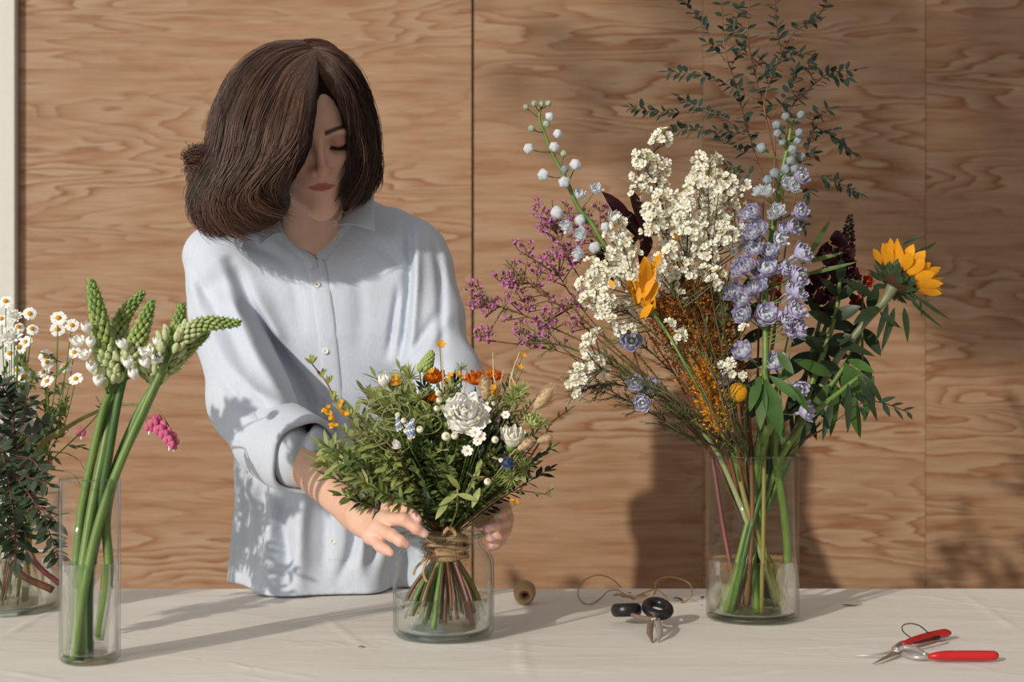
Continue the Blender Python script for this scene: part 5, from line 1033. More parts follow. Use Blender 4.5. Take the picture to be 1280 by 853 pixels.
for (x0, y0, x1, y1) in [(578, 505, 586, 464), (620, 502, 630, 462), (637, 478, 650, 440), (640, 470, 649, 441), (617, 470, 616, 440), (554, 470, 551, 434)]:
    m = MB(); m.tube([NECK, P(x0, y0 + 40, 1.97), P(x0, y0, 1.985), P(x1, y1, 1.99)], [.0008, .0008, .0013, .0006], 5, n=18); m.build('pale_reed', [TAN], BT)
# the cut ends under the binding and the jute
N2 = P(556, 697, 2.035)
SP = [(505, 768, 1.99, .0035, STEM_G), (512, 770, 2.06, .003, STEM_B), (522, 775, 1.985, .0035, STEM_P), (530, 782, 2.0, .004, STEM_G), (541, 788, 1.985, .0045, STEM_G), (550, 780, 2.03, .003, STEM_B), (556, 782, 2.0, .0035, STEM_B), (563, 776, 2.07, .003, STEM_T), (572, 775, 1.99, .003, STEM_B), (586, 772, 2.07, .004, STEM_G), (600, 786, 1.99, .0058, stemmat('red_brown_stem', srgb(96, 50, 30), srgb(78, 40, 28))), (612, 770, 2.02, .0050, STEM_Y),
      (500, 760, 2.04, .003, STEM_B), (518, 766, 2.03, .0028, STEM_T), (536, 770, 2.05, .003, STEM_B), (578, 768, 2.03, .0025, STEM_P), (594, 766, 2.05, .003, STEM_B), (549, 772, 1.975, .0025, STEM_T), (606, 760, 2.06, .003, STEM_T), (526, 760, 1.975, .0022, STEM_B), (566, 765, 1.97, .0022, STEM_B)]
rg2 = random.Random(4)
for k in range(20): SP.append((rg2.uniform(500, 612), rg2.uniform(758, 784), rg2.uniform(1.98, 2.09), rg2.uniform(.0014, .0030), [STEM_B, STEM_B, STEM_T, STEM_D][k % 4]))
for (x_, y_, D_, r_, mt) in SP:
    e = P(x_, y_, D_); e.z = max(e.z, TZ + .018); rr = Vector((e.x - Jx, e.y - Jy, 0))
    if rr.length > .060: rr *= .060 / rr.length; e.x, e.y = Jx + rr.x, Jy + rr.y
    u = N2 + Vector((rr.x * .25, rr.y * .25, 0)) + rdir(.002); m = MB(); m.tube([NECK + Vector((-rr.x * .12, -rr.y * .12, .01)), u, u.lerp(e, .55) + rr * .06, e], [r_ * .9, r_ * .9, r_, r_ * 1.02], 9, n=20); m.build('cut_stem', [mt], BT)
def jute_mat():
    t = NT('jute_twine'); tc = t.n('TexCoord'); w_ = t.n('TexWave', i_Scale=180.0, i_Distortion=6.0, i_Detail=2.0); t.l(tc.outputs['Object'], w_.inputs['Vector']); r = t.ramp(w_.outputs['Fac'], [(0.2, srgb(150, 114, 78)), (0.8, srgb(208, 174, 132))]); t.l(r.outputs[0], t.b.inputs['Base Color']); t.b.inputs['Roughness'].default_value = .9
    bp = t.n('Bump', i_Strength=.6, i_Distance=.0008); t.l(w_.outputs['Fac'], bp.inputs['Height']); t.l(bp.outputs[0], t.b.inputs['Normal']); return t.m
JUTE = jute_mat()
m = MB(); q = []
for k in range(150):
    t = k / 149; a = t * 2 * PI * 7; z = -.022 + .030 * t + .004 * math.sin(a * 1.7); r_ = .0255 + .006 * math.cos(t * PI * 2) ** 2 + .0012 * math.sin(a * 3.1); q.append((NECK.x + r_ * math.cos(a), NECK.y + r_ * math.sin(a), NECK.z - .006 + z))
m.tube(q, .0027, 6)
m.lathe([(.018, -.034), (.026, -.030), (.0245, -.012), (.026, .004), (.018, .010)], 20, (NECK.x, NECK.y, NECK.z))
for k in range(260):
    a = RNG.uniform(0, 6.28); z = RNG.uniform(-.034, .004); p = NECK + Vector((.028 * math.cos(a), .028 * math.sin(a), z)); o = Vector((math.cos(a), math.sin(a), RNG.uniform(-.8, .5))); m.tube([p, p + o * .005 + rdir(.002), p + o * .009 + rdir(.003)], [.0003, .0002], 3)
m.tube([NECK + Vector((-.004, -.028, .004)), NECK + Vector((.006, -.033, .016)), NECK + Vector((.016, -.030, .006)), NECK + Vector((.002, -.032, -.002))], .003, 6, n=16); m.tube([NECK + Vector((-.020, -.024, -.02)), NECK + Vector((-.030, -.030, -.045)), NECK + Vector((-.022, -.03, -.066))], .0022, 6, n=12); m.tube([NECK + Vector((-.020, -.024, -.02)), NECK + Vector((-.040, -.028, -.040)), NECK + Vector((-.044, -.03, -.050))], .002, 6, n=12)
m.build('jute_binding', [JUTE], BT, label='frayed brown jute binding round the stems'); finish(BT)
# ---------------------------------------------------------------- the large arrangement
def vb(first, ba=None, rt=None, rb=.052): return vase_path(VBx, VBy, rb, .060, .252, first, ba, TZ + .016, rt)
def vjoin(q, ba=None, rt=None):
    """vase part plus visible part of a stem, without a kink at the rim"""
    q = list(q)
    while len(q) > 2 and q[0].z < TZ + .285: q.pop(0)
    return vb(q[0], ba, rt) + q
# eucalyptus: traced stems with opposite leaves
EUC = [('tall thin leafy branch rising out of the top edge, left of the other tall ones', [[(954, 232), (946, 201), (938, 174), (929, 143), (919, 104), (906, 61), (902, 0), (900, -30)], [(905, 61), (880, 33), (856, 0), (848, -20)], [(946, 201), (917, 183), (896, 168)], [(950, 225), (926, 213), (908, 207)], [(906, 75), (894, 60), (882, 52)], [(903, 40), (918, 28), (926, 10)], [(912, 85), (922, 70), (928, 58)]], 2.22, True),
       ('tall thin leafy branch whose left twigs reach the farthest left', [[(969, 183), (963, 158), (951, 122), (943, 88), (935, 46), (937, 0), (938, -30)], [(950, 125), (917, 110), (880, 94), (835, 90)], [(929, 160), (902, 146), (871, 134), (850, 122)], [(948, 168), (917, 165), (880, 162), (844, 162)], [(871, 140), (826, 140), (788, 134)], [(936, 50), (922, 40), (914, 30)], [(944, 90), (950, 75), (962, 85)]], 2.18, True),
       ('leafy branch with upper twigs forking toward the top right', [[(975, 240), (965, 180), (955, 130), (966, 95), (975, 73), (993, 40), (1024, 18), (1036, -5)], [(978, 70), (972, 40), (969, 0), (970, -15)], [(972, 78), (990, 70), (1008, 66)], [(960, 105), (958, 90), (966, 84)], [(1000, 35), (1012, 28), (1022, 24)]], 2.14, False),
       ('leafy branch arching right at half height above the lavender spire', [[(978, 253), (980, 200), (984, 160), (987, 137), (1018, 105), (1039, 91), (1073, 86)], [(963, 150), (987, 113), (995, 90)], [(1020, 104), (1010, 86), (1016, 76)], [(1030, 98), (1044, 96), (1060, 100)], [(987, 137), (996, 122), (1000, 116)]], 2.10, False),
       ('dark leafy branch along the right side of the lavender spire', [[(985, 290), (995, 240), (1005, 198), (1015, 170), (1018, 146), (1037, 137)], [(1018, 158), (1042, 171), (1066, 192)], [(1012, 220), (1039, 225), (1075, 242)], [(1000, 225), (1012, 240), (1004, 262), (1006, 285)], [(1015, 178), (1024, 168), (1042, 162)], [(1006, 200), (1014, 192), (1018, 196)]], 2.24, True)]
for (lb, paths, D_, bk) in EUC:
    q0 = [P(x_, y_, D_ + (.02 if bk else -.02) * math.sin(i)) for i, (x_, y_) in enumerate(paths[0])]; low = P(948 + (paths[0][0][0] - 954) * .4, 480, 2.2); q0 = vb(low) + [low, low.lerp(q0[0], .5) + Vector((0, 0, .01))] + q0
    t = thing('eucalyptus_branch', lb, 'branch', q0[0], 'dark leafy branches above the large arrangement'); m = MB(); m.tube(q0, [.0022, .0018, .0014, .0011, .0008], 6, n=60); tw = []
    for q in paths[1:]: tq = [P(x_, y_, D_ + (i * .012 if bk else -i * .012)) for i, (x_, y_) in enumerate(q)]; tw.append(tq); m.tube(tq, [.0010, .0006], 5, n=16)
    m.build('stem', [STEM_B], t); m = MB(); vis = q0[-(len(paths[0])):]
    ln = sum((vis[i + 1] - vis[i]).length for i in range(len(vis) - 1)); leaves_along(m, vis, int(ln * 64), .0195, .0088, 0, .22, up=.35, nrm=(0, -.5, .8), jit=.4)
    for tq in tw: ln = sum((tq[i + 1] - tq[i]).length for i in range(len(tq) - 1)); leaves_along(m, tq, max(2, int(ln * 112)), .0190, .0086, 0, .2, up=.55, jit=.4, nrm=(0, -.5, .8))
    m.build('foliage', [G_EUC], t); finish(t)
# delphiniums
def delph(lb, path, open_, buds, D_, stem=STEM_G, rad=(.0048, .0044, .0034, .0016)):
    q = PP(path, D_); q = vjoin(q); t = thing('delphinium', lb, 'flower', q[0]); m = MB(); m.tube(q, rad, 9, n=70); cq = catmull(q, 120)
    extra = [(x_ + RNG.uniform(-9, 9), y_ + RNG.uniform(-8, 8), k_, s_ * .85) for (x_, y_, k_, s_) in open_ if len(open_) > 10]
    for (x_, y_, kind, sz) in open_ + buds + extra:
        p = P(x_, y_, D_ - .018 * RNG.uniform(.2, 1.3)); i = int(np.argmin(((cq - np.array(p)) ** 2).sum(1))); i = max(0, i - 3); c = Vector(cq[i]); d = (p - c); dl = d.length
        out = (d.normalized() + Vector((0, -.55, .05)) + rdir(.25)).normalized(); m.tube([c, c.lerp(p, .5) + Vector((0, 0, -.002)), p - out * .004], [.0011, .0008], 5, n=8)
        me = {'o': DEL_LV[int(RNG.integers(4))], 'w': DEL_PB, 'p': BUD_PB[int(RNG.integers(2))], 'g': BUD_GR, 'b': BUD_BL}[kind]; put(me, 'floret' if kind in 'ow' else 'bud', t, p - out * (.004 if kind in 'ow' else .006), out, sz * (1.22 if kind in 'ow' else 1.05))
    m.build('stem', [stem], t); finish(t)
delph('pale blue delphinium spire with closed buds leaning up to the left', [(905, 545), (870, 470), (825, 400), (790, 350), (757, 308), (740, 280), (722, 258), (708, 225), (692, 195), (681, 168), (674, 148), (678, 130)], [],
      [(657, 133, 'g', .8), (668, 129, 'g', .9), (677, 129, 'g', .8), (686, 129, 'g', .9), (687, 146, 'p', .9), (683, 155, 'g', 1), (664, 161, 'g', 1), (697, 168, 'p', 1), (661, 186, 'p', 1), (693, 184, 'p', 1), (705, 192, 'g', 1), (719, 207, 'p', 1.15), (680, 219, 'p', 1.15), (706, 212, 'b', 1), (706, 229, 'p', 1.25), (724, 247, 'w', 1.05), (743, 239, 'w', 1.0), (699, 266, 'p', 1.4), (712, 281, 'w', 1.1), (730, 294, 'w', 1.15), (727, 276, 'p', 1.2), (727, 318, 'w', 1.1), (745, 311, 'p', 1.3), (767, 277, 'w', 1.2), (757, 285, 'p', 1.1), (778, 300, 'w', 1.0)], 2.12)
delph('tall lavender delphinium spire crowded with open florets, right of the white sprays', [(955, 560), (956, 480), (957, 420), (957, 360), (964, 300), (972, 250), (980, 205), (987, 170), (990, 150)],
      [(959, 242, 'w', 1.05), (982, 232, 'w', 1.1), (997, 224, 'o', 1.1), (943, 267, 'o', 1.1), (971, 267, 'w', 1.15), (994, 266, 'o', 1.1), (951, 291, 'o', 1.25), (985, 286, 'o', 1.1), (972, 303, 'w', 1.2), (946, 314, 'o', 1.05), (995, 319, 'o', 1.25), (934, 334, 'o', 1.25), (957, 341, 'o', 1.3), (992, 349, 'o', 1.25), (923, 369, 'o', 1.3), (943, 367, 'o', 1.2), (992, 369, 'o', 1.2), (931, 395, 'o', 1.2), (957, 397, 'o', 1.35), (989, 393, 'o', 1.3), (993, 416, 'o', 1.15), (981, 402, 'o', .9), (962, 318, 'o', 1.0), (978, 335, 'o', .9)],
      [(982, 146, 'b', 1.0), (1001, 144, 'b', 1.0), (971, 157, 'b', 1.1), (972, 167, 'b', 1), (953, 186, 'b', 1.25), (978, 178, 'b', .9), (999, 166, 'b', 1), (997, 176, 'b', 1), (990, 188, 'b', 1.2), (988, 202, 'b', 1.2), (1000, 196, 'b', 1.1), (969, 218, 'b', 1.3), (982, 214, 'b', 1.3), (960, 226, 'b', 1.2), (993, 212, 'b', 1.1)], 2.06, STEM_G, (.0052, .005, .0044, .002))
delph('short delphinium stem whose lavender florets hang above the vase rim', [(962, 555), (966, 520), (972, 480), (985, 470)], [(934, 445, 'o', 1.4), (969, 458, 'o', 1.3), (994, 484, 'o', 1.25), (1001, 516, 'o', 1.2), (913, 474, 'o', 1.1), (990, 420, 'o', .9)], [], 2.07)
delph('low delphinium stem with a few lavender florets left of the orange plumes', [(890, 545), (860, 520), (830, 500), (806, 478), (792, 440), (788, 425)], [(796, 478, 'o', 1.05), (816, 486, 'o', 1.1), (805, 503, 'o', 1.1), (790, 427, 'o', 1.35)], [], 2.08, STEM_T, (.003, .0025, .002, .001))
# white waxflower
def wax(lb, main, clusters, D_, me, name='waxflower_sprig', r_n=.115, grp=None, needle=(.010, .0014), sm=STEM_T, size=(1.1, 1.4), bare=0, bl='blossom', mxn=99):
    q = PP(main, D_); q = vjoin(q); t = thing(name, lb, 'flower', q[0], grp); m = MB(); m.tube(q, [.0022, .0017, .0012, .0008], 6, n=50); cq = catmull(q, 120); fm = MB(); cnt = 0; tot = sum(max(3, int(r * r * r_n)) for _, _, r in clusters)
    for (x_, y_, r) in clusters:
        x_ += RNG.uniform(-4, 4); y_ += RNG.uniform(-4, 4); c = P(x_, y_, D_ + RNG.uniform(-.03, .03)); i = max(0, int(np.argmin(((cq - np.array(c)) ** 2).sum(1))) - 8); root = Vector(cq[i]); n_ = max(3, int(r * r * r_n * min(1, mxn / tot))); rad = r * 1.2 / FPX * D_; m.tube([root, root.lerp(c, .5) + Vector((0, 0, -.004)), c - Vector((0, 0, rad * .7))], [.0011, .0008], 5, n=8); b0 = c - Vector((0, 0, rad * .7))
        for k in range(n_):
            if cnt >= mxn: break
            d = rdir(); d.y = -abs(d.y) * .9; p = c + d * rad * RNG.uniform(.45, 1.0); out = (d + Vector((0, -.5, .35)) + rdir(.3)).normalized(); put(me[int(RNG.integers(len(me)))], bl, t, p, out, RNG.uniform(*size)); cnt += 1
            if k % 2 == 0: m.tube([b0, b0.lerp(p, .5), p - out * .002], .00045, 3, n=4, cap=False)
        for k in range(int(3 + r * .5)): d = rdir(); d.z = abs(d.z) + .1; p = c + d * rad * .5 - Vector((0, 0, rad * .3)); fm.leaf(p, d, (0, -.6, .7), needle[0] * RNG.uniform(.8, 1.8), needle[1], .1, .1, 0, seg=2)
    for k in range(int(40 + bare)): i = 40 + int(RNG.integers(75)); p = Vector(cq[i]); d = (rdir() + Vector(cq[min(119, i + 2)] - cq[i]).normalized() * .8).normalized(); fm.leaf(p, d, (0, -.6, .7), needle[0] * RNG.uniform(1, 2), needle[1], .1, .1, 0, seg=2)
    m.build('stem', [sm], t); fm.build('foliage', [G_MID], t); finish(t)
wg = 'white waxflower sprays'
wax('white spray forming the top left point of the white cloud', [(915, 545), (890, 450), (860, 370), (838, 300), (826, 250), (815, 200), (826, 178)], [(827, 174, 11), (820, 184, 8), (798, 192, 11), (806, 204, 13), (826, 208, 12), (800, 218, 11), (816, 228, 14), (796, 238, 10)], 2.08, B_WAX, grp=wg)
wax('white spray in the upper middle of the cloud, below its top left point', [(918, 545), (895, 450), (872, 370), (852, 310), (840, 280), (838, 250)], [(832, 248, 15), (848, 262, 15), (826, 268, 15), (812, 280, 13), (846, 284, 14), (862, 272, 12), (808, 258, 9)], 2.06, B_WAX, grp=wg)
wax('white spray making the upper right lobe of the white cloud', [(922, 545), (905, 460), (895, 380), (888, 320), (884, 270), (886, 210)], [(876, 206, 12), (889, 196, 8), (896, 212, 13), (870, 224, 12), (892, 232, 14), (910, 226, 10), (880, 246, 12), (906, 250, 12), (926, 250, 8), (918, 266, 8), (930, 236, 7), (934, 270, 7), (926, 290, 8), (932, 306, 6)], 2.10, B_WAX, grp=wg)
wax('white spray low on the right of the cloud beside the lavender spire', [(925, 545), (912, 460), (902, 380), (896, 330), (892, 300)], [(868, 300, 14), (888, 288, 14), (906, 298, 13), (880, 314, 13), (902, 276, 10), (914, 288, 9), (890, 330, 11), (884, 342, 9), (894, 350, 7), (922, 302, 8)], 2.05, B_WAX, grp=wg)
wax('white spray at the centre of the cloud above the golden petals', [(920, 545), (895, 460), (865, 390), (845, 340), (836, 320)], [(856, 308, 13), (838, 300, 12), (834, 322, 11), (822, 312, 9), (846, 332, 10), (826, 338, 9), (838, 350, 7), (822, 354, 6), (858, 324, 9), (850, 350, 6), (870, 318, 9), (842, 266, 7)], 2.06, B_WAX, grp=wg)
wax('white spray above the left end of the golden petals', [(910, 545), (880, 470), (840, 410), (805, 360), (785, 330), (778, 295)], [(776, 282, 8), (782, 296, 9), (770, 308, 10), (772, 322, 11), (790, 318, 8), (786, 334, 10), (758, 328, 10), (792, 376, 9), (764, 290, 6)], 2.05, B_WAX, grp=wg)
wax('white spray making the large left lobe of the white cloud', [(905, 545), (870, 480), (825, 425), (790, 395), (760, 370), (745, 345)], [(740, 338, 12), (752, 350, 13), (736, 358, 12), (758, 368, 12), (744, 374, 12), (772, 378, 10), (762, 392, 11), (782, 392, 9), (750, 390, 9), (786, 408, 8), (772, 406, 8)], 2.03, B_WAX, grp=wg)
wax('lowest white spray hanging out at the far left over the tied bouquet', [(900, 550), (860, 510), (810, 480), (770, 465), (740, 462)], [(735, 424, 8), (742, 418, 6), (730, 434, 6), (742, 452, 9), (754, 460, 8), (728, 462, 10), (722, 476, 9), (732, 480, 8), (718, 490, 7), (714, 472, 7), (750, 448, 6)], 2.02, B_WAX, grp=wg)
wax('few white blossoms scattered over the orange plumes', [(925, 550), (905, 500), (880, 450), (850, 415)], [(847, 411, 6), (851, 424, 7), (838, 408, 4), (902, 456, 5), (915, 462, 8), (922, 470, 5), (932, 408, 4), (905, 470, 4)], 2.01, B_WAX, grp=wg)
wax('dense white spray filling the heart of the cloud', [(920, 545), (895, 450), (870, 370), (850, 310)], [(850, 240, 9), (862, 256, 9), (866, 290, 10), (842, 315, 9), (874, 268, 9), (858, 326, 8), (830, 292, 9), (818, 268, 8), (876, 340, 7), (848, 276, 8), (864, 236, 7)], 2.035, B_WAX, grp=wg)
wax('dense white spray between the cloud centre and its upper right lobe', [(922, 545), (905, 450), (890, 370), (886, 300)], [(884, 258, 9), (896, 266, 9), (906, 274, 8), (878, 284, 9), (900, 284, 8), (912, 310, 7), (896, 312, 9), (874, 300, 7), (886, 222, 8), (902, 236, 8), (868, 214, 7)], 2.03, B_WAX, grp=wg)
wax('white spray bridging the left lobe and the golden petals', [(905, 545), (870, 470), (820, 400), (780, 350)], [(764, 344, 8), (748, 362, 8), (740, 350, 7), (766, 360, 8), (774, 392, 8), (756, 384, 8), (780, 306, 7), (768, 330, 7), (764, 406, 7), (788, 344, 6), (732, 372, 7)], 2.00, B_WAX, grp=wg)
wax('loose white spray spreading over the plumes at the lower middle of the cloud', [(915, 545), (890, 460), (855, 390), (840, 360)], [(842, 342, 8), (834, 358, 7), (826, 346, 7), (816, 364, 6), (850, 366, 5), (892, 352, 6), (900, 340, 6), (824, 326, 7), (862, 342, 7)], 2.01, B_WAX, grp=wg)
# bare needle twigs of the waxflower to the lower left and fine dark needles in the middle
for k, (lb, q) in enumerate([('thin twiggy stem sweeping left under the low lavender florets', [(895, 552), (850, 510), (800, 475), (750, 450), (700, 432), (660, 425)]), ('thin twiggy stem with needles running left below the pink sprays', [(890, 558), (850, 520), (800, 490), (760, 480), (720, 490)]), ('thin twiggy stem crossing the orange plumes upright', [(905, 555), (895, 500), (900, 450), (905, 400), (900, 365)]), ('long bare twig running low toward the tied bouquet', [(880, 560), (850, 540), (820, 520), (790, 505), (750, 480), (720, 462)]), ('thin twiggy stem upright in front of the dark red flowers', [(935, 550), (925, 480), (912, 430), (905, 380), (915, 330)]), ('dark needled stem rising through the plumes toward the cloud', [(928, 555), (900, 490), (870, 430), (850, 390), (838, 370)]), ('dark needled stem fanning left under the white lobe', [(910, 555), (870, 500), (835, 460), (800, 430), (770, 415)]), ('dark needled stem between the golden ball and the plumes', [(930, 558), (922, 510), (918, 460), (925, 410), (920, 360)]), ('needled stem ending behind the lowest white spray', [(905, 556), (860, 515), (820, 490), (785, 470), (755, 450)]), ('needled twig showing between the plumes and the lavender spire', [(930, 555), (915, 500), (905, 450), (895, 390), (880, 345)])]):
    pq = PP(q, 2.05 + .015 * k); full = vjoin(pq); t = thing('twiggy_stem', lb, 'branch', full[0], 'needled twigs in the large arrangement'); m = MB(); m.tube(full, [.0018, .0014, .0008], 5, n=50); fm = MB(); cq = catmull(pq, 50)
    for j in range(22): i = 6 + int(RNG.integers(40)); p = Vector(cq[i]); d = (Vector(cq[min(49, i + 2)] - cq[i]).normalized() + rdir(.7)).normalized(); e = p + d * RNG.uniform(.02, .05); m.tube([p, e], [.0007, .0004], 4); leaves_along(fm, [p, p.lerp(e, .5), e], 8, .011, .0013, 0, .1, up=1.0, seg=2) if False else [fm.leaf(p.lerp(e, u), (d + rdir(.6)).normalized(), (0, -.6, .7), .011, .0014, .1, .1, 0, seg=2) for u in np.linspace(.1, 1, 12)]
    for j in range(90): i = int(RNG.integers(49)); fm.leaf(Vector(cq[i]), (Vector(cq[i + 1] - cq[i]).normalized() + rdir(.6)).normalized(), (0, -.6, .7), .012, .0014, .1, .1, 0, seg=2)
    m.build('stem', [STEM_T], t); fm.build('foliage', [G_DARK if k % 2 else G_MID], t); finish(t)
# pink sprays
pg = 'pink-flowered sprays'
def rc(cx, cy, n_, sx, sy, r0=7, r1=12): return [(cx + RNG.normal(0, sx), cy + RNG.normal(0, sy), RNG.uniform(r0, r1)) for _ in range(n_)]
for lb, q, cl_ in [('pink spray reaching farthest left beside the blue sleeve', [(898, 552), (830, 500), (750, 440), (680, 405), (630, 385), (600, 378)], rc(615, 385, 12, 16, 12)), ('pink spray just above the leftmost one', [(898, 552), (830, 495), (755, 430), (690, 375), (650, 345), (632, 325)], rc(645, 350, 12, 15, 14)),
                   ('tallest pink spray behind the pale blue delphinium', [(900, 552), (835, 490), (770, 410), (720, 340), (695, 290), (690, 250)], rc(692, 275, 12, 17, 15)), ('pink spray in the middle left below the tallest one', [(900, 552), (830, 495), (765, 430), (715, 370), (690, 330)], rc(690, 325, 12, 20, 14)),
                   ('pink spray directly left of the large white lobe', [(900, 552), (840, 500), (780, 445), (730, 400), (708, 375)], rc(698, 385, 12, 18, 14)), ('lowest pink spray over the orange ranunculus', [(898, 555), (820, 500), (750, 460), (700, 440), (660, 430)], rc(655, 425, 11, 26, 12, 6, 10)), ('pink spray behind the pale delphinium buds, rightmost of the pink ones', [(902, 552), (850, 480), (800, 400), (765, 330), (745, 290)], rc(742, 262, 6, 10, 12) + rc(715, 300, 5, 8, 14))]:
    wax(lb, q, cl_, 2.20, B_PINK, 'pink_spray', .12, pg, (.008, .0018), STEM_B, (.8, 1.3), 30)
# orange plumes
def plume(lb, path, w0, n_, mats, D_, nm='amber_plume'):
    q = PP(path, D_); full = vjoin(q); t = thing(nm, lb, 'flower', full[0]); m = MB(); m.tube(full, [.0034, .003, .002], 7, n=40); m.build('stem', [STEM_B], t); cq = catmull(q, 60); m = MB()
    for k in range(n_):
        t_ = RNG.random() ** .8; i = min(58, int(10 + t_ * 49)); c = Vector(cq[i]); d = rdir(); d.y = -abs(d.y) if RNG.random() < .7 else d.y; w_ = w0 * (1 - ((t_ - .45) / .62) ** 2) ** .5 if abs(t_ - .45) < .62 else 0; p = c + d * w_ * RNG.uniform(.2, 1.0)
        mi = int(RNG.choice([0, 0, 1, 1, 2])); u = (d + Vector((0, -.2, .7)) + rdir(.5)).normalized(); m.leaf(p, u, (d.x, d.y - .5, d.z + .3), RNG.uniform(.0035, .0075), RNG.uniform(.002, .0042), .3, .2, mi, seg=2)
        if k % 9 == 0: m.tube([c, p], .0005, 3, 1, cap=False)
    m.build('plume', mats, t); finish(t)
plume('large orange-brown feathery plume right of the golden petals', [(915, 560), (905, 510), (890, 460), (872, 410), (855, 370), (850, 345)], .045, 3600, [AMB1, AMB2, AMB3], 2.10)
plume('rust-brown plume behind, nearer the lavender spire', [(925, 560), (915, 500), (905, 440), (895, 390), (885, 350)], .036, 2200, [AMB2, AMB2, AMB1], 2.16)
plume('small bright orange plume low over the vase rim', [(918, 562), (900, 530), (892, 505), (885, 480), (880, 455)], .026, 1300, [AMB1, AMB3, AMB3], 2.06)
plume('amber plume on the left, beneath the white sprays', [(905, 560), (880, 500), (850, 440), (830, 400), (822, 375)], .034, 2000, [AMB1, AMB2, AMB3], 2.13)
# golden petals behind the white sprays
q = PP([(910, 550), (870, 480), (830, 410), (808, 386)], 2.0); t = thing('golden_flower', 'large golden-yellow petals glowing between the white sprays', 'flower', vb(q[0])[0]); m = MB(); m.tube(vjoin(q), .002, 6, n=40); m.build('stem', [STEM_G], t)
for (x0, y0, x1, y1, w_) in [(812, 378, 797, 322, .030), (806, 384, 808, 330, .026), (800, 386, 786, 362, .022), (812, 380, 822, 352, .016), (806, 374, 788, 348, .018), (815, 392, 800, 372, .020), (800, 400, 812, 384, .02), (810, 345, 826, 318, .014), (768, 360, 762, 350, .010), (848, 300, 842, 292, .010), (806, 372, 818, 336, .018), (798, 380, 800, 344, .018), (812, 352, 806, 322, .016), (790, 372, 782, 350, .014), (816, 388, 826, 370, .014)]:
    a, b = P(x0, y0, 1.995 + RNG.uniform(-.02, .02)), P(x1, y1, 1.985 + RNG.uniform(-.02, .02)); m = MB(); m.leaf(a, b - a, (RNG.uniform(-.7, .7), -1, .3), (b - a).length * 1.05, w_ * .72, RNG.uniform(-.6, .5), .25, 0, tip=1, wpos=.6, seg=7, twist=RNG.uniform(-.6, .6)); m.build('petal', [PET_YE], t)
finish(t)
# burgundy leaves
for k, (lb, lv) in enumerate([('burgundy leaf cluster sticking out left of the white cloud', [((800, 300), (757, 238), .030), ((805, 290), (790, 236), .026), ((806, 300), (780, 262), .030), ((790, 285), (764, 250), .02)]), ('dark burgundy leaf tucked behind the lower buds of the pale delphinium', [((770, 360), (742, 298), .022), ((800, 330), (812, 292), .024), ((790, 310), (806, 282), .024)])]):
    q = PP([(905, 550), (865, 470), (825, 380), (805, 320), (800, 295)], 2.15 + .03 * k); t = thing('burgundy_leaf_stem', lb, 'branch', vb(q[0])[0]); m = MB(); m.tube(vjoin(q), .0022, 6, n=40); m.build('stem', [STEM_R], t); m = MB()
    for (a, b, w_) in lv: a, b = P(*a, 2.15), P(*b, 2.10); m.leaf(a, b - a, (.2, -.8, .5), (b - a).length, w_, .15, .25, 0, seg=7, wpos=.55)
    m.build('leaves', [LEAF_BG], t); finish(t)
# craspedia
q = PP([(930, 560), (926, 530), (923, 505)], 2.03); full = vjoin(q, None, .01); t = thing('craspedia', 'round yellow button ball on a brown stem above the vase rim', 'flower', full[0]); m = MB(); m.tube(full, .0024, 8, n=30); m.build('stem', [STEM_B], t)
m = MB(); c = P(922, 491, 2.03)
m.ball(c, .0130, 24, 16, 0)
for k in range(420): z = 1 - 2 * (k + .5) / 420; a = k * 2.39996; r_ = math.sqrt(1 - z * z); m.ball(c + Vector((r_ * math.cos(a), r_ * math.sin(a), z)) * .0131, .0010, 5, 4, 0)
m.build('flower_ball', [BALL_Y], t); finish(t)
# sunflower
ax = Vector((.66, .25, .71)).normalized(); c = P(1122, 352, 2.16); M = aim(ax).to_matrix()
path = [P(958, 600, 2.2), P(985, 556, 2.19), P(1018, 500, 2.18), P(1046, 450, 2.17), P(1080, 405, 2.16), P(1104, 378, 2.16), c - ax * .012]; full = [Vector((VBx - .035, VBy - .01, TZ + .018)), Vector((VBx - .0, VBy, TZ + .12)), Vector((VBx + .035, VBy - .005, TZ + .252))] + path[1:]
t = thing('sunflower', 'yellow sunflower seen from behind, facing away to the upper right', 'flower', full[0]); m = MB(); m.tube(full, [.0052, .0056, .0060, .0062, .0060, .0056, .0052, .0058, .0064, .0100], 12, n=50); m.build('stem', [stemmat('grey_green_stem', srgb(104, 112, 80), srgb(124, 128, 92))], t)
m = MB(); G = [[tuple(c + M @ Vector((r_ * math.cos(a), r_ * math.sin(a), z))) for a in np.linspace(0, 2 * PI, 33)[:-1]] for r_, z in [(.001, -.014), (.010, -.013), (.022, -.008), (.029, -.001), (.031, .004), (.027, .008), (.015, .009), (.001, .008)]]; m.grid(G, closev=True); m.build('disc', [mat('seed_disc', srgb(74, 52, 30), .9, .3, 600, 1.0)], t)
for k in range(34):
    a = k * 2.39996 * 1.0; o = M @ Vector((math.cos(a), math.sin(a), 0)); ly = k % 2; p = c + o * .027 + ax * (.002 + .003 * ly); m = MB(); m.leaf(p, (o + ax * (.60 + .40 * ly + RNG.uniform(-.15, .15))).normalized(), ax, RNG.uniform(.036, .046), .0185, RNG.uniform(-.4, .2), .14, 0, tip=1, seg=7, wpos=.6, twist=RNG.uniform(-.4, .4)); m.build('petal', [PET_YE], t)
m = MB()
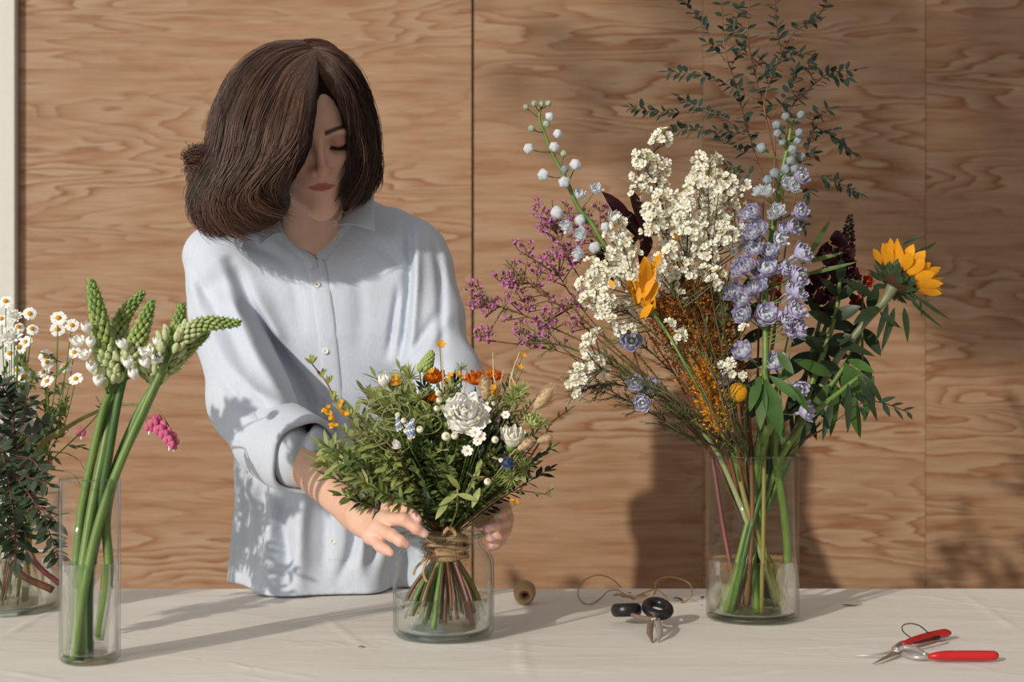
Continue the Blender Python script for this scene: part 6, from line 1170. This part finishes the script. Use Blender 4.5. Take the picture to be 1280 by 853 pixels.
for k in range(38):
    a = k * 2.39996; o = M @ Vector((math.cos(a), math.sin(a), 0)); ly = (k % 3) / 3; p = c + o * (.016 + .010 * ly) - ax * (.010 - .008 * ly); m.leaf(p, (o * (1.0) + ax * RNG.uniform(-.1, .7)).normalized(), -ax, RNG.uniform(.020, .034), .0125, RNG.uniform(-.5, .4), .15, 0, seg=5, wpos=.35)
m.build('bracts', [mat('sunflower_green', srgb(72, 92, 62), .6, .25, 80, leaf=.15)], t)
m = MB()
for (a, b, w_, cu) in [((1140, 318), (1172, 308), .007, -.6), ((1128, 306), (1150, 294), .006, .3), ((1118, 385), (1106, 430), .011, .5), ((1130, 385), (1136, 420), .010, .4), ((1100, 390), (1122, 412), .012, -.4), ((1148, 372), (1182, 400), .007, -.3), ((1140, 378), (1172, 408), .006, -.2), ((1110, 380), (1098, 420), .010, .3), ((1092, 372), (1062, 350), .016, .3), ((1098, 384), (1072, 400), .018, .2), ((1150, 372), (1152, 395), .004, 0)]:
    a, b = P(*a, 2.15), P(*b, 2.13); m.leaf(a, b - a, (0, -.9, .4), (b - a).length * 1.15, w_, cu, .15, 0, seg=8, wpos=.35)
m.build('leaves', [G_DARK], t); finish(t)
# dark red snapdragon
q = PP([(970, 560), (990, 510), (1015, 450), (1035, 400), (1048, 350), (1058, 310), (1063, 268)], 2.20); full = vjoin(q); t = thing('snapdragon', 'dark maroon snapdragon spike between lavender spire and sunflower', 'flower', full[0]); m = MB(); m.tube(full, [.004, .0035, .0016], 8, n=50); m.build('stem', [STEM_D], t); cq = catmull(q[3:], 60)
m = MB()
for k in range(70): u = k / 70; i = int(28 + u * 31); p = Vector(cq[min(59, i)]); a = k * 2.4; r_ = .012 * (1 - u) ** .8 + .002; o = Vector((math.cos(a), math.sin(a), .3)); s_ = .0042 * (1 - .55 * u); m.ball(p + o * r_, (s_, s_, s_ * 1.3), 7, 5, 0 if k % 3 else 1, aim(o).to_matrix())
m.build('buds', [PET_MR, G_DARK], t)
SN = mesh_of(bloom([(2, .014, .016, 1.3, .4, 0), (3, .013, .010, .9, .5, 0), (4, .007, .014, .7, 0, 0)], .10, 77), [PET_MR], 'snap_blossom')
for (x_, y_) in [(1030, 318), (1042, 308), (1054, 322), (1036, 334), (1022, 345), (1048, 342), (1062, 334), (1030, 360), (1044, 362), (1018, 368), (1056, 356), (1034, 380), (1012, 352), (1068, 350)]: put(SN, 'blossom', t, P(x_, y_, 2.19), (RNG.uniform(-.8, .6), -.8, RNG.uniform(-.3, .3)), RNG.uniform(.8, 1.15))
finish(t)
# small red-orange flowers half hidden
for lb, pos in [('red-orange flower glimpsed through the lavender spire', [(968, 352), (962, 362), (970, 372)]), ('red flower half hidden by dark leaves left of the sunflower', [(1078, 366), (1040, 374), (1084, 352), (1070, 378)])]:
    q = PP([(955, 560), (pos[0][0] - 10, 480), (pos[0][0], 420), (pos[0][0], pos[0][1] + 5)], 2.19); t = thing('red_flower', lb, 'flower', vb(q[0])[0]); m = MB(); m.tube(vjoin(q), .002, 6, n=30); m.build('stem', [STEM_D], t)
    SR = mesh_of(bloom([(5, .012, .010, .7, .3, 0), (5, .008, .012, .7, 0, 0)], .08, 81), [PET_RD], 'red_blossom')
    for (x_, y_) in pos: put(SR, 'blossom', t, P(x_, y_, 2.20), (RNG.uniform(-.4, .4), -1, .2), .75)
    finish(t)
# broad leaves in the lower right
def leafy(lb, path, lv, mt, D_, nm='broad_leaf_stem', sm=STEM_G, rad=(.0055, .005, .003), grp=None, ba=None, rt=None):
    q = PP(path, D_); full = vjoin(q, ba, rt); t = thing(nm, lb, 'branch', full[0], grp); m = MB(); m.tube(full, rad, 9, n=40); m.build('stem', [sm], t); m = MB()
    for (a, b, w_, cu) in lv: a, b = P(*a, D_ - .01), P(*b, D_ - .03); m.leaf(a, b - a, (RNG.uniform(-.4, .4), -.9, .4), (b - a).length * 1.1, w_, cu, .18, 0, seg=8, wpos=.42)
    m.build('leaves', [mt], t); finish(t)
leafy('stem with a broad bright leaf hanging in front of the vase rim', [(966, 570), (964, 530), (960, 490), (955, 462)], [((957, 475), (974, 540), .026, -.1), ((954, 480), (950, 532), .018, .1), ((962, 470), (1000, 500), .014, .2), ((950, 470), (938, 510), .016, .1), ((966, 500), (978, 550), .012, .1), ((972, 440), (990, 465), .014, .2), ((985, 480), (1010, 510), .016, .2)], G_GLOSS, 2.04, rad=(.0066, .0064, .004), ba=1.2, rt=.02)
leafy('leafy stem with a bright glossy leaf right of the vase', [(985, 562), (1010, 520), (1040, 480), (1058, 455)], [((1056, 455), (1080, 500), .030, .2), ((1060, 450), (1090, 462), .016, .3), ((1080, 468), (1098, 505), .010, .5), ((1052, 470), (1075, 540), .022, .2), ((1045, 480), (1040, 540), .016, .1), ((1035, 480), (1012, 530), .018, .2), ((1092, 470), (1078, 528), .014, -.4), ((1040, 470), (1000, 450), .02, .3)], G_GLOSS, 2.14)
leafy('dark leafy stem behind the lavender florets, filling the lower right', [(980, 562), (1000, 500), (1015, 440), (1025, 400)], [((1012, 440), (980, 470), .024, .3), ((1015, 430), (1040, 470), .026, .2), ((1020, 415), (1050, 440), .026, .2), ((1018, 410), (990, 430), .020, .2), ((1025, 400), (1060, 410), .024, .2), ((1028, 400), (1010, 370), .018, .2), ((1010, 460), (1045, 500), .024, .2), ((1008, 470), (985, 510), .020, .2), ((1005, 480), (1030, 520), .020, .2), ((1028, 398), (1048, 375), .020, .2), ((1000, 500), (1020, 545), .018, .1), ((998, 500), (975, 530), .016, .1)], G_DARK, 2.20)
leafy('dark leafy stem in the shade under the sunflower', [(985, 562), (1020, 510), (1055, 460), (1075, 420), (1085, 385)], [((1080, 400), (1060, 430), .020, .2), ((1078, 410), (1100, 440), .020, .3), ((1065, 440), (1090, 470), .024, .3), ((1060, 445), (1035, 440), .020, .2), ((1050, 465), (1070, 500), .022, .2), ((1084, 392), (1062, 366), .020, .2), ((1086, 388), (1096, 360), .018, .2), ((1040, 480), (1060, 510), .018, .2), ((1072, 425), (1050, 400), .022, .1)], G_DARK, 2.22)
leafy('shaded leafy stem rising behind the maroon flowers', [(982, 562), (1008, 500), (1030, 440), (1045, 390), (1050, 350)], [((1030, 440), (1005, 420), .022, .2), ((1034, 430), (1062, 420), .022, .2), ((1040, 405), (1015, 390), .020, .2), ((1043, 398), (1072, 384), .022, .2), ((1026, 452), (1052, 470), .022, .3), ((1022, 462), (996, 452), .020, .2), ((1048, 370), (1030, 350), .018, .2), ((1048, 375), (1072, 352), .018, .2), ((1015, 480), (1042, 506), .020, .3), ((1012, 488), (990, 488), .018, .3), ((1050, 352), (1052, 326), .016, .1), ((1035, 425), (1090, 440), .016, .3)], G_DARK, 2.17)
leafy('grass-like blade stem crossing behind the right of the lavender spire', [(960, 560), (975, 480), (990, 400), (1003, 330)], [((1004, 330), (1038, 276), .009, .1), ((1000, 330), (1050, 318), .008, -.1), ((996, 345), (1066, 332), .007, -.2)], G_MID, 2.16, rad=(.003, .002, .001))
leafy('small-leaved twig sticking out right beneath the sunflower', [(990, 562), (1040, 530), (1075, 505), (1100, 503), (1136, 516)], [((1098, 503), (1118, 497), .008, 0), ((1104, 504), (1112, 520), .008, 0), ((1114, 507), (1128, 505), .008, 0), ((1118, 510), (1128, 524), .008, 0), ((1128, 513), (1142, 510), .006, 0), ((1134, 515), (1140, 524), .006, 0), ((1080, 505), (1074, 490), .008, 0), ((1075, 508), (1082, 524), .008, 0)], G_EUC, 2.10, rad=(.0018, .0012, .0008), sm=STEM_B)
leafy('stem with narrow dark leaves curling down right of the bright leaf', [(985, 562), (1015, 520), (1050, 490), (1075, 470)], [((1072, 470), (1100, 520), .012, .6), ((1060, 480), (1062, 535), .012, .3), ((1078, 468), (1104, 500), .010, .8), ((1040, 500), (1030, 545), .012, .3), ((1020, 515), (1000, 550), .012, .3)], G_DARK, 2.10)
leafy('dark foliage stem in the heart of the arrangement behind the plumes', [(940, 560), (935, 500), (925, 440), (918, 390)], [((920 + dx, 400 + dy), (920 + dx + ex, 400 + dy - ey), .018, .1) for dx, dy, ex, ey in [(0, 0, -20, 30), (0, 10, 25, 30), (5, 30, 35, 20), (5, 40, -30, 25), (8, 60, 30, 10), (8, 60, -30, 15), (10, 90, 25, 15), (10, 95, -25, 20), (5, -10, 10, 40), (12, 120, 20, 10), (-5, -20, -20, 25), (15, 80, 50, 10), (15, 100, 45, -20), (-10, 20, -45, 35), (-5, 60, -40, 30)]], G_DARK, 2.24)
# extra cut stems low in the vase: crossing diagonals
for (lb, pts, r_, mt) in [('pale green stem slanting through the vase from the upper left', [(880, 540, 2.16), (898, 578, 2.165), (938, 662, 2.165), (962, 720, 2.17), (980, 764, 2.18)], .0048, STEM_P), ('bright green stem slanting low to the left in the vase', [(965, 545, 2.2), (952, 600, 2.19), (935, 652, 2.165), (900, 766, 2.155)], .0044, STEM_G), ('second bright green stem beside it, nearer the front', [(972, 540, 2.18), (958, 600, 2.165), (940, 655, 2.15), (910, 768, 2.15)], .0044, STEM_D),
                      ('purple-red stem slanting right in the left half of the vase', [(884, 545, 2.21), (889, 582, 2.20), (906, 670, 2.19), (926, 765, 2.175)], .0036, STEM_R), ('thick bright green stem in the right half of the vase', [(968, 520, 2.14), (970, 575, 2.155), (980, 640, 2.175), (984, 700, 2.2), (976, 764, 2.23)], .0066, STEM_G),
                      ('light brown stem upright near the middle of the vase', [(936, 520, 2.14), (939, 575, 2.145), (940, 660, 2.15), (933, 760, 2.155)], .0036, STEM_B), ('yellow-brown stem standing beneath the middle of the rim', [(956, 545, 2.14), (955, 590, 2.145), (954, 680, 2.145), (952, 770, 2.15)], .0034, STEM_Y),
                      ('olive stem slanting to the lower right of the vase', [(915, 550, 2.17), (925, 600, 2.165), (944, 662, 2.16), (990, 760, 2.19)], .0046, STEM_Y), ('brown stem leaning right near the vase foot', [(925, 545, 2.22), (934, 620, 2.215), (950, 690, 2.205), (982, 764, 2.2)], .0042, STEM_B)]:
    q = []
    for k in pts:
        p = P(*k); p.z = max(p.z, TZ + .016); rr = Vector((p.x - VBx, p.y - VBy, 0))
        if p.z < TZ + .26 and rr.length > .060: rr *= .060 / rr.length; p.x, p.y = VBx + rr.x, VBy + rr.y
        q.append(p)
    m = MB(); m.tube(q, [r_ * .85, r_ * .95, r_], 10, n=30); o = m.build('cut_stem', [mt]); tag(o, lb, 'stem', 'cut stems crossing in the wide vase')
# ---------------------------------------------------------------- things lying on the cloth
BLK = mat('black_plastic', srgb(24, 24, 26), .38, .1, 60, spec=.5); STEEL = mat('brushed_steel', srgb(196, 192, 188), .3, .08, 200, metal=.6); STEEL_B = mat('bronzed_steel', srgb(150, 128, 114), .35, .1, 120, metal=.5); REDP = mat('red_grip', srgb(186, 26, 30), .38, .04, 60, spec=.5)
# florist scissors
SCI = thing('florist_scissors', 'small scissors with thick black loop handles lying open on the cloth', 'scissors', P(818, 790, 2.05))
def loop(c, a, b, ux, vx, r, squash=1.0):
    m = MB(); G = []
    for t in np.linspace(0, 2 * PI, 41)[:-1]:
        p = c + ux * a * math.cos(t) + vx * b * math.sin(t); o = (ux * math.cos(t) / a + vx * math.sin(t) / b).normalized(); n_ = ux.cross(vx).normalized(); G.append([tuple(p + o * r * math.cos(s_) + n_ * r * squash * math.sin(s_)) for s_ in np.linspace(0, 2 * PI, 13)[:-1]])
    m.grid(G, closeu=True, closev=True); return m
loop(P(783, 763, 2.15), .0165, .024, Vector((1, 0, 0.03)).normalized(), Vector((.1, .93, -.14)).normalized(), .0070, 1.45).build('handle', [BLK], SCI)
loop(P(822, 761, 2.14), .0165, .020, Vector((1, 0, -.10)).normalized(), Vector((0, .90, .34)).normalized(), .0078, 1.0).build('handle', [BLK], SCI)
PV = P(818, 776, 2.055)
def blade(pts, ws, th, mt, name):
    """flat tapering blade through pts with half-widths ws along x"""
    m = MB(); G = [[tuple(p + Vector((sx * w_, 0, 0)) + Vector((0, 0, sz * th))) for sx, sz in ((-1, 0), (-.5, 1), (.8, 1), (1, 0), (.8, -1), (-.5, -1))] for p, w_ in zip(pts, ws)]; m.grid(G, closev=True); m.add(G[0], [(0, 1, 2, 3, 4, 5)]); m.add(G[-1], [(5, 4, 3, 2, 1, 0)]); return m.build(name, [mt], SCI)
blade([PV + Vector((-.004, .01, 0)), P(813, 782, 2.035), P(812, 792, 2.01), P(816, 805, 1.985)], [.004, .0050, .0045, .0008], .0010, STEEL_B, 'blade'); blade([PV + Vector((.004, .01, .001)), P(823.5, 782, 2.037), P(825, 791, 2.012), P(822.5, 804, 1.987)], [.005, .0056, .0048, .0008], .0010, STEEL, 'blade')
for a, b in ((P(790, 769, 2.10), PV), (P(818, 768, 2.10), PV)):
    m = MB(); m.tube([a, a.lerp(b, .5), b + Vector((0, 0, .001))], [.0032, .0028, .0042], 8, n=10); m.build('shank', [STEEL_B], SCI)
m = MB(); m.ball(PV + Vector((.0005, -.002, .003)), (.0026, .0026, .0016), 10, 6); m.build('pivot_screw', [STEEL], SCI); finish(SCI)
# red pruning snips
PRU = thing('garden_snips', 'needle-nose garden snips with red grips lying at the right of the table', 'pruners', P(1150, 822, 1.88))
def grip(pts, rx, name='grip', fl=.75): m = MB(); m.tube(pts, rx, 14, n=30, flat=fl); return m.build(name, [REDP], PRU)
T2 = lambda x_, y_, z=.006: (lambda D: P(x_, y_, D))(((CAMZ - TZ - z) * FPX) / (y_ - HORY))
grip([T2(1160, 821, .008), T2(1170, 820.5, .009), T2(1185, 820, .009), T2(1235, 820, .009), T2(1245, 820, .009), T2(1248.5, 820, .009)], [.0035, .0070, .0086, .0086, .0070, .0015])
g1 = grip([T2(1128, 806, .010), T2(1140, 801.5, .011), T2(1160, 796, .011), T2(1180, 792, .011), T2(1185, 791.5, .011), T2(1187, 791, .011)], [.0035, .0062, .0076, .0080, .0058, .0014])
m = MB(); m.tube([T2(1141, 804.5, .012) + Vector((0, -.007, .001)), T2(1166, 798, .012) + Vector((0, -.0085, .001))], [.0016, .0028], 8, n=8); m.build('groove', [mat('grip_hollow', srgb(92, 14, 18), .6)], g1)
m = MB(); m.tube([T2(1166, 798, .012) + Vector((0, -.0085, .001)), T2(1171, 797, .012) + Vector((0, -.0085, .001))], [.003, .003], 8); m.build('catch', [BLK], g1)
m = MB(); m.tube([T2(1120, 814), T2(1132, 810, .009), T2(1145, 812, .010), T2(1157, 819, .008)], [.0030, .0040, .0040, .0030], 10, n=20); m.build('shank', [STEEL], PRU)
m = MB(); m.tube([T2(1120, 814), T2(1130, 818), T2(1145, 822), T2(1162, 822)], [.0030, .0034, .0032, .0026], 10, n=20); m.build('shank', [STEEL], PRU)
m = MB(); m.tube([T2(1118, 812, .007), T2(1126, 806, .009), T2(1134, 803, .010)], [.004, .0042, .003], 10, n=10); m.build('shank', [STEEL_B], PRU)
m = MB(); m.tube([T2(1067, 820, .003), T2(1095, 819, .005), T2(1120, 814, .007)], [.0004, .0022, .0040], 8, n=16, flat=.6); m.build('blade', [STEEL], PRU)
m = MB(); m.tube([T2(1090.5, 830.5, .002), T2(1104, 824, .005), T2(1121, 816, .007)], [.0004, .0026, .0044], 8, n=16, flat=.6); m.build('blade', [STEEL_B], PRU)
m = MB(); c = T2(1121, 813.5, .011); m.ball(c, (.0052, .0052, .0030), 14, 8); m.ball(c + Vector((0, -.001, .003)), (.0030, .003, .0014), 10, 6); m.build('pivot_screw', [STEEL], PRU)
D_ = 1.945; m = MB(); m.tube([P(1161, 792, D_), P(1150, 783, D_), P(1140, 780, D_), P(1131, 781, D_), P(1127.5, 785, D_), P(1130, 791, D_), P(1139, 798, D_)], .0013, 8, n=40, flat=.6); m.build('wrist_loop', [BLK], PRU); finish(PRU)
# twine cone
TW = thing('twine_spool', 'small spool of brown jute twine lying on its side behind the jar', 'twine', P(656, 757, 2.352)); c = Vector((P(656, 744, 2.36).x, 2.365, TZ + .0195)); ax = Vector((-.02, -.96, -.22)).normalized(); q = aim(ax).to_matrix()
m = MB(); G = [[tuple(c + q @ Vector((r_ * math.cos(a), r_ * math.sin(a), z))) for a in np.linspace(0, 2 * PI, 33)[:-1]] for r_, z in [(.0070, -.016), (.0155, -.016), (.0172, -.010), (.0176, .004), (.0166, .013), (.0140, .0165), (.0085, .0160), (.0070, .012)]]; m.grid(G, closeu=True, closev=True)
tw = []
for k in range(700):
    t = k / 699; a = t * 2 * PI * 26; z = .0125 * math.sin(t * 2 * PI * 5.3 + .4); r_ = .0172 + .0008 * math.sin(k * .7) - .0016 * (abs(z) / .0125) ** 3; tw.append(tuple(c + q @ Vector((r_ * math.cos(a), r_ * math.sin(a), z))))
m.tube(tw, .0011, 5); m.build('wound_twine', [JUTE], TW); m = MB(); G = [[tuple(c + q @ Vector((r_ * math.cos(a), r_ * math.sin(a), z))) for a in np.linspace(0, 2 * PI, 25)[:-1]] for r_, z in [(.0069, -.0155), (.0069, .0168), (.0060, .0168), (.0060, -.013), (.0001, -.013)]]; m.grid(G, closev=True); m.build('cardboard_core', [mat('card_core', srgb(150, 116, 84), .9)], TW); finish(TW)
# loose twine
def zp(l, D0=2.44):
    o = []
    for (a, b) in l:
        x_, y_ = 620 + a / 4.571, 680 + b / 4.571; D = D0
        if (y_ - HORY) * D / FPX > CAMZ - TZ - .0025: D = (CAMZ - TZ - .0025) * FPX / (y_ - HORY)
        o.append(P(x_, y_, D))
    return o
def tw_(lb, l, r_, D0=2.44): m = MB(); m.tube(zp(l, D0), r_, 6, n=90); o = m.build('loose_twine', [JUTE]); tag(o, lb, 'twine', 'loose jute ends behind the scissors')
tw_('loop of loose twine curling up to the left of the tangle', [(715, 252), (680, 215), (630, 188), (570, 180), (500, 215), (468, 280), (490, 330), (540, 345), (600, 310), (640, 272), (690, 265), (740, 290), (800, 305)], .0011)
tw_('loop of loose twine arching up toward the wide vase', [(790, 300), (850, 300), (908, 285), (910, 232), (935, 202), (1000, 190), (1080, 212), (1115, 245), (1118, 295), (1085, 328), (1050, 335)], .0013, 2.40)
tw_('short tangled twine lying flat behind the black handles', [(690, 285), (740, 305), (800, 300), (850, 280), (910, 262), (950, 285), (975, 310), (940, 330), (880, 310), (830, 290), (790, 315), (750, 300)], .0016, 2.38)
tw_('frayed thick twine end at the middle of the tangle', [(670, 295), (720, 290), (770, 300), (830, 305), (880, 300), (905, 270)], .0019, 2.36)
def bit(lb, cat, x_, y_, L_, W_, ang, mt, curl=.5, lift=.002):
    D = (CAMZ - TZ - lift) * FPX / (y_ - HORY); m = MB(); p = P(x_, y_, D); d = Vector((math.cos(ang), math.sin(ang), .05)); m.leaf(p - d * L_ / 2, d, (0, 0, 1), L_, W_, curl, .35, 0, seg=6); o = m.build('fallen_leaf', [mt]); s_ = o.modifiers.new('thick', 'SOLIDIFY'); s_.thickness = .0006; tag(o, lb, cat)
BRL = mat('dry_brown_leaf', srgb(110, 66, 38), .6, .3, 80); 
bit('dry brown curled leaf lying left of the wide vase', 'leaf', 850, 748, .024, .009, -.3, BRL, .9, .004); bit('pale yellow leaf scrap touching the dry brown leaf', 'leaf', 868, 751, .012, .006, .2, mat('dry_yellow_leaf', srgb(196, 164, 104), .6, .2), .4); bit('small reddish-brown leaf against the wide vase foot', 'leaf', 877.5, 746, .010, .008, 1.2, BRL, .9, .004)
bit('tiny olive leaf fallen on the cloth in front of the jar', 'leaf', 452, 809, .010, .005, .3, G_MID, .2); bit('small brown leaf tip sticking up in the loose twine', 'leaf', 787, 741, .012, .006, 1.2, BRL, .5, .006); bit('tiny dark green leaf scrap beside the wide vase', 'leaf', 877, 757, .004, .003, .3, G_DARK, .2)
D = (CAMZ - TZ - .002) * FPX / 257; m = MB(); m.tube([P(1053, 756, D), P(1064, 757.5, D), P(1070, 757, D), P(1078, 755, D)], [.0006, .0012, .0010, .0005], 6, n=12); m.leaf(P(1066, 757, D), Vector((-.9, .3, .2)), (0, 0, 1), .012, .004, .2, .2); o = m.build('fallen_twig', [STEM_T]); tag(o, 'tiny grey-green twig fallen on the cloth right of the wide vase', 'twig')
# ---------------------------------------------------------------- unseen tree added behind the camera, crown shaped to shade the upper right plywood
TR = thing('added_shade_tree', 'unseen leafy tree added behind the camera to shade the upper right wall', 'tree', (-1.55, -2.3, 0)); bark = stemmat('bark', srgb(92, 76, 62), srgb(120, 100, 82), 9)
m = MB(); m.tube([(-1.55, -2.3, 0), (-1.5, -2.3, 1.6), (-1.6, -2.25, 3.0), (-1.9, -2.2, 4.2), (-2.3, -2.2, 5.2)], [.14, .11, .09, .06, .03], 12, n=30)
for q in ([(-1.6, -2.25, 3.1), (-2.1, -2.2, 3.8), (-2.8, -2.15, 4.2), (-3.4, -2.2, 4.5)], [(-1.75, -2.2, 3.7), (-2.2, -2.3, 4.5), (-2.9, -2.2, 5.0)], [(-1.6, -2.2, 3.2), (-1.5, -2.3, 4.2), (-1.3, -2.3, 5.0)]): m.tube(q, [.04, .03, .015, .008], 8, n=16)
m.build('trunk', [bark], TR); m = MB(); rg = random.Random(3)
for k in range(13000):
    x_ = rg.uniform(-4.4, -1.4); z_ = rg.uniform(3.35, 5.6); y_ = -2.2 + rg.uniform(-.55, .55)
    low = (3.80 + max(0, (-3.5 - x_)) * .7 if x_ < -2.85 else 3.45) + .10 * math.sin(x_ * 9); dn = min(1, max(.0, (x_ + 4.3) / 1.25)) * min(1, max(0, (z_ - low) / .35))
    if rg.random() > dn * (0.35 + .65 * (math.sin(x_ * 7 + z_ * 5) * math.sin(z_ * 8 - x_ * 3) > -.35)): continue
    d = Vector((rg.uniform(-1, 1), rg.uniform(-1, 1), rg.uniform(-.6, .4))); m.leaf((x_, y_, z_), d, (rg.uniform(-.6, .6), rg.uniform(-.6, .6), 1), rg.uniform(.08, .13), rg.uniform(.05, .08), .2, .1, 0, seg=3)
m.build('crown', [G_MID], TR); finish(TR)
